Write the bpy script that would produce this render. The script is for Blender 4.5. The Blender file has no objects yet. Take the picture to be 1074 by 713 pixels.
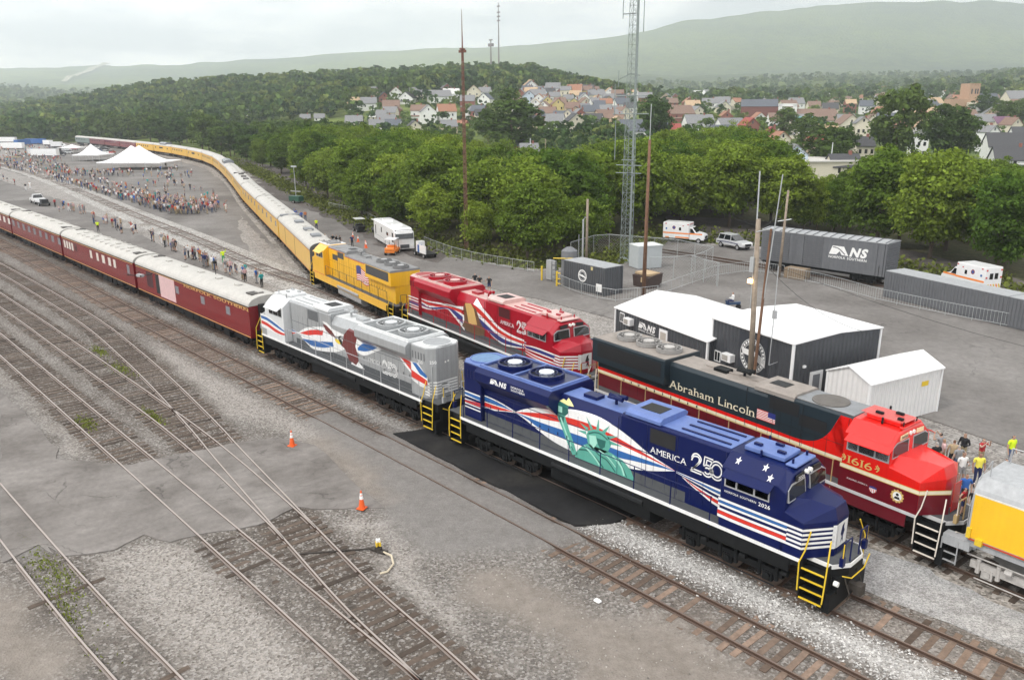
import bpy, bmesh, math, random
from mathutils import Vector, Matrix, noise
from mathutils.geometry import tessellate_polygon
# ------------------------------------------------------------------ camera, world, sun, exposure
SC = bpy.context.scene
COL = SC.collection
cam = bpy.data.objects.new('camera', bpy.data.cameras.new('camera')); COL.objects.link(cam)
SC.camera = cam
cam.data.sensor_width = 36; cam.data.lens = 28.083
cam.data.clip_start = 0.5; cam.data.clip_end = 30000
_p, _r, _a = 0.28390, 0.00569, -0.75089
_d = (-math.sin(_a), -math.cos(_a)); _n = (_d[1], -_d[0])
def _w(v): return Vector((v[0]*_d[0]+v[1]*_d[1], -(v[0]*_n[0]+v[1]*_n[1]), v[2]))
_cp, _sp, _cr, _sr = math.cos(_p), math.sin(_p), math.cos(_r), math.sin(_r)
_R = _w((_cr, -_sr*_sp, -_sr*_cp)); _U = _w((_sr, _cr*_sp, _cr*_cp)); _F = _w((0, _cp, -_sp))
CAM = Vector((32.606, -26.577, 17.788))
m = Matrix(((_R.x, _U.x, -_F.x, CAM.x), (_R.y, _U.y, -_F.y, CAM.y), (_R.z, _U.z, -_F.z, CAM.z), (0, 0, 0, 1)))
cam.matrix_world = m
SUN_EL, SUN_AZ = math.radians(50), math.radians(262)      # direction the light comes from, measured from +X towards +Y
sun_dir = Vector((math.cos(SUN_EL)*math.cos(SUN_AZ), math.cos(SUN_EL)*math.sin(SUN_AZ), math.sin(SUN_EL)))
world = bpy.data.worlds.new('World'); SC.world = world; world.use_nodes = True
wt = world.node_tree; wn = wt.nodes; wl = wt.links
for x in list(wn): wn.remove(x)
wout = wn.new('ShaderNodeOutputWorld'); bg = wn.new('ShaderNodeBackground'); bg.inputs[1].default_value = 0.1
sky = wn.new('ShaderNodeTexSky'); sky.sky_type = 'NISHITA'; sky.sun_disc = False
sky.sun_elevation = SUN_EL; sky.sun_rotation = math.pi/2 - SUN_AZ; sky.air_density = 1.0; sky.dust_density = 2.5
tc = wn.new('ShaderNodeTexCoord'); mp = wn.new('ShaderNodeMapping'); mp.inputs['Scale'].default_value = (1.0, 1.0, 4.5)
nz = wn.new('ShaderNodeTexNoise'); nz.inputs['Scale'].default_value = 4.2; nz.inputs['Detail'].default_value = 7; nz.inputs['Roughness'].default_value = 0.55
cr = wn.new('ShaderNodeValToRGB'); cr.color_ramp.elements[0].position = 0.40; cr.color_ramp.elements[1].position = 0.60
cr.color_ramp.elements[0].color = (7.2, 7.3, 7.6, 1); cr.color_ramp.elements[1].color = (14.5, 14.0, 13.4, 1)
mx = wn.new('ShaderNodeMixRGB'); mx.inputs[0].default_value = 0.93
wl.new(tc.outputs['Generated'], mp.inputs[0]); wl.new(mp.outputs[0], nz.inputs[0]); wl.new(nz.outputs[0], cr.inputs[0])
wl.new(sky.outputs[0], mx.inputs[1]); wl.new(cr.outputs[0], mx.inputs[2]); wl.new(mx.outputs[0], bg.inputs[0]); wl.new(bg.outputs[0], wout.inputs[0])
sl = bpy.data.lights.new('sun', 'SUN'); sl.energy = 1.5; sl.angle = math.radians(10); sl.color = (1.0, 0.96, 0.9)
so = bpy.data.objects.new('sun', sl); COL.objects.link(so)
so.rotation_euler = sun_dir.to_track_quat('Z', 'Y').to_euler(); so.location = (0, 0, 900)
SC.view_settings.view_transform = 'Standard'; SC.view_settings.look = 'None'
SC.view_settings.exposure = 0.62; SC.view_settings.gamma = 1.0; SC.view_settings.use_curve_mapping = False
cy = SC.cycles
cy.use_denoising = True; cy.max_bounces = 5; cy.diffuse_bounces = 3; cy.glossy_bounces = 3; cy.transmission_bounces = 3
cy.volume_bounces = 1; cy.transparent_max_bounces = 6; cy.use_adaptive_sampling = True; cy.adaptive_threshold = 0.02
cy.caustics_reflective = False; cy.caustics_refractive = False
R = random.Random(7)
HAZE = 2.3e-4
# ------------------------------------------------------------------ materials
MATS = {}
def mat(name, col, rough=0.7, metal=0.0, var=0.12, scale=3.0, bump=0.0, bscale=30.0, coat=0.0, island=0.0, objrand=0.0, emit=0.0, spec=0.5, streak=0.0):
    if name in MATS: return MATS[name]
    m = bpy.data.materials.new(name); m.use_nodes = True; t = m.node_tree; N = t.nodes; L = t.links
    b = N['Principled BSDF']; b.inputs['Roughness'].default_value = rough; b.inputs['Metallic'].default_value = metal
    b.inputs['Coat Weight'].default_value = coat; b.inputs['Coat Roughness'].default_value = 0.12; b.inputs['Specular IOR Level'].default_value = spec
    g = N.new('ShaderNodeNewGeometry')
    last = None
    def scaled(prev, fac_socket, amount):
        mr = N.new('ShaderNodeMapRange'); mr.inputs['To Min'].default_value = 1-amount; mr.inputs['To Max'].default_value = 1+amount
        L.new(fac_socket, mr.inputs['Value'])
        v = N.new('ShaderNodeVectorMath'); v.operation = 'SCALE'
        if prev is None: v.inputs[0].default_value = col[:3]
        else: L.new(prev, v.inputs[0])
        L.new(mr.outputs[0], v.inputs['Scale']); return v.outputs[0]
    tx = N.new('ShaderNodeTexCoord')
    if var > 0:
        n1 = N.new('ShaderNodeTexNoise'); n1.inputs['Scale'].default_value = scale; n1.inputs['Detail'].default_value = 6; n1.inputs['Roughness'].default_value = 0.65
        L.new(tx.outputs['Object'], n1.inputs['Vector'])
        last = scaled(last, n1.outputs[0], var*2)
    if streak > 0:
        mpn = N.new('ShaderNodeMapping'); mpn.inputs['Scale'].default_value = (6, 6, 0.25)
        n3 = N.new('ShaderNodeTexNoise'); n3.inputs['Scale'].default_value = 1.3; n3.inputs['Detail'].default_value = 4
        L.new(tx.outputs['Object'], mpn.inputs[0]); L.new(mpn.outputs[0], n3.inputs['Vector']); last = scaled(last, n3.outputs[0], streak*2)
    if island > 0: last = scaled(last, g.outputs['Random Per Island'], island)
    if objrand > 0:
        oi = N.new('ShaderNodeObjectInfo'); last = scaled(last, oi.outputs['Random'], objrand)
    if last is None: b.inputs['Base Color'].default_value = (*col[:3], 1)
    else: L.new(last, b.inputs['Base Color'])
    if bump > 0:
        n2 = N.new('ShaderNodeTexNoise'); n2.inputs['Scale'].default_value = bscale; n2.inputs['Detail'].default_value = 4
        L.new(tx.outputs['Object'], n2.inputs['Vector'])
        bp = N.new('ShaderNodeBump'); bp.inputs['Strength'].default_value = bump; bp.inputs['Distance'].default_value = 0.02
        L.new(n2.outputs[0], bp.inputs['Height']); L.new(bp.outputs[0], b.inputs['Normal'])
    if emit > 0: b.inputs['Emission Color'].default_value = (*col[:3], 1); b.inputs['Emission Strength'].default_value = emit
    m.diffuse_color = (*col[:3], 1)
    MATS[name] = m; return m
def paint(name, col, **k):
    k.setdefault('rough', 0.32); k.setdefault('coat', 0.5); k.setdefault('var', 0.05); k.setdefault('scale', 1.5); k.setdefault('streak', 0.06)
    return mat(name, col, **k)
# ------------------------------------------------------------------ objects
def tag(o, label=None, cat=None, group=None, kind=None):
    if label: o['label'] = label
    if cat: o['category'] = cat
    if group: o['group'] = group
    if kind: o['kind'] = kind
    return o
def empty(name, loc=(0,0,0), rz=0.0, label=None, cat=None, group=None, kind=None, parent=None):
    o = bpy.data.objects.new(name, None); COL.objects.link(o); o.location = loc; o.rotation_euler = (0,0,rz); o.parent = parent
    o.empty_display_size = 0.3
    return tag(o, label, cat, group, kind)
def copy_tree(o, kids, parent=None):
    c = o.copy(); COL.objects.link(c); c.parent = parent
    for ch in kids.get(o.name, ()): copy_tree(ch, kids, c)
    return c
def kids_of(root):
    k = {}
    def rec(o):
        k[o.name] = list(o.children)
        for c in o.children: rec(c)
    rec(root); return k
class MB:
    def __init__(s): s.v = []; s.f = []; s.m = []; s.mi = 0
    def quad(s, *p):
        i = len(s.v); s.v += [tuple(q) for q in p]; s.f.append(tuple(range(i, i+len(p)))); s.m.append(s.mi); return s
    def box(s, x0, x1, y0, y1, z0, z1):
        i = len(s.v); s.v += [(x0,y0,z0),(x1,y0,z0),(x1,y1,z0),(x0,y1,z0),(x0,y0,z1),(x1,y0,z1),(x1,y1,z1),(x0,y1,z1)]
        for q in ((0,3,2,1),(4,5,6,7),(0,1,5,4),(1,2,6,5),(2,3,7,6),(3,0,4,7)): s.f.append(tuple(i+k for k in q)); s.m.append(s.mi)
        return s
    def loft(s, rings, caps=True, closed=True):
        i = len(s.v); n = len(rings[0])
        for r in rings: s.v += [tuple(p) for p in r]
        for a in range(len(rings)-1):
            for k in range(n if closed else n-1):
                k2 = (k+1) % n; s.f.append((i+a*n+k, i+a*n+k2, i+(a+1)*n+k2, i+(a+1)*n+k)); s.m.append(s.mi)
        if caps:
            s.f.append(tuple(i+k for k in reversed(range(n)))); s.m.append(s.mi)
            s.f.append(tuple(i+(len(rings)-1)*n+k for k in range(n))); s.m.append(s.mi)
        return s
    def prof_x(s, prof, x0, x1, prof2=None):       # cross-section (y,z) swept along x
        return s.loft([[(x0,y,z) for y,z in prof], [(x1,y,z) for y,z in (prof2 or prof)]])
    def prof_z(s, poly, z0, z1, poly2=None):
        return s.loft([[(x,y,z0) for x,y in poly], [(x,y,z1) for x,y in (poly2 or poly)]])
    def cyl(s, c, r, h, n=12, axis='z', r2=None):
        r2 = r if r2 is None else r2; A = []; B = []
        for k in range(n):
            a = 2*math.pi*k/n; ca, sa = math.cos(a), math.sin(a)
            if axis == 'z': A.append((c[0]+r*ca, c[1]+r*sa, c[2])); B.append((c[0]+r2*ca, c[1]+r2*sa, c[2]+h))
            elif axis == 'y': A.append((c[0]+r*ca, c[1], c[2]-r*sa)); B.append((c[0]+r2*ca, c[1]+h, c[2]-r2*sa))
            else: A.append((c[0], c[1]+r*ca, c[2]+r*sa)); B.append((c[0]+h, c[1]+r2*ca, c[2]+r2*sa))
        return s.loft([A, B])
    def tube(s, pts, r, n=5):
        pts = [Vector(p) for p in pts]
        rr = r if isinstance(r, (list, tuple)) else [r]*len(pts); rings = []
        for k, p in enumerate(pts):
            t = (pts[min(k+1, len(pts)-1)] - pts[max(k-1, 0)]).normalized()
            up = Vector((0,0,1)) if abs(t.z) < .9 else Vector((1,0,0))
            a = t.cross(up).normalized(); b = t.cross(a)
            rings.append([p + rr[k]*(math.cos(2*math.pi*j/n)*a + math.sin(2*math.pi*j/n)*b) for j in range(n)])
        return s.loft(rings)
    def ring(s, c, ro, ri, h, n=20):
        P = []
        for k in range(n+1):
            a = 2*math.pi*k/n; ca, sa = math.cos(a), math.sin(a)
            P.append([(c[0]+ro*ca, c[1]+ro*sa, c[2]), (c[0]+ro*ca, c[1]+ro*sa, c[2]+h), (c[0]+ri*ca, c[1]+ri*sa, c[2]+h), (c[0]+ri*ca, c[1]+ri*sa, c[2])])
        return s.loft(P, caps=False)
    def build(s, name, mats, parent=None, smooth=False, **k):
        me = bpy.data.meshes.new(name); me.from_pydata(s.v, [], s.f)
        for m_ in (mats if isinstance(mats, (list, tuple)) else [mats]): me.materials.append(m_)
        if any(s.m): me.polygons.foreach_set('material_index', s.m)
        if smooth: me.polygons.foreach_set('use_smooth', [True]*len(me.polygons))
        me.update()
        o = bpy.data.objects.new(name, me); COL.objects.link(o); o.parent = parent
        return tag(o, **k)
def fix(o):                                         # outward normals
    bm = bmesh.new(); bm.from_mesh(o.data); bmesh.ops.recalc_face_normals(bm, faces=bm.faces); bm.to_mesh(o.data); bm.free(); return o
def bev(o, w=0.03, seg=2):
    bm = bmesh.new(); bm.from_mesh(o.data); bmesh.ops.recalc_face_normals(bm, faces=bm.faces)
    es = [e for e in bm.edges if len(e.link_faces) == 2 and e.calc_face_angle(0) > 0.5]
    bmesh.ops.bevel(bm, geom=es, offset=w, segments=seg, affect='EDGES', clamp_overlap=True); bm.to_mesh(o.data); bm.free(); return o
# ------------------------------------------------------------------ flat writing and marks
def catmull(pts, n=6):
    if len(pts) < 3: return list(pts)
    P = [pts[0]] + list(pts) + [pts[-1]]; out = []
    for i in range(1, len(P)-2):
        for k in range(n):
            t = k/n; q = []
            for a in range(2):
                p0, p1, p2, p3 = P[i-1][a], P[i][a], P[i+1][a], P[i+2][a]
                q.append(.5*((2*p1)+(-p0+p2)*t+(2*p0-5*p1+4*p2-p3)*t*t+(-p0+3*p1-3*p2+p3)*t**3))
            out.append(tuple(q))
    out.append(tuple(pts[-1])); return out
class Mark:
    """flat shapes in side-view coordinates (x, z), laid a few mm proud of a painted surface given by surf(x, z)"""
    def __init__(s, surf, xs=(), zs=(), sgn=-1): s.surf = surf; s.xs = xs; s.zs = zs; s.tris = []; s.mi = 0; s.sgn = sgn
    def poly(s, pts):
        t = tessellate_polygon([[Vector((p[0], p[1], 0)) for p in pts]])
        for a, b, c in t: s.tris.append(([pts[a], pts[b], pts[c]], s.mi))
        return s
    def band(s, top, bot, n=6):
        A, B = catmull(top, n), catmull(bot, n); N_ = max(len(A), len(B))
        def at(P, t):
            f = t*(len(P)-1); i = min(int(f), len(P)-2); k = f-i
            return (P[i][0]*(1-k)+P[i+1][0]*k, P[i][1]*(1-k)+P[i+1][1]*k)
        for i in range(N_-1):
            a, b, c, d = at(A, i/(N_-1)), at(A, (i+1)/(N_-1)), at(B, (i+1)/(N_-1)), at(B, i/(N_-1))
            s.tris.append(([a, b, c, d], s.mi))
        return s
    def line(s, pts, w, smooth=True, n=6):
        P = catmull(pts, n) if smooth and len(pts) > 2 else list(pts)
        L_ = []; R_ = []
        for i, p in enumerate(P):
            a = P[max(i-1, 0)]; b = P[min(i+1, len(P)-1)]; dx, dz = b[0]-a[0], b[1]-a[1]; l = math.hypot(dx, dz) or 1
            L_.append((p[0]-dz/l*w/2, p[1]+dx/l*w/2)); R_.append((p[0]+dz/l*w/2, p[1]-dx/l*w/2))
        for i in range(len(P)-1): s.tris.append(([L_[i], L_[i+1], R_[i+1], R_[i]], s.mi))
        return s
    def rect(s, x0, x1, z0, z1): s.tris.append(([(x0, z0), (x1, z0), (x1, z1), (x0, z1)], s.mi)); return s
    def disc(s, x, z, r, n=20, sx=1.0): return s.poly([(x+sx*r*math.cos(2*math.pi*k/n), z+r*math.sin(2*math.pi*k/n)) for k in range(n)])
    def ringm(s, x, z, ro, ri, a0=0, a1=360, n=24, sx=1.0):
        for k in range(n):
            a, b = math.radians(a0+(a1-a0)*k/n), math.radians(a0+(a1-a0)*(k+1)/n)
            s.tris.append(([(x+sx*ro*math.cos(a), z+ro*math.sin(a)), (x+sx*ro*math.cos(b), z+ro*math.sin(b)), (x+sx*ri*math.cos(b), z+ri*math.sin(b)), (x+sx*ri*math.cos(a), z+ri*math.sin(a))], s.mi))
        return s
    def star(s, x, z, r):
        for k in range(5):
            a = math.pi/2+2*math.pi*k/5
            s.tris.append(([(x, z), (x+.4*r*math.cos(a-.628), z+.4*r*math.sin(a-.628)), (x+r*math.cos(a), z+r*math.sin(a)), (x+.4*r*math.cos(a+.628), z+.4*r*math.sin(a+.628))], s.mi))
        return s
    def text(s, txt, x, z, size, width=None, serif=False, dirn=1, slant=0.0, bold=0.0, mid=False):
        T = text_tris(txt, serif, bold); x1 = max((p[0] for t in T for p in t), default=1) or 1
        k = size/0.69; kx = (width/x1) if width else k
        off = -x1*kx/2 if mid else 0
        for t in T: s.tris.append(([(x+dirn*(off+p[0]*kx+slant*p[1]*k), z+p[1]*k) for p in t], s.mi))
        return s
    def build(s, name, mats, parent, eps=0.006, **kw):
        bm = bmesh.new(); lay = bm.faces.layers.int.new('mi')
        for pts, mi in s.tris:
            try: f = bm.faces.new([bm.verts.new((p[0], 0, p[1])) for p in pts]); f[lay] = mi
            except ValueError: pass
        for x in s.xs: bmesh.ops.bisect_plane(bm, geom=bm.verts[:]+bm.edges[:]+bm.faces[:], plane_co=(x,0,0), plane_no=(1,0,0))
        for z in s.zs: bmesh.ops.bisect_plane(bm, geom=bm.verts[:]+bm.edges[:]+bm.faces[:], plane_co=(0,0,z), plane_no=(0,0,1))
        V = []; F = []; M_ = []
        for f in bm.faces:
            if f.calc_area() < 1e-7: continue
            c = f.calc_center_median(); i = len(V)
            for v in f.verts:
                x = v.co.x+(c.x-v.co.x)*2e-3; z = v.co.z+(c.z-v.co.z)*2e-3
                p, nn = s.surf(x, z); q = Vector(p)+Vector(nn)*(eps+0.0006*f[lay]); V.append(q)
            F.append(tuple(range(i, len(V)))); M_.append(f[lay])
        bm.free()
        me = bpy.data.meshes.new(name); me.from_pydata(V, [], F)
        for m_ in (mats if isinstance(mats, (list, tuple)) else [mats]): me.materials.append(m_)
        me.polygons.foreach_set('material_index', M_); me.update()
        o = bpy.data.objects.new(name, me); COL.objects.link(o); o.parent = parent; return tag(o, **kw)
_TC = {}
def text_tris(txt, serif=False, bold=0.0):
    key = (txt, serif, bold)
    if key in _TC: return _TC[key]
    out = []; x = 0.0
    for ch in txt:
        if ch == ' ': x += .32; continue
        cu = bpy.data.curves.new('glyph', 'FONT'); cu.body = ch; cu.resolution_u = 3; cu.offset = bold
        ob = bpy.data.objects.new('glyph', cu); COL.objects.link(ob)
        me = ob.to_mesh(); me.calc_loop_triangles()
        vs = [(v.co.x, v.co.y) for v in me.vertices]
        tr = [[vs[i] for i in t.vertices] for t in me.loop_triangles]
        ob.to_mesh_clear(); bpy.data.objects.remove(ob); bpy.data.curves.remove(cu)
        if not vs: continue
        xa, xb = min(v[0] for v in vs), max(v[0] for v in vs); ya, yb = min(v[1] for v in vs), max(v[1] for v in vs)
        if serif:
            for yy, up in ((0.0, 1), (yb, -1)):
                xs = sorted(v[0] for v in vs if abs(v[1]-yy) < .004 + abs(bold)); cl = []
                for q in xs:
                    if cl and q-cl[-1][1] < .17: cl[-1][1] = q
                    else: cl.append([q, q])
                for a, b in cl:
                    if .04 < b-a < .3:
                        tr.append([(a-.06, yy), (b+.06, yy), (b+.06, yy+up*.045)]); tr.append([(a-.06, yy), (b+.06, yy+up*.045), (a-.06, yy+up*.045)])
        for t in tr: out.append([(p[0]-xa+x, p[1]) for p in t])
        x += (xb-xa)+.10
    _TC[key] = out; return out

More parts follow.
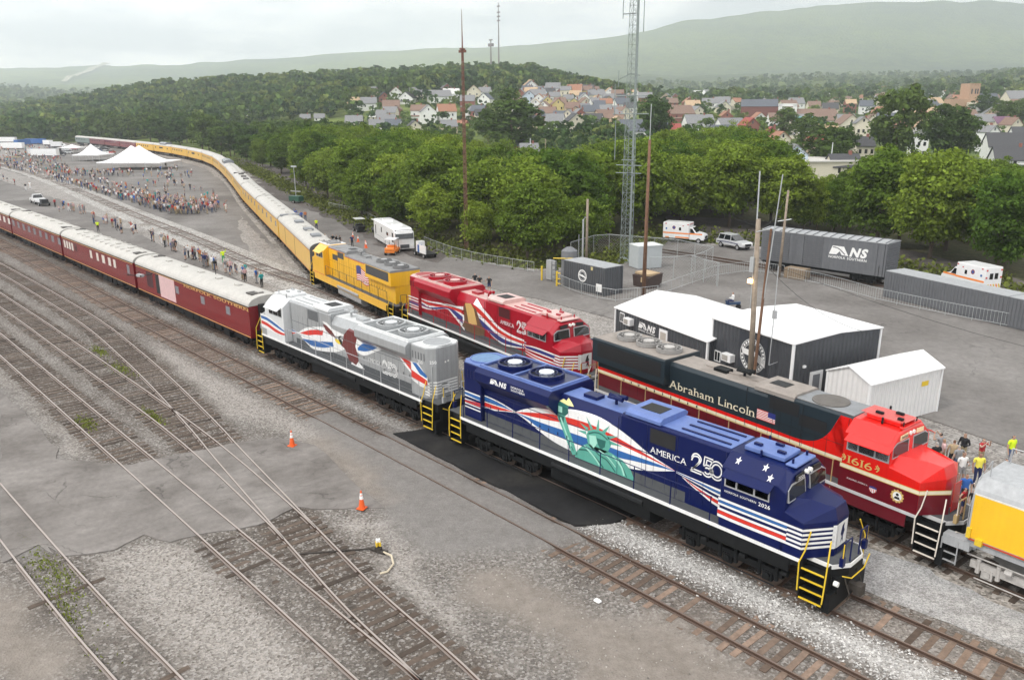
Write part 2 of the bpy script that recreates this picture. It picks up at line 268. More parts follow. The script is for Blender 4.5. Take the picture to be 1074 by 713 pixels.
TREES=[(-2.8,75.7,-0.4,13.2,5.3,0),(5.6,72.2,-0.4,11.6,4.3,0),(-4.0,84.5,-0.4,12.9,5.4,0),(-11.5,81.3,-0.4,13.2,5.7,0),(-40.9,66.1,-0.4,14.3,6.1,0),(4.1,80.6,-0.4,11.4,5.3,0),(-10.2,85.2,-0.4,12.9,5.3,0),(-43.4,47.6,-0.4,12.5,5.1,0),(-64.2,47.6,-0.4,13.7,5.0,0),(-42.0,55.6,-0.4,12.4,5.0,0),(-48.5,55.3,-0.4,12.8,5.5,0),(-34.6,82.0,-0.4,13.6,5.4,0),(-4.0,93.7,-0.4,11.6,4.2,0),(-63.5,213.5,-0.2,24.5,9.2,2),(-37.0,41.1,-0.4,10.0,4.3,0),(-76.2,59.1,-0.4,14.0,5.3,0),(-51.8,47.1,-0.4,11.3,4.9,0),(-49.0,67.1,-0.4,12.3,5.2,0),(-32.5,90.9,-0.4,12.7,5.1,0),(-40.9,90.1,-0.4,13.2,4.9,0),(-67.6,52.1,-0.4,12.4,5.6,0),(-27.5,85.7,-0.4,11.6,5.1,0),(-56.3,61.7,-0.4,11.9,4.8,0),(-89.0,60.2,-0.4,14.0,5.3,0),(-17.3,97.8,-0.4,11.3,5.4,0),(-1.1,100.3,-0.4,10.2,4.3,0),(-53.8,83.5,-0.4,12.3,5.4,0),(-41.2,78.7,-0.4,11.1,4.8,0),(-53.8,70.6,-0.4,11.3,4.7,0),(-70.7,64.5,-0.4,12.0,5.1,0),(-78.9,51.4,-0.4,11.7,4.7,0),(-41.2,96.6,-0.4,11.9,4.7,0),(-48.0,106.9,-0.4,12.9,5.8,0),(-54.5,52.6,-0.4,10.1,4.2,0),(-82.1,55.2,-0.4,11.8,4.9,0),(-96.6,54.4,-0.4,12.6,5.4,0),(-50.3,116.6,-0.4,13.3,5.2,0),(-66.3,106.8,-0.4,13.7,5.1,0),(-51.5,92.1,-0.4,11.9,5.0,0),(-60.6,98.3,-0.4,12.7,5.4,0),(-62.6,89.7,-0.4,12.3,5.5,0),(-87.9,64.5,-0.4,12.3,5.2,0),(-59.1,118.6,-0.4,13.6,5.9,0),(-52.6,101.0,-0.4,12.2,5.4,0),(-63.0,58.5,-0.4,10.3,4.3,0),(-62.0,80.8,-0.4,11.4,4.3,0),(-16.5,113.3,-0.4,10.5,4.5,0),(-4.6,113.4,-0.4,9.7,3.8,0),(-18.6,87.8,-0.4,9.1,2.5,0),(-48.0,76.0,-0.4,10.1,4.4,0),(-91.7,70.2,-0.4,12.2,5.5,0),(-35.6,49.6,-0.4,7.8,3.2,0),(-72.3,111.5,-0.4,13.0,5.1,0),(-102.7,65.4,-0.4,12.2,5.2,0),(-10.5,123.3,-0.4,10.1,4.0,0),(-46.7,86.8,-0.4,10.2,4.5,0),(-56.1,83.1,-0.4,10.5,4.4,0),(-67.6,117.3,-0.4,12.8,5.6,0),(-105.5,75.4,-0.4,12.7,5.5,0),(-54.1,123.5,-0.4,12.2,4.5,0),(-138.1,69.7,-0.4,14.0,5.8,0),(-83.4,47.2,-0.4,9.9,4.0,0),(-115.6,75.3,-0.4,13.0,5.0,0),(-56.9,42.2,-0.4,8.2,3.8,0),(-113.4,70.7,-0.4,12.6,4.9,0),(-89.9,74.5,-0.4,11.5,4.4,0),(-74.5,101.2,-0.4,12.0,5.1,0),(-110.1,61.0,-0.4,11.8,4.3,0),(-77.4,64.0,-0.4,10.2,4.1,0),(-47.3,96.5,-0.4,10.2,3.9,0),(-21.0,88.0,-0.4,8.4,2.4,0),(-60.2,242.6,0.2,18.0,7.8,2),(-121.7,69.3,-0.4,12.6,4.9,0),(-74.6,122.4,-0.4,12.7,5.3,0),(-23.3,95.3,-0.4,8.7,2.5,0),(-56.5,131.2,-0.4,12.1,4.5,0),(-117.7,87.6,-0.4,13.1,4.8,0),(-70.6,46.0,-0.4,8.7,3.8,0),(-91.9,56.0,-0.4,10.2,3.7,0),(-194.3,185.8,1.2,21.4,13.7,2),(-71.4,86.5,-0.4,10.5,4.9,0),(-133.8,71.4,-0.4,12.9,5.8,0),(-59.8,110.1,-0.4,10.9,4.4,0),(-29.2,117.2,-0.4,9.7,4.4,0),(-158.3,226.1,1.5,21.1,8.2,2),(-81.2,130.0,-0.4,12.8,4.7,0),(-73.4,144.9,-0.4,13.1,5.3,0),(-23.2,87.7,-0.4,8.0,2.4,0),(-54.5,111.6,-0.4,10.6,4.9,0),(-86.0,138.9,-0.4,13.3,5.2,0),(-46.5,41.2,-0.4,6.9,2.7,0),(-118.6,93.2,-0.4,12.7,5.7,0),(-75.9,132.7,-0.4,12.4,5.3,0),(-92.0,82.2,-0.4,10.9,5.0,0),(-103.0,61.7,-0.4,10.5,4.5,0),(-165.2,85.6,-0.4,14.5,5.4,0),(-79.2,102.1,-0.4,11.1,4.9,0),(-98.6,79.9,-0.4,11.0,4.3,0),(-82.0,149.6,-0.4,13.3,6.3,0),(-139.4,77.6,-0.4,12.8,5.7,0),(-115.9,60.0,-0.4,10.9,4.8,0),(-159.9,86.6,-0.4,14.1,6.0,0),(-70.3,137.7,-0.4,12.0,5.0,0),(-21.3,89.7,-0.4,7.6,3.1,0),(-129.0,76.9,-0.4,12.0,4.5,0),(-104.4,71.4,-0.4,10.6,4.6,0),(-133.0,87.5,-0.4,12.6,6.1,0),(-78.5,92.7,-0.4,10.2,4.2,0),(-137.6,96.8,-0.4,13.0,5.9,0),(-160.9,100.7,-0.4,14.2,5.3,0),(-105.5,86.0,-0.4,11.0,4.5,0),(-144.6,73.8,-0.4,12.2,5.5,0),(-150.6,86.0,-0.4,12.9,4.8,0),(-71.7,190.0,-0.3,13.7,7.0,2),(-27.6,94.4,-0.4,7.7,2.3,0),(-141.1,92.5,-0.4,12.6,5.3,0),(-125.2,97.7,-0.4,12.1,4.7,0),(-76.3,115.1,-0.4,10.6,4.3,0),(-153.2,92.0,-0.4,13.0,5.1,0),(-28.0,100.0,-0.4,7.8,2.3,0),(-61.9,127.7,-0.4,10.4,4.4,0),(-25.0,87.1,-0.4,7.1,2.4,0),(-90.3,92.9,-0.4,10.1,4.5,0),(-56.1,247.0,0.2,14.7,5.4,2),(-111.0,82.1,-0.4,10.4,4.1,0),(-87.6,130.7,-0.4,11.3,4.9,0),(-94.7,163.9,-0.3,12.9,4.9,0),(-78.3,141.1,-0.4,11.3,4.4,0),(-97.0,152.2,-0.4,12.5,4.8,0),(-68.9,127.0,-0.4,10.2,3.8,0),(-167.5,83.5,-0.4,12.4,5.0,0),(-87.9,145.7,-0.4,11.5,4.3,0),(-154.4,80.4,-0.4,11.7,4.8,0),(-84.5,116.4,-0.4,10.2,4.6,0),(-151.9,102.3,-0.4,12.3,4.5,0),(-74.5,153.6,-0.4,11.1,4.4,0),(-142.7,102.1,-0.4,11.9,5.9,0),(-118.5,80.9,-0.4,10.1,3.9,0),(-85.0,160.0,-0.4,11.7,5.1,0),(-177.1,94.0,-0.4,12.9,5.1,0),(-180.0,86.0,-0.4,12.7,4.6,0),(-130.3,81.0,-0.4,10.5,4.7,0),(-183.2,93.5,-0.4,13.0,4.9,0),(-116.4,100.6,-0.4,10.6,4.5,0),(-124.8,91.0,-0.4,10.5,4.7,0),(-179.9,106.9,-0.3,13.2,4.9,0),(-149.5,88.6,-0.4,11.3,5.2,0),(-91.9,125.7,-0.4,10.2,4.7,0),(-163.3,112.0,-0.3,12.4,5.7,0),(-90.6,157.0,-0.4,11.2,4.8,0),(-96.5,125.7,-0.4,10.3,4.8,0),(-121.2,113.6,-0.4,10.8,4.4,0),(-103.4,193.0,0.1,12.9,4.8,0),(-98.4,171.4,-0.2,11.9,5.4,0),(-158.3,107.5,-0.3,11.9,4.5,0),(-77.8,163.4,-0.4,10.8,4.2,0),(-149.1,108.8,-0.4,11.5,4.9,0),(-128.4,103.1,-0.4,10.5,4.1,0),(-187.7,91.5,-0.4,12.3,4.9,0),(-168.8,95.5,-0.4,11.7,4.5,0),(-154.3,114.1,-0.3,11.8,5.6,0),(-108.2,177.1,-0.0,12.2,4.5,0),(-106.3,168.4,-0.1,11.8,5.7,0),(-69.9,158.5,-0.4,10.1,4.4,0),(-141.5,114.6,-0.4,11.2,5.5,0),(-308.9,114.5,-0.2,17.2,6.2,1),(-101.1,160.5,-0.3,11.2,4.8,0),(-208.0,114.2,-0.3,13.5,6.1,1),(-222.5,101.5,-0.4,13.5,5.4,1),(-98.7,183.3,-0.1,11.7,5.1,0),(-128.8,110.1,-0.4,10.3,4.7,0),(-214.2,106.3,-0.4,13.2,4.9,1),(-147.8,96.3,-0.4,10.5,4.5,0),(-187.9,111.9,-0.3,12.4,5.7,0),(-88.0,166.1,-0.4,10.6,4.3,0),(-215.7,114.6,-0.3,13.4,5.2,1),(-79.0,212.3,0.0,11.8,4.7,2),(-178.6,124.3,-0.2,12.4,5.9,0),(-187.9,104.2,-0.3,12.0,5.1,0),(-139.8,68.3,-0.4,9.1,3.7,0),(-162.3,96.5,-0.4,10.7,4.8,0),(-169.8,107.9,-0.3,11.3,4.9,0),(-93.1,189.9,-0.1,11.2,4.7,0),(-114.1,259.1,1.1,14.1,6.5,2),(-181.5,83.8,-0.4,10.8,4.8,0),(-173.2,102.6,-0.3,11.1,4.2,0),(-200.4,102.8,-0.4,12.0,5.4,0),(-244.8,129.0,-0.2,14.2,6.3,1),(-255.3,114.0,-0.3,14.0,6.0,1),(-172.3,94.9,-0.4,10.6,4.8,0),(-191.7,107.6,-0.3,11.6,4.7,0),(-221.8,112.0,-0.3,12.7,4.8,1),(-103.1,181.2,-0.0,10.8,4.3,0),(-180.0,118.0,-0.2,11.3,4.8,0),(-190.2,122.2,-0.2,11.7,5.6,1),(-178.9,135.0,-0.2,11.7,4.4,1),(-209.1,117.1,-0.3,12.1,4.7,1),(-225.8,132.7,-0.1,13.1,6.2,1),(-96.3,194.7,0.0,10.7,4.7,0),(-209.7,94.8,-0.4,11.3,4.7,0),(-200.6,125.6,-0.2,11.9,5.8,1),(-177.0,129.7,-0.2,11.2,5.1,0),(-188.6,101.9,-0.3,10.7,4.1,0),(-251.8,109.6,-0.4,12.9,5.2,1),(-199.0,121.7,-0.2,11.6,4.4,1),(-173.8,111.2,-0.3,10.5,3.8,0),(-163.0,124.7,-0.3,10.5,4.2,0),(-108.6,187.3,0.1,10.6,4.7,0),(-115.1,184.0,0.2,10.7,4.9,0),(-190.4,134.1,-0.1,11.5,5.3,1),(-142.0,293.6,2.5,14.6,5.8,2),(-234.3,209.1,2.8,15.0,6.8,2),(-155.7,126.6,-0.3,10.2,4.6,0),(-260.3,122.7,-0.3,13.3,5.1,1),(-108.5,209.3,0.4,11.1,4.7,1),(-238.6,138.7,0.1,12.9,6.2,1),(-120.0,192.0,0.3,10.8,4.9,1),(-260.5,143.6,0.3,13.6,5.7,1),(-416.5,131.5,-0.2,17.9,7.3,1),(-201.9,134.1,-0.1,11.5,4.5,1),(-234.7,121.3,-0.3,12.1,5.3,1),(-108.7,198.8,0.2,10.5,4.1,0),(-214.5,122.0,-0.2,11.5,4.8,1),(-326.7,128.2,-0.1,15.0,6.7,1),(-129.7,207.5,0.6,11.3,4.5,1),(-272.5,106.5,-0.3,12.7,5.8,1),(-386.4,125.0,-0.2,16.5,7.5,1),(-214.2,127.5,-0.2,11.5,4.3,1),(-282.7,116.3,-0.2,13.2,5.0,1),(-233.6,129.3,-0.2,12.1,4.4,1),(-272.4,110.0,-0.3,12.7,5.2,1),(-216.8,104.1,-0.4,10.9,4.5,1),(-313.4,122.6,-0.1,14.2,5.5,1),(-283.1,119.7,-0.2,13.2,4.9,1),(-92.7,404.2,4.6,15.3,7.4,2),(-250.9,127.3,-0.2,12.3,5.5,1),(-114.1,207.0,0.4,10.5,5.0,1),(-219.6,136.4,-0.1,11.6,5.5,1),(-434.3,142.8,0.2,17.9,7.9,1),(-356.0,123.4,-0.2,15.1,6.6,1),(-248.2,116.4,-0.4,11.7,5.1,1),(-181.0,143.1,-0.1,10.5,4.2,1),(-216.5,125.0,-0.2,11.0,4.4,1),(-312.1,118.6,-0.2,13.5,5.2,1),(-170.8,137.9,-0.2,10.0,4.7,1),(-253.3,145.5,0.3,12.5,5.3,1),(-195.2,139.5,-0.1,10.7,4.3,1),(-383.8,129.5,-0.2,15.7,6.4,1),(-436.4,127.3,-0.3,17.1,6.2,1),(-358.9,134.7,-0.0,15.1,5.9,1),(-211.1,132.4,-0.1,10.9,3.9,1),(-188.8,141.7,-0.1,10.5,4.1,1),(-409.5,148.0,0.0,16.7,6.9,1),(-434.8,148.9,0.5,17.4,6.5,1),(-212.9,111.0,-0.3,10.3,4.4,1),(-468.5,129.6,0.2,17.8,7.1,1),(-191.0,147.3,-0.1,10.6,4.2,1),(-255.8,125.8,-0.2,11.8,4.6,1),(-225.7,112.9,-0.4,10.6,4.0,1),(-402.0,136.8,-0.1,16.0,6.5,1),(-125.4,220.6,0.7,10.6,4.7,1),(-201.0,145.7,-0.1,10.7,4.8,1),(-208.1,91.2,-0.4,9.5,3.5,0),(-124.0,209.0,0.6,10.2,4.1,1),(-279.9,136.1,-0.0,12.5,4.6,1),(-288.0,149.7,0.4,13.0,5.3,1),(-379.4,145.1,0.1,15.3,7.0,1),(-299.5,127.9,-0.1,12.7,4.7,1),(-240.7,103.1,-0.4,10.5,4.6,1),(-230.8,140.5,0.1,11.1,4.7,1),(-300.3,155.4,0.5,13.3,5.5,1),(-231.9,97.5,-0.4,10.0,3.8,1),(-247.7,138.5,0.1,11.4,4.1,1),(-315.8,152.4,0.3,13.5,6.3,1),(-363.6,138.8,0.0,14.4,6.0,1),(-449.6,124.9,-0.2,16.2,5.9,1),(-489.8,127.8,0.2,17.3,6.9,1),(-304.5,141.3,0.1,12.8,5.5,1),(-269.1,142.2,0.2,11.9,5.0,1),(-219.2,141.9,-0.0,10.6,4.6,1),(-308.3,146.9,0.2,13.0,4.7,1),(-272.3,149.2,0.5,12.1,5.4,1),(-401.7,142.2,-0.1,15.2,6.7,1),(-232.7,123.0,-0.3,10.4,4.4,1),(-289.4,129.1,-0.1,12.0,5.4,1),(-127.2,486.6,8.1,16.4,7.8,2),(-101.7,463.9,6.8,15.2,7.2,2),(-470.7,149.5,1.4,17.0,7.7,1),(-346.6,140.0,0.1,13.5,5.6,1),(-541.9,125.2,0.5,17.8,7.5,1),(-253.6,136.5,0.1,10.8,4.2,1),(-319.7,135.5,0.0,12.4,4.6,1)]
HOUSES=[(-71.4,171.2,-0.4,6.0,8.3,'sky','gray',1,-0.04),(-60.2,177.1,-0.4,7.4,5.9,'cream','dark',0,0.04),(-168.0,297.1,3.4,11.4,8.8,'white','gray',0,0.23),(-205.2,325.8,5.4,13.8,7.9,'white','gray',0,0.04),(-182.0,248.8,3.0,19.7,9.1,'white','slate',0,-0.23),(-175.5,257.8,2.9,12.4,7.4,'brick','red',0,0.01),(-152.1,284.9,2.6,6.6,10.0,'brick','red',1,0.29),(-134.0,268.9,1.8,5.4,7.7,'brick','red',1,-0.17),(-115.9,245.1,0.9,5.6,7.7,'cream','orange',1,0.12),(-136.1,266.7,1.8,4.6,5.4,'cream','gray',1,0.32),(-191.4,412.3,6.7,14.4,8.8,'cream','brown',0,0.26),(-191.1,431.9,7.4,12.5,8.0,'white','brown',0,0.08),(-164.4,355.2,4.5,8.7,7.7,'white','teal',0,-0.14),(-139.7,325.3,3.2,10.5,6.1,'cream','tan',0,-0.25),(-142.9,357.3,4.0,10.2,9.3,'cream','brown',1,0.03),(-108.5,292.5,1.7,5.4,11.5,'cream','gray',1,-0.16),(-106.4,253.5,0.9,7.0,6.3,'tan','red',0,-0.0),(-77.9,226.6,0.2,5.4,7.9,'cream','dark',0,-0.06),(-76.1,264.3,0.6,5.3,8.6,'white','gray',1,-0.27),(-131.6,484.6,8.1,9.0,9.0,'white','gray',1,-0.35),(-171.0,607.7,14.2,9.7,9.7,'white','slate',0,-0.09),(-116.4,430.7,5.9,12.1,9.0,'brick','brown',0,0.03),(-95.0,388.4,4.2,8.1,9.0,'cream','gray',0,-0.32),(-65.7,304.0,1.0,5.0,9.2,'white','gray',1,0.29),(-88.1,391.4,4.1,7.1,8.0,'cream','purple',0,0.03),(-82.3,388.9,3.9,7.0,7.9,'cream','brown',1,0.34),(-51.2,270.4,0.4,10.7,8.2,'white','dark',0,-0.26),(-37.7,230.3,-0.3,9.2,6.5,'white','dark',0,-0.28),(-63.0,331.9,1.6,8.3,7.5,'white','dark',0,-0.23),(-79.0,347.1,2.5,6.4,5.6,'brick','dark',0,0.3),(-142.9,604.4,14.1,13.3,12.0,'cream','gray',0,-0.03),(-82.2,343.7,2.5,5.6,5.6,'cream','gray',1,0.29),(-346.2,262.9,8.8,9.1,10.2,'white','gray',1,0.21),(-358.4,263.9,9.8,8.1,9.2,'white','brown',0,-0.07),(-368.3,250.5,8.8,8.1,9.2,'cream','gray',0,-0.18),(-369.7,246.1,8.3,5.7,8.0,'brick','gray',0,-0.0),(-374.8,260.6,10.6,4.7,8.2,'brick','brown',1,-0.11),(-343.2,274.5,10.1,10.3,9.2,'white','orange',0,0.28),(-405.9,319.4,20.6,14.6,8.0,'white','gray',0,0.3),(-412.9,335.0,23.1,10.9,6.8,'white','white',0,0.29),(-399.6,342.6,22.4,9.5,9.5,'cream','orange',1,0.02),(-395.2,347.3,22.4,8.1,8.1,'white','gray',0,-0.27),(-359.9,303.1,14.8,8.6,9.8,'brick','gray',0,-0.06),(-331.9,286.6,10.6,8.0,8.0,'brick','slate',0,-0.33),(-194.1,186.0,1.2,8.9,5.2,'brick','slate',0,-0.17),(-173.4,174.9,0.7,6.2,4.1,'brick','gray',0,0.14),(-336.0,287.9,11.1,6.9,6.9,'white','gray',1,0.33),(-384.6,253.0,10.3,9.5,4.7,'cream','white',0,-0.33),(-332.5,242.5,5.1,6.5,5.4,'white','slate',1,-0.24),(-317.2,258.8,6.1,9.7,3.8,'brick','orange',0,-0.34),(-579.9,225.8,12.5,14.8,5.9,'white','gray',0,-0.15),(-646.2,230.2,15.8,12.8,6.4,'white','gray',0,0.16),(-526.2,240.8,12.4,14.1,6.3,'white','gray',0,-0.18),(-541.2,221.3,10.6,8.4,6.3,'white','white',0,-0.0),(-804.0,245.5,20.8,13.3,4.8,'brick','tan',0,-0.0),(-836.1,359.7,39.4,10.7,5.4,'brick','orange',0,0.06),(-755.8,359.4,35.9,10.0,6.0,'brick','gray',0,0.25),(-770.1,373.9,38.2,8.2,4.1,'white','gray',0,0.09),(-424.1,237.3,9.6,6.1,3.7,'white','gray',0,0.15),(-435.7,233.9,9.4,6.2,4.3,'brick','gray',0,0.14),(-603.9,912.4,26.2,15.8,10.6,'white','white',0,0.27),(-620.9,960.2,27.8,19.2,11.0,'white','gray',0,-0.33),(-529.3,874.0,23.2,17.1,9.8,'white','gray',0,0.09),(-392.5,663.3,18.4,20.5,7.5,'brick','brown',0,0.23),(-316.9,454.7,17.2,8.4,5.6,'brick','brown',0,0.08),(-310.5,465.0,16.6,7.0,6.3,'brick','orange',1,0.03),(-248.1,370.8,8.8,14.8,9.1,'brick','brown',0,0.25),(-221.5,374.7,7.0,7.7,7.7,'brick','orange',1,0.02),(-274.4,496.9,13.1,8.3,5.6,'white','white',0,-0.2),(-684.0,1332.1,35.8,13.9,8.7,'white','white',0,-0.2),(-491.3,1085.7,30.5,16.4,8.2,'white','gray',0,0.03),(-756.3,1583.4,47.4,16.0,8.0,'white','gray',0,0.06),(-448.9,833.7,20.3,9.0,5.6,'white','gray',0,-0.25),(-394.0,389.4,25.5,8.0,6.5,'sky','slate',0,0.29),(-391.7,398.9,25.7,7.3,5.9,'white','gray',0,0.09),(-384.0,400.1,24.8,7.4,5.5,'yellow','dark',0,-0.11),(-382.0,409.3,24.8,5.9,5.6,'brick','gray',1,-0.22),(-393.8,432.4,25.6,6.5,6.3,'cream','dark',0,0.07),(-410.6,463.3,26.3,7.0,8.5,'cream','gray',1,0.27),(-429.5,498.4,26.6,6.7,7.8,'cream','brown',0,-0.21),(-510.3,607.8,28.7,11.2,10.2,'white','slate',0,0.19),(-379.9,367.1,22.5,7.8,6.8,'brick','gray',1,-0.21),(-376.9,373.6,22.7,8.5,7.6,'cream','tan',0,-0.28),(-377.6,386.3,23.5,7.3,7.1,'sky','slate',1,0.27),(-359.4,379.1,20.9,7.9,6.7,'yellow','brown',1,-0.26),(-370.0,401.3,23.0,6.9,8.3,'cream','gray',0,-0.29),(-354.1,394.7,20.8,7.6,7.2,'white','tan',0,-0.08),(-369.2,423.0,23.5,8.0,8.2,'yellow','brown',0,-0.05),(-356.5,419.2,21.9,6.8,7.4,'tan','dark',0,0.31),(-356.2,433.5,22.2,7.9,8.2,'white','tan',1,0.03),(-359.6,356.0,19.7,6.8,8.0,'sky','slate',1,0.14),(-348.6,358.3,18.7,7.3,6.3,'white','orange',1,-0.21),(-345.0,365.3,18.6,6.9,8.1,'white','gray',0,0.09),(-335.6,369.1,17.7,6.5,7.2,'cream','gray',0,0.21),(-344.0,392.3,19.6,6.5,7.0,'white','slate',0,-0.28),(-340.6,399.2,19.4,8.0,8.8,'cream','gray',0,0.05),(-325.3,396.1,17.6,8.1,7.9,'white','gray',0,-0.1),(-334.0,419.5,19.2,7.5,6.5,'cream','dark',0,0.22),(-325.3,328.2,14.4,6.0,7.5,'white','tan',1,-0.1),(-326.1,339.3,15.2,8.2,8.5,'yellow','gray',1,0.14),(-322.1,346.6,15.1,6.9,7.8,'cream','brown',0,0.09),(-313.7,349.6,14.4,8.1,8.1,'yellow','dark',1,-0.11),(-315.4,362.8,15.2,7.3,7.7,'cream','brown',1,0.35),(-306.8,362.9,14.4,6.2,8.3,'white','gray',0,0.23),(-315.4,384.4,16.1,7.8,7.9,'tan','dark',1,0.21),(-309.1,391.2,15.7,7.9,7.0,'yellow','slate',0,-0.01),(-313.9,323.0,12.9,6.5,7.8,'white','brown',1,-0.33),(-310.5,332.4,13.1,7.4,9.0,'yellow','brown',1,0.18),(-297.9,331.6,11.9,8.3,8.1,'tan','brown',0,0.08),(-295.5,339.8,12.1,7.9,7.2,'tan','gray',0,0.28),(-292.3,349.0,12.3,6.6,8.6,'cream','slate',0,-0.01),(-279.8,348.1,11.2,6.3,6.7,'sky','gray',0,-0.22),(-286.6,369.7,12.6,7.6,7.1,'white','dark',0,-0.27),(-292.3,304.3,9.5,8.7,8.0,'white','brown',0,-0.23),(-280.8,303.1,8.5,8.6,6.8,'white','slate',0,-0.24),(-278.9,313.2,9.0,9.1,8.7,'tan','dark',1,-0.15),(-276.3,324.1,9.5,8.8,8.8,'cream','slate',0,0.12),(-261.0,321.7,8.2,9.2,7.8,'tan','gray',0,0.06),(-255.6,271.7,6.3,8.8,7.7,'white','gray',0,-0.26),(-255.3,286.8,6.8,9.8,6.5,'tan','tan',1,0.13),(-240.6,283.0,6.2,9.3,7.9,'white','dark',0,-0.3)]
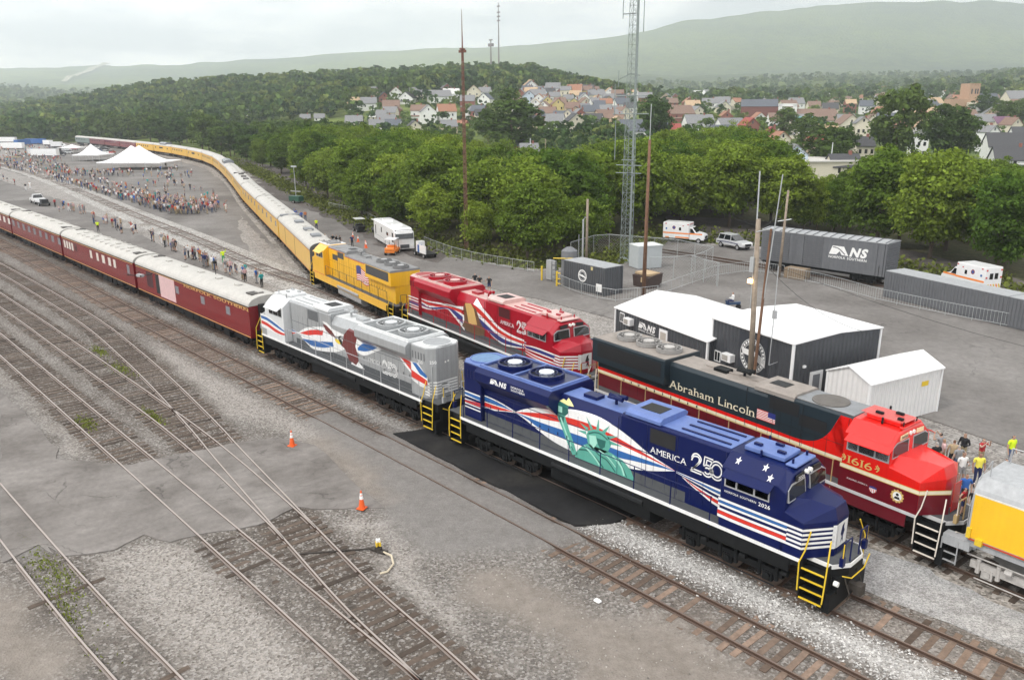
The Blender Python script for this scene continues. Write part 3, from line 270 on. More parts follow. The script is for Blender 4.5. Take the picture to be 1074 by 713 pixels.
CROWD=[(-130.0,15.15,'near'),(-210.2,21.6,'near'),(-46.99,10.71,'near'),(-74.71,12.1,'near'),(-67.19,11.38,'near'),(-112.68,13.8,'near'),(-65.66,11.55,'near'),(-93.49,13.98,'near'),(-138.86,14.58,'near'),(-73.69,12.07,'near'),(-78.36,13.11,'near'),(-54.66,10.58,'near'),(-53.2,10.42,'near'),(-65.43,12.0,'near'),(-109.12,12.66,'near'),(-95.3,12.58,'near'),(-54.67,10.87,'near'),(-54.4,11.59,'near'),(-112.86,13.78,'near'),(-130.75,13.17,'near'),(-106.69,13.84,'near'),(-95.88,14.16,'near'),(-85.31,13.65,'near'),(-129.22,15.23,'near'),(-83.23,12.87,'near'),(-73.61,11.92,'near'),(-66.14,10.57,'near'),(-65.73,11.12,'near'),(-77.56,12.3,'near'),(-102.74,14.07,'near'),(-84.16,12.96,'near'),(-60.08,10.86,'near'),(-108.61,14.64,'near'),(-53.82,10.8,'near'),(-130.16,14.67,'near'),(-57.07,10.56,'near'),(-57.36,10.42,'near'),(-59.54,10.31,'near'),(-94.61,12.27,'near'),(-53.48,11.35,'near'),(-50.86,11.08,'near'),(-72.78,11.96,'near'),(-79.21,12.91,'near'),(-48.73,10.09,'near'),(-218.4,22.4,'near'),(-73.38,12.27,'near'),(-124.21,15.58,'near'),(-108.16,13.87,'near'),(-135.21,15.13,'near'),(-57.52,10.27,'near'),(-123.92,14.83,'near'),(-59.88,10.61,'near'),(-44.68,10.0,'near'),(-110.45,13.09,'near'),(-77.98,12.62,'near'),(-63.62,11.38,'near'),(-102.41,13.47,'near'),(-98.13,12.89,'near'),(-99.74,13.9,'near'),(-180.51,19.09,'near'),(-49.68,10.41,'near'),(-61.26,11.02,'near'),(-184.0,20.8,'near'),(-197.85,20.61,'near'),(-65.9,11.41,'near'),(-60.53,10.49,'near'),(-60.49,10.47,'near'),(-80.3,12.98,'near'),(-125.45,15.72,'near'),(-101.43,13.63,'near'),(-46.96,10.53,'near'),(-66.19,11.54,'near'),(-92.51,13.27,'near'),(-49.66,10.18,'near'),(-134.27,14.74,'near'),(-65.48,11.55,'near'),(-150.52,34.99,'line'),(-170.17,34.72,'line'),(-139.84,32.75,'line'),(-157.67,35.04,'line'),(-206.56,40.45,'line'),(-139.81,35.81,'line'),(-118.57,33.52,'line'),(-118.44,30.48,'line'),(-121.84,32.01,'line'),(-179.15,36.06,'line'),(-133.48,35.83,'line'),(-177.04,35.91,'line'),(-191.23,37.98,'line'),(-107.61,30.89,'line'),(-168.93,37.32,'line'),(-226.08,42.92,'line'),(-169.13,36.14,'line'),(-124.0,31.99,'line'),(-146.96,34.03,'line'),(-132.7,32.83,'line'),(-133.77,32.1,'line'),(-131.34,34.45,'line'),(-129.38,41.5,'line'),(-151.74,33.86,'line'),(-168.09,35.1,'line'),(-110.44,29.3,'line'),(-113.28,36.8,'line'),(-213.72,40.07,'line'),(-117.94,30.35,'line'),(-195.08,38.21,'line'),(-197.61,38.82,'line'),(-207.91,38.93,'line'),(-158.76,34.03,'line'),(-133.53,31.99,'line'),(-161.66,33.99,'line'),(-113.51,28.64,'line'),(-116.06,29.75,'line'),(-150.34,33.52,'line'),(-133.61,31.05,'line'),(-156.53,34.8,'line'),(-130.05,30.99,'line'),(-113.47,31.82,'line'),(-220.0,41.8,'line'),(-114.4,29.45,'line'),(-144.67,32.82,'line'),(-115.28,29.49,'line'),(-150.02,33.71,'line'),(-127.95,30.95,'line'),(-126.51,35.62,'line'),(-116.32,34.84,'line'),(-138.5,34.04,'line'),(-110.9,35.73,'line'),(-121.12,35.43,'line'),(-128.33,34.66,'line'),(-128.13,32.99,'line'),(-141.91,32.93,'line'),(-239.69,44.35,'line'),(-160.12,38.87,'line'),(-119.29,35.76,'line'),(-128.2,32.44,'line'),(-183.82,37.86,'line'),(-116.75,36.71,'line'),(-126.27,33.55,'line'),(-135.08,34.53,'line'),(-120.61,31.69,'line'),(-114.16,35.91,'line'),(-114.58,29.66,'line'),(-230.59,41.73,'line'),(-205.11,40.55,'line'),(-140.45,34.45,'line'),(-172.15,37.56,'line'),(-153.13,35.1,'line'),(-118.21,31.0,'line'),(-135.16,32.51,'line'),(-243.3,42.69,'line'),(-202.87,39.42,'line'),(-185.75,37.24,'line'),(-195.35,38.28,'line'),(-194.73,37.82,'line'),(-240.31,43.31,'line'),(-122.63,31.92,'line'),(-167.56,39.86,'line'),(-186.38,38.0,'line'),(-197.61,38.67,'line'),(-215.56,41.24,'line'),(-169.31,35.3,'line'),(-109.52,33.23,'line'),(-172.87,36.08,'line'),(-163.96,35.96,'line'),(-107.56,34.33,'line'),(-233.58,41.9,'line'),(-239.47,43.94,'line'),(-115.26,34.8,'line'),(-141.93,34.11,'line'),(-116.74,36.39,'line'),(-125.74,30.79,'line'),(-165.92,34.8,'line'),(-153.77,34.64,'line'),(-114.81,36.01,'line'),(-117.32,30.84,'line'),(-114.32,34.93,'line'),(-179.27,36.43,'line'),(-173.75,35.92,'line'),(-124.26,30.53,'line'),(-142.83,33.68,'line'),(-246.3,45.45,'line'),(-121.32,30.81,'line'),(-120.43,34.97,'line'),(-129.29,38.99,'line'),(-116.05,30.1,'line'),(-234.21,44.49,'line'),(-211.25,39.93,'line'),(-218.28,40.15,'line'),(-231.19,41.92,'line'),(-130.36,32.28,'line'),(-109.64,34.97,'line'),(-145.53,33.42,'line'),(-115.25,30.73,'line'),(-201.37,40.2,'line'),(-226.91,44.51,'line'),(-187.02,37.21,'line'),(-140.57,32.49,'line'),(-130.34,33.2,'line'),(-114.67,32.94,'line'),(-151.99,36.4,'line'),(-125.64,30.74,'line'),(-143.11,35.28,'line'),(-220.92,40.9,'line'),(-230.09,43.37,'line'),(-149.81,34.48,'line'),(-194.55,39.72,'line'),(-158.35,34.94,'line'),(-188.17,38.41,'line'),(-131.71,36.52,'line'),(-132.03,32.65,'line'),(-157.28,42.05,'apron'),(-152.89,46.14,'apron'),(-165.86,46.06,'apron'),(-154.94,41.04,'apron'),(-191.56,61.99,'apron'),(-199.31,65.33,'apron'),(-172.42,43.62,'apron'),(-182.79,49.9,'apron'),(-214.32,66.75,'apron'),(-194.62,60.66,'apron'),(-193.09,55.6,'apron'),(-164.9,48.93,'apron'),(-213.21,60.92,'apron'),(-189.9,52.57,'apron'),(-211.55,57.19,'apron'),(-167.29,50.14,'apron'),(-150.79,46.17,'apron'),(-186.43,59.29,'apron'),(-198.38,53.73,'apron'),(-180.66,51.36,'apron'),(-190.87,56.31,'apron'),(-192.78,61.5,'apron'),(-160.01,43.6,'apron'),(-192.41,60.68,'apron'),(-166.3,43.24,'apron'),(-214.11,57.09,'apron'),(-179.36,51.77,'apron'),(-219.15,61.22,'apron'),(-168.69,43.63,'apron'),(-155.31,41.87,'apron'),(-152.49,44.57,'apron'),(-209.47,55.84,'apron'),(-191.45,49.24,'apron'),(-217.0,63.09,'apron'),(-210.97,64.02,'apron'),(-201.54,57.01,'apron'),(-190.75,56.02,'apron'),(-198.23,58.13,'apron'),(-224.73,70.37,'apron'),(-217.71,68.19,'apron'),(-193.66,54.9,'apron'),(-177.17,50.6,'apron'),(-189.46,58.28,'apron'),(-186.24,53.36,'apron'),(-200.26,58.7,'apron'),(-170.61,49.94,'apron'),(-166.3,47.66,'apron'),(-231.55,70.09,'apron'),(-167.41,48.29,'apron'),(-215.47,64.94,'apron'),(-210.26,63.26,'apron'),(-184.96,54.49,'apron')]
PATCH_A=[(-27.16,-17.3),(-14.16,-17.2),(-12.58,-17.7),(-9.23,-15.4),(-8.69,-13.65),(-8.26,-11.78),(-7.85,-9.68),(-7.0,-7.83),(-4.55,-6.81),(-2.47,-7.16),(2.19,-7.83),(4.03,-8.26),(1.97,-10.55),(1.11,-11.05),(1.38,-13.08),(0.6,-15.35),(0.32,-16.56),(-1.13,-17.16),(-0.75,-18.46),(-1.57,-20.08),(-3.42,-20.7),(-2.83,-22.24)]
BLACK=[(-2.9,-2.75),(4,-2.85),(11.3,-2.95),(12.3,-1.7),(12.7,2.1),(-0.4,2.2),(-1.6,0.2)]
DIRT=[(9.84,-8.95),(10.91,-7.31),(14.67,-6.77),(18.41,-5.81),(22.37,-4.95),(23.77,-5.1),(20.83,-9.11),(17.29,-9.61),(14.46,-9.57),(12.38,-10.08)]
YARDEDGE=[(-641.53,73.66),(-607.22,100.56),(-516.95,112.21),(-418.02,127.89),(-250.41,99.34),(-105.37,50.85),(-65.32,38.86),(-44.15,35.86),(-32.17,37.41),(-27.09,46.72),(-33.83,65.28),(-19.42,70.67),(-1.22,64.76),(13.03,62.65)]
APRON1=[(-273.07,17.21),(-329.03,44.04),(-442.66,93.09),(-345.33,102.6),(-219.23,77.5),(-155.14,56.3),(-104.66,37.4),(-75.11,26.59),(-51.09,18.31),(-37.47,13.63),(-46.54,13.71),(-67.22,16.58),(-93.26,19.17),(-140.08,23.82),(-188.77,27.74),(-269.03,31.85)]
APRON2=[(-216.49,8.54),(-218.76,21.63),(-154.97,19.04),(-95.43,14.24),(-67.97,11.92),(-47.46,9.98),(-38.2,9.29),(-45.1,9.69),(-52.69,8.93),(-67.01,9.17),(-89.63,9.66),(-121.18,10.35),(-159.62,9.62),(-223.27,9.58)]
APRON3=[(-169.1,68.3),(-103.99,50.06),(-65.32,38.86),(-44.15,35.86),(-31.36,36.62),(-25.21,44.44),(-32.83,63.92),(-17.95,68.01),(0.22,61.11),(15.34,59.49),(25.46,23.72),(22.65,20.79),(17.56,21.41),(9.24,22.58),(-11.73,26.76),(-42.3,27.19),(-67.18,32.04),(-110.67,45.69)]

import numpy as np
CAMH=17.7878; CX=(2.0,0.0)
def _lerp(xs,ys,x):
    if x<=xs[0]: return ys[0]
    for i in range(1,len(xs)):
        if x<=xs[i]:
            t=(x-xs[i-1])/(xs[i]-xs[i-1]); t=t*t*(3-2*t) if False else t
            return ys[i-1]+t*(ys[i]-ys[i-1])
    return ys[-1]
TU=(0,115,200,300,400,480,560,640,700,780,830,900,980,1074)
TD=(220,300,450,600,900,1300,2500,4000,6000,6700)
TZ=((-.4,)*14,
 (-.4,-.4,-.4,-.4,0,0,1,1,1,1,1,1,1,1),
 (-.4,-.4,0,1,4,6,8,8,7,6,6,6,7,8),
 (0,2,9,14,24,27,26,22,18,14,14,15,15,18),
 (6,20,36,42,46,50,50,27,22,20,20,22,26,34),
 (20,20,20,15,10,10,15,26,30,32,34,38,46,60),
 (92,60,45,40,40,50,60,70,76,84,88,92,98,112),
 (120,122,125,130,140,146,150,152,154,158,160,162,166,170),
 (297,310,320,354,400,420,436,499,592,656,695,716,716,700),
 (200,)*14)
def elev_uD(u,D):
    if D<=TD[0]: return TZ[0][0]
    if D>=TD[-1]: return 200.0
    for i in range(1,len(TD)):
        if D<=TD[i]:
            t=(D-TD[i-1])/(TD[i]-TD[i-1]); t=t*t*(3-2*t) if TD[i]>1000 and TD[i]<5000 else t
            return _lerp(TU,TZ[i-1],u)*(1-t)+_lerp(TU,TZ[i],u)*t

def w2c(X, Y):
    dx, dy = X-CAM.x, Y-CAM.y
    return dx*_R_.x+dy*_R_.y, dx*_G_.x+dy*_G_.y
_R_ = _w((1, 0, 0)); _G_ = _w((0, 1, 0))
def c2w(x, y): return CAM.x+x*_R_.x+y*_G_.x, CAM.y+x*_R_.y+y*_G_.y
def elev(X, Y):
    x, y = w2c(X, Y)
    return elev_uD(537+838*x/max(y, 1)*0.962, y)
# ------------------------------------------------------------------ ground materials
def gravel(name, c1, c2, cs, size=9.0, spk=0.5, big=0.12, rough=0.95, stain=None, amt=0.5):
    """patchy ground: two tones in large patches, stones as small cells of their own tone"""
    m = bpy.data.materials.new(name); m.use_nodes = True; t = m.node_tree; N = t.nodes; L = t.links
    b = N['Principled BSDF']; b.inputs['Roughness'].default_value = rough; b.inputs['Specular IOR Level'].default_value = 0.25
    tx = N.new('ShaderNodeTexCoord')
    def no(sc, det=6, ro=.6):
        n = N.new('ShaderNodeTexNoise'); n.inputs['Scale'].default_value = sc; n.inputs['Detail'].default_value = det; n.inputs['Roughness'].default_value = ro
        L.new(tx.outputs['Object'], n.inputs['Vector']); return n.outputs[0]
    def ramp(s, a, b_):
        r = N.new('ShaderNodeMapRange'); r.inputs['From Min'].default_value = a; r.inputs['From Max'].default_value = b_; r.clamp = True; L.new(s, r.inputs['Value']); return r.outputs[0]
    def mix(f, a, b_, mode='MIX'):
        x = N.new('ShaderNodeMixRGB'); x.blend_type = mode
        if isinstance(f, float): x.inputs[0].default_value = f
        else: L.new(f, x.inputs[0])
        for k, q in ((1, a), (2, b_)):
            if isinstance(q, tuple): x.inputs[k].default_value = (*q, 1)
            else: L.new(q, x.inputs[k])
        return x.outputs[0]
    col = mix(ramp(no(big), .38, .62), c1, c2)
    col = mix(ramp(no(big*6, 8, .7), .3, .7), col, mix(.5, col, cs), 'MIX') if spk else col
    if stain: col = mix(ramp(no(big*.45, 5, .7), .52, .72), col, stain)
    vo = N.new('ShaderNodeTexVoronoi'); vo.inputs['Scale'].default_value = size; L.new(tx.outputs['Object'], vo.inputs['Vector'])
    sep = N.new('ShaderNodeSeparateColor'); L.new(vo.outputs['Color'], sep.inputs[0])
    if spk:
        mr = N.new('ShaderNodeMapRange'); mr.inputs['To Min'].default_value = 1-spk; mr.inputs['To Max'].default_value = 1+spk
        L.new(sep.outputs[0], mr.inputs['Value'])
        vm = N.new('ShaderNodeVectorMath'); vm.operation = 'SCALE'; L.new(col, vm.inputs[0]); L.new(mr.outputs[0], vm.inputs['Scale']); col = vm.outputs[0]
        stone = ramp(sep.outputs[1], .80, .86)
        f = N.new('ShaderNodeMath'); f.operation = 'MULTIPLY'; f.inputs[1].default_value = amt; L.new(stone, f.inputs[0])
        col = mix(f.outputs[0], col, cs)
    fn = N.new('ShaderNodeTexNoise'); fn.inputs['Scale'].default_value = 2.2; fn.inputs['Detail'].default_value = 10; fn.inputs['Roughness'].default_value = .75
    L.new(tx.outputs['Object'], fn.inputs['Vector'])
    mr2 = N.new('ShaderNodeMapRange'); mr2.inputs['From Min'].default_value = .25; mr2.inputs['From Max'].default_value = .75; mr2.inputs['To Min'].default_value = .74; mr2.inputs['To Max'].default_value = 1.26; L.new(fn.outputs[0], mr2.inputs['Value'])
    vm2 = N.new('ShaderNodeVectorMath'); vm2.operation = 'SCALE'; L.new(col, vm2.inputs[0]); L.new(mr2.outputs[0], vm2.inputs['Scale']); col = vm2.outputs[0]
    if not spk:                                      # cracks and seams in old paving
        wv = N.new('ShaderNodeTexNoise'); wv.inputs['Scale'].default_value = .8; wv.inputs['Detail'].default_value = 4; L.new(tx.outputs['Object'], wv.inputs['Vector'])
        ml = N.new('ShaderNodeVectorMath'); ml.operation = 'MULTIPLY_ADD'; L.new(wv.outputs['Color'], ml.inputs[0]); ml.inputs[1].default_value = (2.2, 2.2, 0); L.new(tx.outputs['Object'], ml.inputs[2])
        ck = N.new('ShaderNodeTexVoronoi'); ck.feature = 'DISTANCE_TO_EDGE'; ck.inputs['Scale'].default_value = .22; L.new(ml.outputs[0], ck.inputs['Vector'])
        cf = ramp(ck.outputs['Distance'], .012, .0); cm = N.new('ShaderNodeMath'); cm.operation = 'MULTIPLY'; L.new(cf, cm.inputs[0]); L.new(ramp(no(big*1.5), .45, .6), cm.inputs[1])
        c2m = N.new('ShaderNodeMath'); c2m.operation = 'MULTIPLY'; c2m.inputs[1].default_value = .65; L.new(cm.outputs[0], c2m.inputs[0]); col = mix(c2m.outputs[0], col, tuple(q*.35 for q in c1))
    L.new(col, b.inputs['Base Color'])
    bp = N.new('ShaderNodeBump'); bp.inputs['Strength'].default_value = .6 if spk else .25; bp.inputs['Distance'].default_value = .03
    L.new(vo.outputs['Distance'] if spk else fn.outputs[0], bp.inputs['Height']); L.new(bp.outputs[0], b.inputs['Normal'])
    MATS[name] = m; return m
GRAVEL = gravel('yard gravel', (.165,.152,.14), (.225,.21,.195), (.38,.36,.34), size=8, spk=.4, big=.10, stain=(.15,.13,.115))
BALLAST = gravel('track ballast', (.20,.188,.172), (.265,.25,.235), (.5,.49,.47), size=10, spk=.6, big=.3, stain=(.16,.135,.115), amt=.8)
OLDBAL = gravel('oiled ballast', (.15,.13,.11), (.24,.215,.19), (.5,.47,.43), size=10, spk=.5, big=.35, stain=(.09,.075,.06), amt=.5)
WHITEBAL = gravel('fresh white ballast', (.46,.455,.45), (.62,.615,.61), (.95,.95,.94), size=9, spk=.6, big=.5, stain=(.3,.28,.26), amt=.9)
ASPH = gravel('worn asphalt', (.145,.132,.122), (.225,.208,.195), (.30,.285,.27), size=30, spk=0, big=.28, stain=(.10,.09,.082))
APRON = gravel('yard asphalt', (.14,.13,.122), (.205,.193,.183), (.26,.25,.24), size=30, spk=0, big=.09, stain=(.09,.082,.076))
BLACKTOP = gravel('new asphalt', (.014,.014,.015), (.022,.022,.023), (.04,.04,.04), size=40, spk=0, big=.5, stain=(.035,.033,.03))
DIRTM = gravel('packed dirt', (.27,.235,.20), (.33,.29,.25), (.40,.36,.32), size=14, spk=.16, big=.25, stain=(.19,.165,.145), amt=.15)
CINDER = gravel('dark cinder ground', (.06,.052,.048), (.10,.088,.08), (.16,.14,.13), size=12, spk=.3, big=.08, stain=(.045,.04,.036), amt=.2)
FLOORM = gravel('woodland floor', (.05,.06,.02), (.08,.075,.035), (.12,.1,.06), size=3, spk=.3, big=.05, amt=.2)
def jitter(poly, step=.8, amp=.25, seed=0):
    out = []
    for i in range(len(poly)):
        a, b = Vector((*poly[i], 0)), Vector((*poly[(i+1) % len(poly)], 0)); n = max(1, int((b-a).length/step))
        for k in range(n):
            p = a.lerp(b, k/n); q = Vector((p.x*.35, p.y*.35, seed)); q2 = Vector((p.x*1.3, p.y*1.3, seed+9))
            out.append((p.x+amp*(noise.noise(q)*1.6+noise.noise(q2)*.6), p.y+amp*(noise.noise(q+Vector((7,3,1)))*1.6+noise.noise(q2+Vector((7,3,1)))*.6)))
    return out
def sheet(name, poly, z, m_, thick=.1, j=None):
    P = jitter(poly, *j) if j else poly
    M_ = MB(); n = len(P); t = tessellate_polygon([[Vector((x, y, 0)) for x, y in P]])
    M_.v = [(x, y, z) for x, y in P]+[(x, y, z-thick) for x, y in P]
    A = sum(P[i][0]*P[(i+1) % n][1]-P[(i+1) % n][0]*P[i][1] for i in range(n))
    for a, b, c in t:
        ar = (P[b][0]-P[a][0])*(P[c][1]-P[a][1])-(P[c][0]-P[a][0])*(P[b][1]-P[a][1])
        M_.f.append((a, b, c) if ar > 0 else (a, c, b)); M_.m.append(0)
    if thick:
        for i in range(n):
            k = (i+1) % n; M_.f.append((i, i+n, k+n, k) if A > 0 else (i, k, k+n, i+n)); M_.m.append(0)
    return M_.build(name, m_, kind='structure')
# base ground and the yard
g = MB(); g.quad((-520,-160,-.45), (260,-160,-.45), (260,330,-.45), (-520,330,-.45)); g.build('ground', FLOORM, kind='structure')
ye = YARDEDGE
yard = [(-520,-120), (200,-120), (200, 60)] + list(reversed(ye))
sheet('rail_yard', yard, -.24, GRAVEL, .3)
sheet('service_road', APRON1, -.19, APRON, .1, (3, .6, 2))
sheet('yard_path', APRON2, -.19, APRON, .1, (3, .5, 5))
sheet('asphalt_apron', APRON3, -.185, APRON, .1, (3, .5, 7))
# ------------------------------------------------------------------ terrain behind the yard, out to the ridge
def forest_mat(name, a, b_, sc=.02):
    m = bpy.data.materials.new(name); m.use_nodes = True; t = m.node_tree; N = t.nodes; L = t.links
    b = N['Principled BSDF']; b.inputs['Roughness'].default_value = 1; b.inputs['Specular IOR Level'].default_value = .1
    tx = N.new('ShaderNodeTexCoord'); n1 = N.new('ShaderNodeTexNoise'); n1.inputs['Scale'].default_value = sc; n1.inputs['Detail'].default_value = 9; n1.inputs['Roughness'].default_value = .72
    n2 = N.new('ShaderNodeTexNoise'); n2.inputs['Scale'].default_value = sc*.06; n2.inputs['Detail'].default_value = 3
    vo = N.new('ShaderNodeTexVoronoi'); vo.inputs['Scale'].default_value = sc*3
    for n in (n1, n2, vo): L.new(tx.outputs['Object'], n.inputs['Vector'])
    add = N.new('ShaderNodeMath'); add.operation = 'MULTIPLY_ADD'; L.new(n1.outputs[0], add.inputs[0]); add.inputs[1].default_value = .8
    mu = N.new('ShaderNodeMath'); mu.operation = 'MULTIPLY'; mu.inputs[1].default_value = .6; L.new(n2.outputs[0], mu.inputs[0]); L.new(mu.outputs[0], add.inputs[2])
    r = N.new('ShaderNodeMapRange'); r.inputs['From Min'].default_value = .55; r.inputs['From Max'].default_value = .85; L.new(add.outputs[0], r.inputs['Value'])
    x = N.new('ShaderNodeMixRGB'); L.new(r.outputs[0], x.inputs[0]); x.inputs[1].default_value = (*a, 1); x.inputs[2].default_value = (*b_, 1); L.new(x.outputs[0], b.inputs['Base Color'])
    bp = N.new('ShaderNodeBump'); bp.inputs['Strength'].default_value = 1; bp.inputs['Distance'].default_value = 9; bp.invert = True; L.new(vo.outputs['Distance'], bp.inputs['Height']); L.new(bp.outputs[0], b.inputs['Normal'])
    return m
FOREST = forest_mat('forested hillside', (.03,.058,.018), (.19,.235,.06))
us = [-420, -300, -200, -120, -60]+list(range(-30, 1115, 9))+[1160, 1230, 1320, 1450, 1600]
Ds = []; D = 200.
while D < 6900: Ds.append(D); D *= 1.045
V = []; 
for D in Ds:
    for u in us:
        x = (u-537)*D/838/.962; X, Y = c2w(x, D); z = elev_uD(u, D)
        if D > 700: z += (noise.fractal(Vector((X*.004, Y*.004, 0)), .9, 2., 5)*min(14, (D-700)*.012))
        V.append((X, Y, z if D < 6600 else z-300))
nu = len(us); F = [(i*nu+k, i*nu+k+1, (i+1)*nu+k+1, (i+1)*nu+k) for i in range(len(Ds)-1) for k in range(nu-1)]
me = bpy.data.meshes.new('hills'); me.from_pydata(V, [], F); me.materials.append(FOREST); me.polygons.foreach_set('use_smooth', [True]*len(F)); me.update()
hills = bpy.data.objects.new('hills', me); COL.objects.link(hills); hills['kind'] = 'structure'
def drape(name, pts_uD, m_, lift=2.0):      # a strip or patch lying on the hillside
    q = []
    for u, D in pts_uD:
        X, Y = c2w((u-537)*D/838/.962, D); z = elev_uD(u, D)+noise.fractal(Vector((X*.004, Y*.004, 0)), .9, 2., 5)*min(14, max(0, D-700)*.012)
        q.append((X, Y, z+lift))
    M_ = MB(); n = len(q)//2
    for i in range(n-1): M_.quad(q[2*i], q[2*i+1], q[2*i+3], q[2*i+2])
    return M_.build(name, m_, kind='structure')
CLEAR = mat('cleared strip', (.42,.40,.30), rough=1, var=.2, scale=.02)
FIELD = mat('mown field', (.30,.27,.14), rough=1, var=.25, scale=.03)
st = []
for k in range(13):
    t = k/12; u = 108+44*t; D = 4200+1760*t; w_ = 2.6+1.2*t; st += [(u-w_, D), (u+w_, D)]
drape('cleared_path', st, CLEAR, 14)
0 and drape('hay_field', [(668+k*9+(0), 4350+(i*420)) for k in range(7) for i in (0, 1)], FIELD, 12)
# ------------------------------------------------------------------ foliage
rs = np.random.RandomState(4)
def leaves(name, C, Nn, S, mi=None, mats=None, parent=None):
    n = len(C); t = rs.normal(size=(n, 3)); t -= (t*Nn).sum(1)[:, None]*Nn; t /= np.linalg.norm(t, axis=1)[:, None]+1e-9
    b = np.cross(Nn, t); s = S[:, None]; e = rs.uniform(.55, 1., (n, 1))
    Vt = np.empty((n, 4, 3)); Vt[:, 0] = C-t*s-b*s*e*.3; Vt[:, 1] = C-b*s*e; Vt[:, 2] = C+t*s+b*s*e*.2; Vt[:, 3] = C+b*s*e
    me = bpy.data.meshes.new(name); me.vertices.add(4*n); me.vertices.foreach_set('co', Vt.reshape(-1))
    me.loops.add(4*n); me.loops.foreach_set('vertex_index', np.arange(4*n, dtype=np.int32))
    me.polygons.add(n); me.polygons.foreach_set('loop_start', np.arange(0, 4*n, 4, dtype=np.int32)); me.polygons.foreach_set('loop_total', np.full(n, 4, dtype=np.int32))
    for m_ in mats: me.materials.append(m_)
    if mi is not None: me.polygons.foreach_set('material_index', mi.astype(np.int32))
    me.update(); me.validate()
    return me
def leafmat(name, dark, light, isl=.35, tr=.25):
    m = bpy.data.materials.new(name); m.use_nodes = True; t = m.node_tree; N = t.nodes; L = t.links
    for x in list(N): N.remove(x)
    o = N.new('ShaderNodeOutputMaterial'); d = N.new('ShaderNodeBsdfDiffuse'); q = N.new('ShaderNodeBsdfTranslucent'); ms = N.new('ShaderNodeMixShader'); ms.inputs[0].default_value = tr
    oi = N.new('ShaderNodeObjectInfo'); g = N.new('ShaderNodeNewGeometry'); x = N.new('ShaderNodeMixRGB')
    x.inputs[1].default_value = (*dark, 1); x.inputs[2].default_value = (*light, 1); L.new(oi.outputs['Random'], x.inputs[0])
    mr = N.new('ShaderNodeMapRange'); mr.inputs['To Min'].default_value = 1-isl; mr.inputs['To Max'].default_value = 1+isl; L.new(g.outputs['Random Per Island'], mr.inputs['Value'])
    tx = N.new('ShaderNodeTexCoord'); n1 = N.new('ShaderNodeTexNoise'); n1.inputs['Scale'].default_value = 4; L.new(tx.outputs['Object'], n1.inputs['Vector'])
    m2 = N.new('ShaderNodeMapRange'); m2.inputs['From Min'].default_value = .3; m2.inputs['From Max'].default_value = .7; m2.inputs['To Min'].default_value = .7; m2.inputs['To Max'].default_value = 1.3; L.new(n1.outputs[0], m2.inputs['Value'])
    mm = N.new('ShaderNodeMath'); mm.operation = 'MULTIPLY'; L.new(mr.outputs[0], mm.inputs[0]); L.new(m2.outputs[0], mm.inputs[1])
    v = N.new('ShaderNodeVectorMath'); v.operation = 'SCALE'; L.new(x.outputs[0], v.inputs[0]); L.new(mm.outputs[0], v.inputs['Scale'])
    L.new(v.outputs[0], d.inputs[0]); L.new(v.outputs[0], q.inputs[0]); L.new(d.outputs[0], ms.inputs[1]); L.new(q.outputs[0], ms.inputs[2]); L.new(ms.outputs[0], o.inputs[0])
    m.diffuse_color = (*light, 1); return m
LEAF_N = leafmat('leaves of near trees', (.075,.135,.022), (.215,.285,.04), .38, .38)
LEAF_D = leafmat('dark leaves', (.042,.08,.02), (.095,.14,.034))
LEAF_C = leafmat('conifer needles', (.012,.03,.014), (.022,.045,.02))
LEAF_F = [leafmat('far leaves %d' % i, c, c2) for i, (c, c2) in enumerate((((.055,.10,.032), (.065,.115,.034)), ((.10,.155,.042), (.115,.17,.045)), ((.155,.205,.055), (.17,.21,.055)), ((.035,.072,.03), (.05,.088,.032))))]
BARK = mat('bark', (.10,.075,.055), rough=.95, var=.3, scale=6, bump=.4)
def crown_pts(nl, nc, seed, shape='round', lsize=.022, base=.16):
    r = np.random.RandomState(seed); C = []; Nn = []; S = []
    cen = []
    for k in range(nc):
        a = r.uniform(0, 2*math.pi); zz = r.uniform(-1, 1); rad = r.uniform(.45, 1.)**.5
        if shape == 'cone':
            zh = base+(1-base)*r.uniform(0, .97)**.8; rr = (1-zh)*.42*rad+.01; cen.append((rr*math.cos(a), rr*math.sin(a), zh, .05+.05*(1-zh)))
        else:
            h = math.sqrt(1-zz*zz); zc = base+(1-base)*.52+zz*(1-base)*.42*rad
            wob = 1+.32*math.sin(2*a+seed)+.2*math.sin(3*a+seed*2)+.16*math.sin(7*a+zz*5+seed); zc += .05*math.sin(3*a+seed*3)*(zz > 0)
            rr = .31*h*rad*wob; cen.append((rr*math.cos(a), rr*math.sin(a), zc*r.uniform(.93, 1.05), r.uniform(.04, .135)))
    per = nl//nc
    for cx, cy_, cz, rho in cen:
        v = r.normal(size=(per, 3)); v /= np.linalg.norm(v, axis=1)[:, None]; v[:, 2] = np.where(r.rand(per) < .55, np.abs(v[:, 2]), v[:, 2])
        rad = rho*r.uniform(.55, 1.12, (per, 1))
        C.append(np.array([cx, cy_, cz])+v*rad*np.array([1.15, 1.15, .72])); q = v+r.normal(size=(per, 3))*.55; q[:, 2] += .35; q /= np.linalg.norm(q, axis=1)[:, None]; Nn.append(q); S.append(r.uniform(.6, 1.3, per)*lsize)
    return np.concatenate(C), np.concatenate(Nn), np.concatenate(S)
def trunk(seed, h=.55):
    r = random.Random(seed); M_ = MB()
    M_.tube([(0,0,-.03), (.006,0,.12), (-.008,.006,.34), (.004,0,h)], [.022, .017, .013, .006], 6)
    for k in range(5):
        a = r.uniform(0, 6.28); z = r.uniform(.18, .4); M_.tube([(0,0,z), (.09*math.cos(a), .09*math.sin(a), z+.12), (.19*math.cos(a), .19*math.sin(a), z+.27)], [.009, .006, .002], 4)
    return M_.v, M_.f
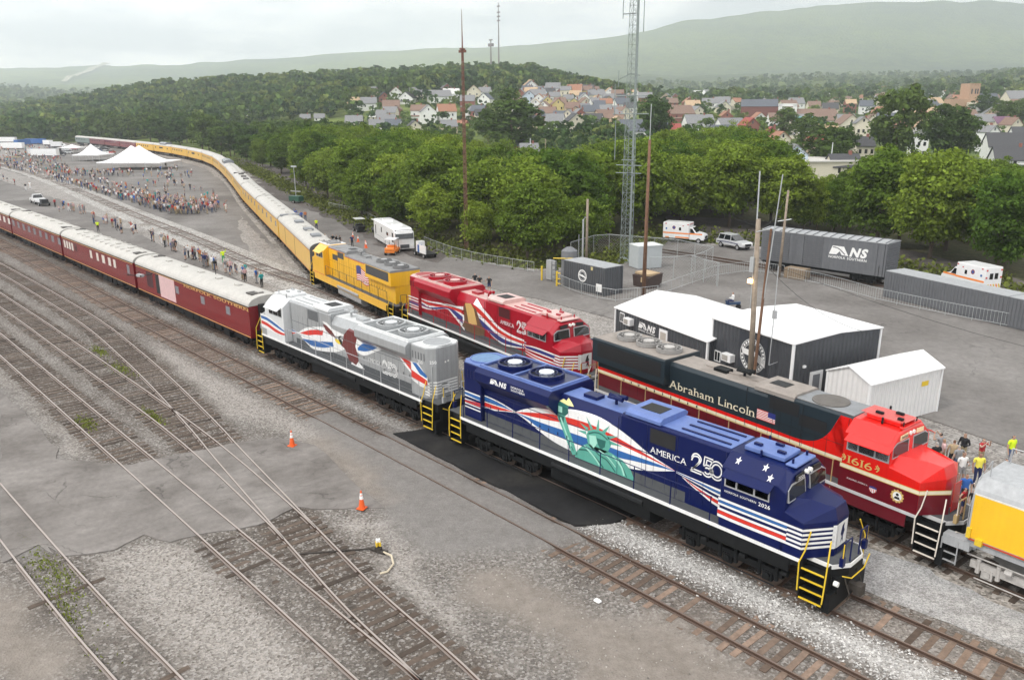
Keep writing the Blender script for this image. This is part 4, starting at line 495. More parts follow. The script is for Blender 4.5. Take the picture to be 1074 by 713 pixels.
def tree_proto(kind, seed):
    sh, nl, nc, ls, lm = {0: ('round', 13000, 170, .0165, LEAF_N), 1: ('round', 2600, 46, .032, LEAF_D), 2: ('round', 5200, 70, .024, LEAF_D), 3: ('cone', 2400, 60, .028, LEAF_C)}[kind]
    C, Nn, S = crown_pts(nl, nc, seed, sh, ls, .10 if kind != 0 else .07)
    cm = leaves('crown', C, Nn, S, mats=[lm])
    v, f = trunk(seed, .9 if kind == 3 else .55); tm = bpy.data.meshes.new('trunk'); tm.from_pydata(v, [], f); tm.materials.append(BARK); tm.update()
    return cm, tm
PROTO = {k: [tree_proto(k, 10*k+i) for i in range(n)] for k, n in ((0, 9), (1, 4), (2, 5), (3, 2))}
def plant_tree(X, Y, z, h, r, kind, label, group, name):
    cm, tm = PROTO[kind][R.randrange(len(PROTO[kind]))]
    e = empty(name, (X, Y, z-.1), R.uniform(0, 6.28), label, 'tree', group); s = r/(.40 if kind != 3 else .36); e.scale = (s, s, h)
    for nm, d_ in (('crown', cm), ('trunk', tm)):
        o = bpy.data.objects.new(nm, d_); COL.objects.link(o); o.parent = e
T_ = sorted(TREES, key=lambda t: -t[3]/max(20, w2c(t[0], t[1])[1]))
def place_word(X, Y):
    x, y = w2c(X, Y); u = 537+838*x/y*.97
    for lim, w_ in ((60, 'beyond the crowded yard end'), (160, 'behind the far maroon coaches'), (245, 'at the yellow train bend'), (345, 'above the dark cinder ground'), (420, 'behind the white motorcoach'), (500, 'by the rust brown mast'), (590, 'left of the grey tank'), (690, 'behind the lattice tower'), (790, 'behind the silver patrol car'), (900, 'behind the grey boxcar'), (1200, 'behind the right hand ambulance')):
        if u < lim: return w_, y
    return 'at the right of the town', y
seen = {}
for i, (X, Y, z, h, r, k) in enumerate(T_[:292]):
    pw, D = place_word(X, Y)
    tone = {0: 'bushy bright green tree', 1: 'dark green broad tree', 2: 'large dark green tree', 3: 'dark pointed evergreen tree'}[k]
    lab = '%s %s%s' % (tone, 'in front ' if (h/D > .085) else 'further back ', pw)
    seen[lab] = seen.get(lab, 0)+1; c = seen[lab]
    plant_tree(X, Y, z, h, r, k, lab, 'trees '+pw, 'deciduous_tree' if k != 3 else 'conifer_tree')
# the far wooded hill and valley: one mass of small crowns
HOUSES = list(HOUSES); hx = [(h_[0], h_[1]) for h_ in HOUSES]; rh = random.Random(21)
for (u0, u1, D0, D1, n, mn) in ((640,1090,330,640,66,13), (380,515,410,600,18,15), (640,1090,650,1300,80,21), (545,650,400,640,34,10)):
    c_ = 0; tries = 0
    while c_ < n and tries < 4000:
        tries += 1; u, D = rh.uniform(u0, u1), rh.uniform(D0, D1); x = (u-537)*D/838/.962; X, Y = c2w(x, D)
        if all((X-a)**2+(Y-b)**2 > mn*mn for a, b in hx): hx.append((X, Y)); c_ += 1; HOUSES.append((X, Y, elev_uD(u, D), rh.uniform(6.5, 11), rh.uniform(6.5, 9), rh.choice(['white','cream','white','brick','cream','tan','white']), rh.choice(['gray','brown','slate','gray','dark','gray','brown','tan','orange']), rh.choice((0, 1)), rh.uniform(-.4, .4)))
houses_xy = hx
cs, ns, ss, ms_ = [], [], [], []
base = []
for i in range(6): base.append(crown_pts(150, 12, 50+i, 'round', .085, .05))
def add_far(X, Y, z, h, r, q, lo=1.0):
    C, Nn, S = base[R.randrange(6)]
    if lo < 1:
        idx = rs.choice(len(C), int(len(C)*lo), replace=False); C, Nn, S = C[idx], Nn[idx], S[idx]*1/lo**.5
    a = R.uniform(0, 6.28); ca, sa = math.cos(a), math.sin(a); P_ = C.copy(); x = P_[:, 0]*ca-P_[:, 1]*sa; y = P_[:, 0]*sa+P_[:, 1]*ca
    cs.append(np.stack([X+x*r/.4, Y+y*r/.4, z+P_[:, 2]*h], 1)); ns.append(Nn); ss.append(S*(h*.6+r)); ms_.append(np.full(len(C), q))
def scatter(u0, u1, D0, D1, sp, hmin, hmax, keep=lambda u, D: True, lo=1.0, avoid=9):
    D = D0
    while D < D1:
        u = u0+R.uniform(0, 10); s_ = sp*(1+.25*(D-D0)/(D1-D0))
        while u < u1:
            DD = D+R.uniform(-.4, .4)*s_
            if keep(u, DD):
                x = (u-537)*DD/838/.962; X, Y = c2w(x, DD)
                if all((X-a)**2+(Y-b)**2 > avoid**2 for a, b in houses_xy) if DD < 700 else True:
                    h = R.uniform(hmin, hmax); z = elev_uD(u, DD)
                    if DD > 700: z += noise.fractal(Vector((X*.004, Y*.004, 0)), .9, 2., 5)*min(14, (DD-700)*.012)
                    q = R.choice((0, 0, 1, 1, 2, 3)); add_far(X, Y, z-1, h, h*R.uniform(.42, .58), q, lo)
            u += s_*838/DD*.962*R.uniform(.7, 1.3)
        D += s_*.85
scatter(-40, 250, 470, 1050, 12, 11, 17, lo=.8)
scatter(250, 660, 520, 1000, 11.5, 11, 17, lambda u, D: D > (640 if u > 540 else 560 if u > 380 else 500), lo=.8)
scatter(640, 1110, 300, 700, 12, 6, 10.5, lambda u, D: R.random() < .5, lo=.9, avoid=10)
scatter(380, 660, 300, 640, 11, 6, 10.5, lambda u, D: R.random() < .68, lo=.9, avoid=8)
scatter(640, 1110, 700, 2300, 26, 10, 18, lambda u, D: R.random() < .8, lo=.5)
scatter(-40, 640, 1100, 2600, 34, 11, 18, lambda u, D: R.random() < .85 and u < 230, lo=.45)
C = np.concatenate(cs); me = leaves('woods', C, np.concatenate(ns), np.concatenate(ss), np.concatenate(ms_), LEAF_F)
wo = bpy.data.objects.new('woods', me); COL.objects.link(wo); tag(wo, kind='stuff', label='far woods covering the hill and filling the valley behind the town')
print('far leaf faces', len(C))
# the cloud whose shade lies over the valley and the lower slopes of the ridge
def cloud(label, u, D, rx, ry, H, seed):
    x = (u-537)*D/838/.962; X, Y = c2w(x, D); k = H/math.tan(SUN_EL); X += k*math.cos(SUN_AZ); Y += k*math.sin(SUN_AZ)
    bm = bmesh.new(); bmesh.ops.create_icosphere(bm, subdivisions=4, radius=1)
    for v in bm.verts:
        n = 1+.45*noise.fractal(v.co*1.6+Vector((seed, 0, 0)), .8, 2.1, 5); v.co = Vector((v.co.x*rx*n, v.co.y*ry*n, v.co.z*220*n*(1 if v.co.z > 0 else .4)))
    me = bpy.data.meshes.new('clouds'); bm.to_mesh(me); bm.free(); me.materials.append(mat('cloud white', (.85,.85,.86), rough=1, var=0)); me.polygons.foreach_set('use_smooth', [True]*len(me.polygons))
    o = bpy.data.objects.new('clouds', me); COL.objects.link(o); o.location = (X, Y, H); o.rotation_euler = (0, 0, math.atan2(_R_.y, _R_.x)); tag(o, label, kind='stuff')
cloud('low cloud over the valley', 960, 3300, 1500, 1050, 1900, 3)
cloud('second low cloud over the ridge end', 1180, 5400, 1150, 1100, 1900, 8)
# ------------------------------------------------------------------ haze (air between the yard and the ridge)
hb = MB(); hb.box(-7600, 3200, -1500, 7800, -340, 880)
hm = bpy.data.materials.new('haze air'); hm.use_nodes = True; t = hm.node_tree
for x in list(t.nodes): t.nodes.remove(x)
o = t.nodes.new('ShaderNodeOutputMaterial'); pv = t.nodes.new('ShaderNodeVolumePrincipled'); pv.inputs['Color'].default_value = (.87,.94,1,1); pv.inputs['Density'].default_value = HAZE
pv.inputs['Anisotropy'].default_value = 0.35
t.links.new(pv.outputs[0], o.inputs['Volume'])
hz = hb.build('haze', hm, kind='stuff', label='thin pale summer haze over the valley')

# ------------------------------------------------------------------ railway tracks
def railmat(name, top, side):
    m = bpy.data.materials.new(name); m.use_nodes = True; t = m.node_tree; N = t.nodes; L = t.links; b = N['Principled BSDF']
    g = N.new('ShaderNodeNewGeometry'); s = N.new('ShaderNodeSeparateXYZ'); L.new(g.outputs['Normal'], s.inputs[0])
    r = N.new('ShaderNodeMapRange'); r.inputs['From Min'].default_value = .7; r.inputs['From Max'].default_value = .9; L.new(s.outputs[2], r.inputs['Value'])
    x = N.new('ShaderNodeMixRGB'); L.new(r.outputs[0], x.inputs[0]); x.inputs[1].default_value = (*side, 1); x.inputs[2].default_value = (*top, 1); L.new(x.outputs[0], b.inputs['Base Color'])
    mt = N.new('ShaderNodeMath'); mt.operation = 'MULTIPLY'; mt.inputs[1].default_value = .35; L.new(r.outputs[0], mt.inputs[0]); L.new(mt.outputs[0], b.inputs['Metallic']); b.inputs['Roughness'].default_value = .45
    return m
SHINY = railmat('polished rail', (.40,.35,.32), (.09,.05,.034)); RUSTY = railmat('rusty rail', (.20,.15,.125), (.075,.045,.032))
TIE = mat('creosote tie', (.088,.065,.05), rough=.95, var=.35, scale=5, island=.45); TIELITE = mat('brown tie', (.17,.12,.09), rough=.95, var=.35, scale=5, island=.55)
def resample(P, step):
    out = [P[0]]; acc = 0.
    for i in range(len(P)-1):
        a, b = Vector(P[i]), Vector(P[i+1]); l = (b-a).length; t = step-acc
        while t <= l: out.append(tuple(a.lerp(b, t/l))); t += step
        acc = (acc+l) % step
    out.append(tuple(P[-1])); return out
def offs(P, o):
    out = []
    for i, p in enumerate(P):
        a, b = Vector(P[max(0, i-1)]), Vector(P[min(len(P)-1, i+1)]); t = (b-a).normalized(); out.append((p[0]-t.y*o, p[1]+t.x*o))
    return out
def rail(M_, P, z0=-.17):
    for (w_, za, zb) in ((.075, -.05, 0.), (.02, -.14, -.05), (.17, z0, -.12)):
        A, B = offs(P, w_/2), offs(P, -w_/2)
        M_.loft([[(a[0], a[1], za), (b[0], b[1], za), (b[0], b[1], zb), (a[0], a[1], zb)] for a, b in zip(A, B)])
def sweep(name, P, prof, m_, kind='structure', amp=.03):
    M_ = MB(); A = [offs(P, o) for o, z in prof]; rings = []
    for i in range(len(P)):
        rings.append([(A[k][i][0], A[k][i][1], prof[k][1]+(amp*noise.noise(Vector((A[k][i][0]*.6, A[k][i][1]*1.2, k))) if 0 < k < len(prof)-1 else 0)) for k in range(len(prof))])
    M_.loft(rings, caps=False, closed=False); o = M_.build(name, m_, kind=kind, smooth=True)
    return fix_up(o)
def fix_up(o):
    if o.data.polygons and sum(p.normal.z for p in o.data.polygons) < 0: o.data.flip_normals()
    return o
TRK = {
 'a': [(70,0),(-110,0),(-200,-1.5)],
 'b': [(70,-4.4),(24,-4.15),(-19,-3.9),(-42,-3.8),(-65,-3.45),(-100,-3.2),(-200,-4.5)],
 'c': [(40,-15.1),(22,-14.0),(15,-13.2),(9.7,-12.85),(5.4,-12.35),(2.2,-11.95),(-2,-11.4),(-7,-10.75),(-11.6,-10.1),(-20.6,-9.05),(-28.6,-8.3),(-40,-7.5),(-53,-7.3),(-80,-7.4),(-200,-8.5)],
 'd': [(3.5,-12.15),(1.8,-12.0),(-5.9,-11.45),(-15,-11.15),(-38,-11.1),(-60,-11.2),(-200,-12.5)],
 'e': [(60,-14.7),(-45,-14.8),(-200,-16)],
 'f': [(40,-18.9),(20,-19.7),(9,-20.3),(3,-20.7),(-10,-21.25),(-60,-23)],
 'g': [(-25,12.3),(-33,13.3),(-41,14.3),(-55,15.0),(-83,18.2),(-118,21.6),(-149,25),(-213,31.7),(-288,35.6),(-440,38)],
 'h': [(75,4.6),(45,4.9),(35,5.4),(24.6,6.3),(18.4,6.9),(3.6,8.5),(-2,9.2),(-18.5,11.35),(-23.4,12.05),(-37.6,14.6),(-43,16.3),(-64.2,24.1),(-88.8,33.),(-119.4,44.2),(-156.2,58.5),(-205,76.3),(-235.4,85.4),(-271,92.6),(-293.3,95.8),(-332,99.2),(-389.6,102.5),(-442,104),(-520,104)],
}
PATH = {}
lab = {'a': 'track under the blue and silver engines', 'b': 'track next to the blue engine', 'c': 'curving switch track', 'd': 'merging yard track', 'e': 'straight yard track', 'f': 'grassy yard track', 'g': 'empty track between the crowds', 'h': 'curved track under the yellow train'}
for k, P in TRK.items():
    P = resample([tuple(q) for q in catmull(P, 10)], 1.2); PATH[k] = P
    far = k in 'gh'
    bm_ = {'a': BALLAST, 'b': OLDBAL, 'c': OLDBAL, 'd': OLDBAL, 'e': OLDBAL, 'f': BALLAST, 'g': BALLAST, 'h': OLDBAL}[k]
    hw = {'a': 2.3, 'b': 1.75, 'c': 1.5, 'd': 1.5, 'e': 1.6, 'f': 1.7, 'g': 2.6, 'h': 2.0}[k]
    dz = {'a': 0, 'b': -.004, 'c': .0, 'd': -.008, 'e': -.016, 'f': 0, 'g': .004, 'h': -.01}[k]
    if far: sweep('ballast', P, [(-hw-.5, -.30), (-hw, -.165+dz), (-1., -.135+dz), (0, -.15+dz), (1., -.135+dz), (hw, -.165+dz), (hw+.5, -.30)], bm_)
    M_ = MB(); Q = resample(P, 3.0) if far else P
    for s_ in (.75, -.75): rail(M_, offs(Q, s_))
    o = M_.build('track_rails', SHINY if k in 'cdefg' or False else RUSTY, kind='structure', label=lab[k])
    T = MB(); TP = resample(P, .54 if not far else .6); rr = random.Random(ord(k))
    for i, p in enumerate(TP[1:-1]):
        x, y = w2c(*p)
        if y < 12 or abs(x) > y*.75 or y > 330: continue
        a, b = Vector(TP[i]), Vector(TP[i+2]); t = (b-a).normalized(); n_ = Vector((-t.y, t.x)); hl = 1.3+rr.uniform(-.08, .08); an = rr.uniform(-.03, .03)
        t2 = t*math.cos(an)+n_*math.sin(an); n2 = n_*math.cos(an)-t*math.sin(an); zt = -.120+rr.uniform(-.035, .008)-(.03*rr.random() if k in 'ef' and p[0] > -14 else 0)
        c = Vector(p)+n_*rr.uniform(-.05, .05); i0 = len(T.v)
        for z in (-.3, zt):
            for sx, sy in ((-1,-1),(1,-1),(1,1),(-1,1)): q = c+t2*.115*sx+n2*hl*sy; T.v.append((q.x, q.y, z))
        for f in ((4,5,6,7),(0,1,5,4),(1,2,6,5),(2,3,7,6),(3,0,4,7)): T.f.append(tuple(i0+j for j in f)); T.m.append(0)
    T.build('track_ties', TIELITE if k in 'ab' else TIE, kind='structure', parent=None)
FINE = gravel('fine grey gravel', (.20,.195,.19), (.25,.245,.24), (.6,.6,.6), size=22, spk=.35, big=.4, amt=.35)
sheet('gravel_strip', [(70,1.8),(70,4.0),(22,5.6),(10,6.4),(10,1.8)], -.168, FINE, .05, (.8,.2,3))
STONE = gravel('light stone fill', (.33,.31,.295), (.43,.41,.395), (.85,.84,.82), size=9, spk=.65, big=.25, stain=(.26,.24,.22), amt=.85)
sheet('asphalt_crossing', PATCH_A, -.035, ASPH, .12, (.35,.16,1))
sheet('new_asphalt_crossing', BLACK, -.012, BLACKTOP, .2, (1,.03,4))
sheet('asphalt_patch', [(-9.6, -20.86), (-7.93, -20.5), (-2.06, -20.39), (-4.74, -20.95), (-6.93, -21.41)], -.03, ASPH, .15, (.5,.1,11))
sheet('cinder_ground', [(-265.51, 108.41), (-200.08, 95.06), (-118.6, 61.8), (-72.49, 45.53), (-47.38, 38.51), (-42.3, 31.39), (-58.88, 34.49), (-96.25, 45.63), (-127.47, 53.27)], -.16, CINDER, .1, (3,1.2,17))
sheet('gravel_bank', [(-102.07, 34.4), (-74.45, 24.79), (-56.99, 19.25), (-45.25, 16.46), (-42.08, 14.08), (-51.72, 15.26), (-66.66, 19.18), (-85.85, 26.52)], -.176, GRAVEL, .1, (2,.6,18))
sheet('cinder_ground', [(-36.45, 68.84), (-22.37, 70.97), (-0.49, 65.5), (13.26, 61.74), (11.81, 67.51), (-6.05, 79.94), (-31.34, 92.24), (-49.23, 86.23)], -.17, CINDER, .1, (2,.8,19))
DUST = [[(-3.42, -3.51), (-3.32, -2.4), (4.33, -2.88), (11.24, -2.88), (11.94, -3.46), (11.46, -5.66), (9.84, -8.95), (6.63, -9.03), (2.92, -7.77), (-2.29, -6.97), (-8.2, -5.36), (-8.1, -3.48)], [(-31.68, -19.77), (-27.81, -17.16), (-12.85, -17.63), (-9.97, -18.28), (-3.15, -19.28), (-2.01, -21.39), (-7.21, -23.53)]]
LITE = [[(-0.12, -19.4), (-0.31, -17.45), (1.09, -15.76), (4.86, -15.19), (9.95, -15.11), (13.24, -15.43), (14.34, -15.96), (10.67, -19.83), (4.68, -19.85)], [(2.29, -10.48), (3.44, -9.92), (5.01, -8.92), (7.87, -9.43), (12.13, -10.33), (16.32, -12.18), (15.9, -12.63), (10.4, -11.71)], [(-33.36, -5.19), (-19.45, -5.68), (-7.81, -4.95), (-1.75, -4.63), (-1.8, -6.11), (-4.55, -6.81), (-10.18, -7.42), (-13.89, -9.03), (-26.02, -7.83)], [(14.38, -4.18), (17.86, -3.87), (20.9, -3.6), (24.34, -3.67), (24.38, -5.07), (22.06, -5.61), (18.58, -6.04), (14.84, -5.86)], [(-30.11, -16.7), (-21.07, -16.49), (-13.88, -17.27), (-10.74, -15.78), (-17.32, -14.84), (-27.11, -15.04), (-38.08, -15.08)], [(-50.2, -12.61), (-32.21, -12.55), (-22.89, -12.06), (-23.89, -11.14), (-39.49, -10.68), (-59.08, -10.81)], [(12.1, -1.48), (17.96, -1.43), (23.21, -1.16), (28.38, -1.15), (27.84, 0.81), (22.45, 0.51), (13.61, 0.72)]]
DIRTP = [[(9.84, -8.95), (10.91, -7.31), (14.67, -6.77), (18.41, -5.81), (22.37, -4.95), (23.77, -5.1), (20.83, -9.11), (17.29, -9.61), (14.46, -9.57), (12.38, -10.08)], [(-7.21, -23.53), (-2.02, -22.4), (2.53, -22.12), (7.65, -22.4), (7.19, -23.5), (3.98, -23.62), (-2.03, -24.32)], [(-5.87, -6.06), (0.1, -6.17), (3.08, -7.61), (0.83, -7.77), (-2.99, -7.71)]]
OILY = [[(-127.39, -2.46), (-106.82, -1.11), (-72.12, -1.25), (-46.85, -1.25), (-22.66, -1.68), (-5.05, -2.09), (-3.13, -2.61), (-3.42, -3.51), (-17.42, -3.87), (-38.97, -3.99), (-61.36, -4.13), (-93.8, -3.76), (-110.98, -5.24)], [(3.19, -12.64), (5.77, -9.93), (7.23, -10.42), (7.55, -13.32), (5.22, -13.28)], [(-28.95, -10.86), (-21.76, -8.07), (-8.24, -9.51), (-7.35, -10.46), (-16.56, -11.79), (-24.84, -12.69)], [(-48.37, -10.74), (-33.74, -8.74), (-19.69, -10.1), (-22.44, -11.6), (-43.42, -12.59)]]
#NEARMESH
def poly_sd(poly, X, Y):
    n = len(poly); dmin = np.full(X.shape, 1e9); ins = np.zeros(X.shape, bool)
    for i in range(n):
        ax, ay = poly[i]; bx, by = poly[(i+1) % n]; ex, ey = bx-ax, by-ay
        t = np.clip(((X-ax)*ex+(Y-ay)*ey)/(ex*ex+ey*ey+1e-9), 0, 1); dmin = np.minimum(dmin, np.hypot(X-ax-t*ex, Y-ay-t*ey))
        c = ((ay > Y) != (by > Y)) & (X < (bx-ax)*(Y-ay)/((by-ay) if abs(by-ay) > 1e-9 else 1e-9)+ax); ins ^= c
    return np.where(ins, dmin, -dmin)
def path_d(P, X, Y):
    dmin = np.full(X.shape, 1e9)
    for i in range(0, len(P)-1):
        ax, ay = P[i]; bx, by = P[i+1]; ex, ey = bx-ax, by-ay; t = np.clip(((X-ax)*ex+(Y-ay)*ey)/(ex*ex+ey*ey+1e-9), 0, 1)
        dmin = np.minimum(dmin, np.hypot(X-ax-t*ex, Y-ay-t*ey))
    return dmin
xs_ = np.concatenate([np.arange(-150, -60, .8), np.arange(-60, 50, .32), np.arange(50, 72, .8)]); ys_ = np.arange(-28, 8.0, .32)
GX, GY = np.meshgrid(xs_, ys_); FX, FY = GX.ravel(), GY.ravel()
nz1 = np.array([noise.noise(Vector((x*.35, y*.35, 1))) for x, y in zip(FX, FY)]); nz2 = np.array([noise.noise(Vector((x*1.4, y*1.4, 4))) for x, y in zip(FX, FY)])
def mask(polys, soft, amp): 
    v = np.zeros(FX.shape)
    for p_ in polys: v = np.maximum(v, np.clip((poly_sd(p_, FX, FY)+amp*(nz1*1.4+nz2*.7))/soft+.5, 0, 1))
    return v
mk_ = [mask(DUST, 1.2, .6), mask(LITE, .9, .7), mask(DIRTP, 1.6, 1.0), mask(OILY, 1.2, .8)]
near_ = {}
Z = np.full(FX.shape, -.205)+nz1*.012+nz2*.008
tr_ = np.zeros(FX.shape)
for k in 'abcdef':
    dd = path_d([p for p in PATH[k] if -160 < p[0] < 80], FX, FY); near_[k] = dd
    Z = np.maximum(Z, -.155-np.clip((dd-1.35)/.9, 0, 1)*.075+nz2*.016+nz1*.022+(.022 if k in 'ef' else .012)*np.clip((FX+14)/6, 0, 1)*(1 if k in 'cdef' else 0))
    wgt = {'a': .35, 'b': .7, 'c': 1, 'd': 1, 'e': .95, 'f': .4}[k]
    tr_ = np.maximum(tr_, np.clip(1.15-np.abs(dd-.75)/.3, 0, 1)*.8)
    tr_ = np.maximum(tr_, np.clip(1-(dd-1.1)/.9+nz1*.5, 0, 1)*wgt*np.where((FX > -2) & (k in 'e'), .55, 1))
Z = np.where(near_['a'] < 1.0, np.maximum(Z, -.145), Z)
Z = np.maximum(Z, -.05*np.ones(FX.shape)*0+np.where(mk_[0] > .5, -.06+nz2*.01, -1))*1.0 if False else Z
sw = path_d([(70,-2.15),(11.5,-1.95)], FX, FY); Z = np.where((FX > 11) & (sw < 1.2), np.maximum(Z, -.06-(sw/1.2)**2*.11+nz2*.03), Z)
fw = np.clip(1.2-sw+nz2*.4, 0, 1)*np.clip((FX-10.5), 0, 1)*.85
sw2 = path_d([(2,-1.8),(-60,-1.8)], FX, FY); fw = np.maximum(fw, np.clip(.8-sw2+nz2*.5, 0, 1)*.6)
sdA = poly_sd(PATCH_A, FX, FY); Z = np.maximum(Z, -.21+.135*np.clip((sdA+1.1+nz2*.25)/1.0, 0, 1))
dustlift = np.clip(mk_[0], 0, 1)*np.where((FX > -14) & (FY > -12), 1, 0); Z = np.maximum(Z, -.205+dustlift*.165)
me = bpy.data.meshes.new('rail_yard'); nx, ny = len(xs_), len(ys_)
idx = np.arange(nx*ny).reshape(ny, nx); q = np.stack([idx[:-1, :-1], idx[:-1, 1:], idx[1:, 1:], idx[1:, :-1]], -1).reshape(-1, 4)
me.vertices.add(nx*ny); me.vertices.foreach_set('co', np.stack([FX, FY, Z], 1).reshape(-1)); me.loops.add(q.size); me.loops.foreach_set('vertex_index', q.reshape(-1).astype(np.int32))
me.polygons.add(len(q)); me.polygons.foreach_set('loop_start', np.arange(0, q.size, 4, dtype=np.int32)); me.polygons.foreach_set('loop_total', np.full(len(q), 4, dtype=np.int32)); me.polygons.foreach_set('use_smooth', [True]*len(q))
for nm_, arr in (('ground_a', np.stack([mk_[0], np.maximum(mk_[1]*(1-tr_*.6), 0), mk_[2], np.ones_like(Z)], 1)), ('ground_b', np.stack([np.maximum(mk_[3]*.8, tr_*(1-.7*mk_[0])), fw, np.zeros_like(Z), np.ones_like(Z)], 1))):
    at_ = me.attributes.new(nm_, 'FLOAT_COLOR', 'POINT'); at_.data.foreach_set('color', arr.reshape(-1))
me.update(); me.validate()
def yard_material():
    m = bpy.data.materials.new('yard ground of mixed gravel'); m.use_nodes = True; t = m.node_tree; N = t.nodes; L = t.links; b = N['Principled BSDF']; b.inputs['Roughness'].default_value = .95; b.inputs['Specular IOR Level'].default_value = .2
    tx = N.new('ShaderNodeTexCoord')
    def tex(kind, sc, **kw):
        n = N.new(kind); n.inputs['Scale'].default_value = sc
        for a, v in kw.items(): n.inputs[a].default_value = v
        L.new(tx.outputs['Object'], n.inputs['Vector']); return n
    def rng(s, a, b_, c=0., d=1.):
        r = N.new('ShaderNodeMapRange'); r.inputs['From Min'].default_value = a; r.inputs['From Max'].default_value = b_; r.inputs['To Min'].default_value = c; r.inputs['To Max'].default_value = d; L.new(s, r.inputs['Value']); return r.outputs[0]
    def mix(f, a, c):
        x = N.new('ShaderNodeMixRGB')
        L.new(f, x.inputs[0])
        for k, q in ((1, a), (2, c)):
            if isinstance(q, tuple): x.inputs[k].default_value = (*q, 1)
            else: L.new(q, x.inputs[k])
        return x.outputs[0]
    def mul(a, c):
        x = N.new('ShaderNodeMath'); x.operation = 'MULTIPLY'
        L.new(a, x.inputs[0])
        if isinstance(c, float): x.inputs[1].default_value = c
        else: L.new(c, x.inputs[1])
        return x.outputs[0]
    big = tex('ShaderNodeTexNoise', .22, Detail=6, Roughness=.65).outputs[0]; mid = tex('ShaderNodeTexNoise', 1.7, Detail=10, Roughness=.78).outputs[0]
    v1 = tex('ShaderNodeTexVoronoi', 12); v2 = tex('ShaderNodeTexVoronoi', 30)
    s1 = N.new('ShaderNodeSeparateColor'); L.new(v1.outputs['Color'], s1.inputs[0]); s2 = N.new('ShaderNodeSeparateColor'); L.new(v2.outputs['Color'], s2.inputs[0])
    A = N.new('ShaderNodeAttribute'); A.attribute_name = 'ground_a'; B = N.new('ShaderNodeAttribute'); B.attribute_name = 'ground_b'
    a_ = N.new('ShaderNodeSeparateColor'); L.new(A.outputs['Color'], a_.inputs[0]); b_ = N.new('ShaderNodeSeparateColor'); L.new(B.outputs['Color'], b_.inputs[0])
    col = mix(rng(big, .36, .64), (.125,.112,.10), (.20,.185,.17))
    col = mix(mul(rng(mid, .55, .7), .5), col, (.11,.095,.082))
    col = mix(mul(a_.outputs[1], .85), col, (.285,.262,.24))
    col = mix(mul(b_.outputs[1], .95), col, (.43,.42,.405))
    oil = mix(rng(mid, .4, .62), (.058,.047,.039), (.135,.115,.098)); col = mix(mul(b_.outputs[0], .85), col, oil)
    # single stones
    k = rng(s1.outputs[0], 0, 1, .7, 1.3); vm = N.new('ShaderNodeVectorMath'); vm.operation = 'SCALE'; L.new(col, vm.inputs[0]); L.new(k, vm.inputs['Scale']); col = vm.outputs[0]
    k = rng(s2.outputs[0], 0, 1, .8, 1.2); vm = N.new('ShaderNodeVectorMath'); vm.operation = 'SCALE'; L.new(col, vm.inputs[0]); L.new(k, vm.inputs['Scale']); col = vm.outputs[0]
    bright = mix(b_.outputs[1], (.40,.38,.36), (.72,.71,.70)); col = mix(mul(rng(s1.outputs[1], .76, .84), .5), col, bright)
    col = mix(mul(rng(s1.outputs[2], .88, .92), .6), col, (.07,.055,.045))
    dust = mix(rng(mid, .35, .65), (.16,.15,.142), (.225,.213,.203)); col = mix(mul(a_.outputs[0], .82), col, dust)
    dirt = mix(rng(mid, .35, .65), (.18,.155,.133), (.265,.235,.207)); col = mix(mul(a_.outputs[2], .9), col, dirt)
    L.new(col, b.inputs['Base Color'])
    bp = N.new('ShaderNodeBump'); bp.inputs['Strength'].default_value = .7; bp.inputs['Distance'].default_value = .035; L.new(v1.outputs['Distance'], bp.inputs['Height']); L.new(bp.outputs[0], b.inputs['Normal'])
    return m
me.materials.append(yard_material()); ob_ = bpy.data.objects.new('rail_yard', me); COL.objects.link(ob_); ob_['kind'] = 'structure'
ROCK = mat('loose stone', (.27,.25,.23), rough=.95, island=.6, var=0)
def stones(n, f, smin=.04, smax=.09, seed=1):
    rr = random.Random(seed); M_ = MB()
    for _ in range(n):
        x, y, z = f(rr); s_ = rr.uniform(smin, smax); i = len(M_.v)
        pts = [Vector((rr.uniform(.6,1), 0, 0)), Vector((-.4, rr.uniform(.6,1), 0)), Vector((-.5, -rr.uniform(.5,.9), .1)), Vector((rr.uniform(-.1,.2), 0, rr.uniform(.5,.9)))]
        a = rr.uniform(0, 6.28); ca, sa = math.cos(a), math.sin(a)
        for q in pts: M_.v.append((x+s_*(q.x*ca-q.y*sa), y+s_*(q.x*sa+q.y*ca), z+s_*q.z))
        for t in ((0,1,3),(1,2,3),(2,0,3)): M_.f.append(tuple(i+j for j in t)); M_.m.append(0)
    return M_
def near(rr): return rr.uniform(-25, 32), rr.uniform(-22, -1.2)
def fst(rr):
    while 1:
        x, y = near(rr)
        if not inside(x, y): return x, y, -.2
def inside(x, y):
    for P in (PATCH_A, BLACK):
        c = False; j = len(P)-1
        for i in range(len(P)):
            if (P[i][1] > y) != (P[j][1] > y) and x < (P[j][0]-P[i][0])*(y-P[i][1])/(P[j][1]-P[i][1])+P[i][0]: c = not c
            j = i
        if c: return True
    return False
stones(7000, fst, .025, .06, 2).build('gravel', ROCK, kind='stuff', label='loose pale stones lying over the rail yard')
ROCKW = mat('white stone', (.48,.47,.455), rough=.9, island=.5, var=0)
stones(11000, lambda rr: (rr.uniform(11.5, 45), -2.0+rr.gauss(0, .5), -.09+rr.uniform(-.04, .03)), .035, .075, 3).build('ballast_stones', ROCKW, kind='stuff', label='fresh white stones heaped between the near tracks')
WEED = mat('yellow green weeds', (.17,.2,.03), rough=1, island=.5, var=.2)
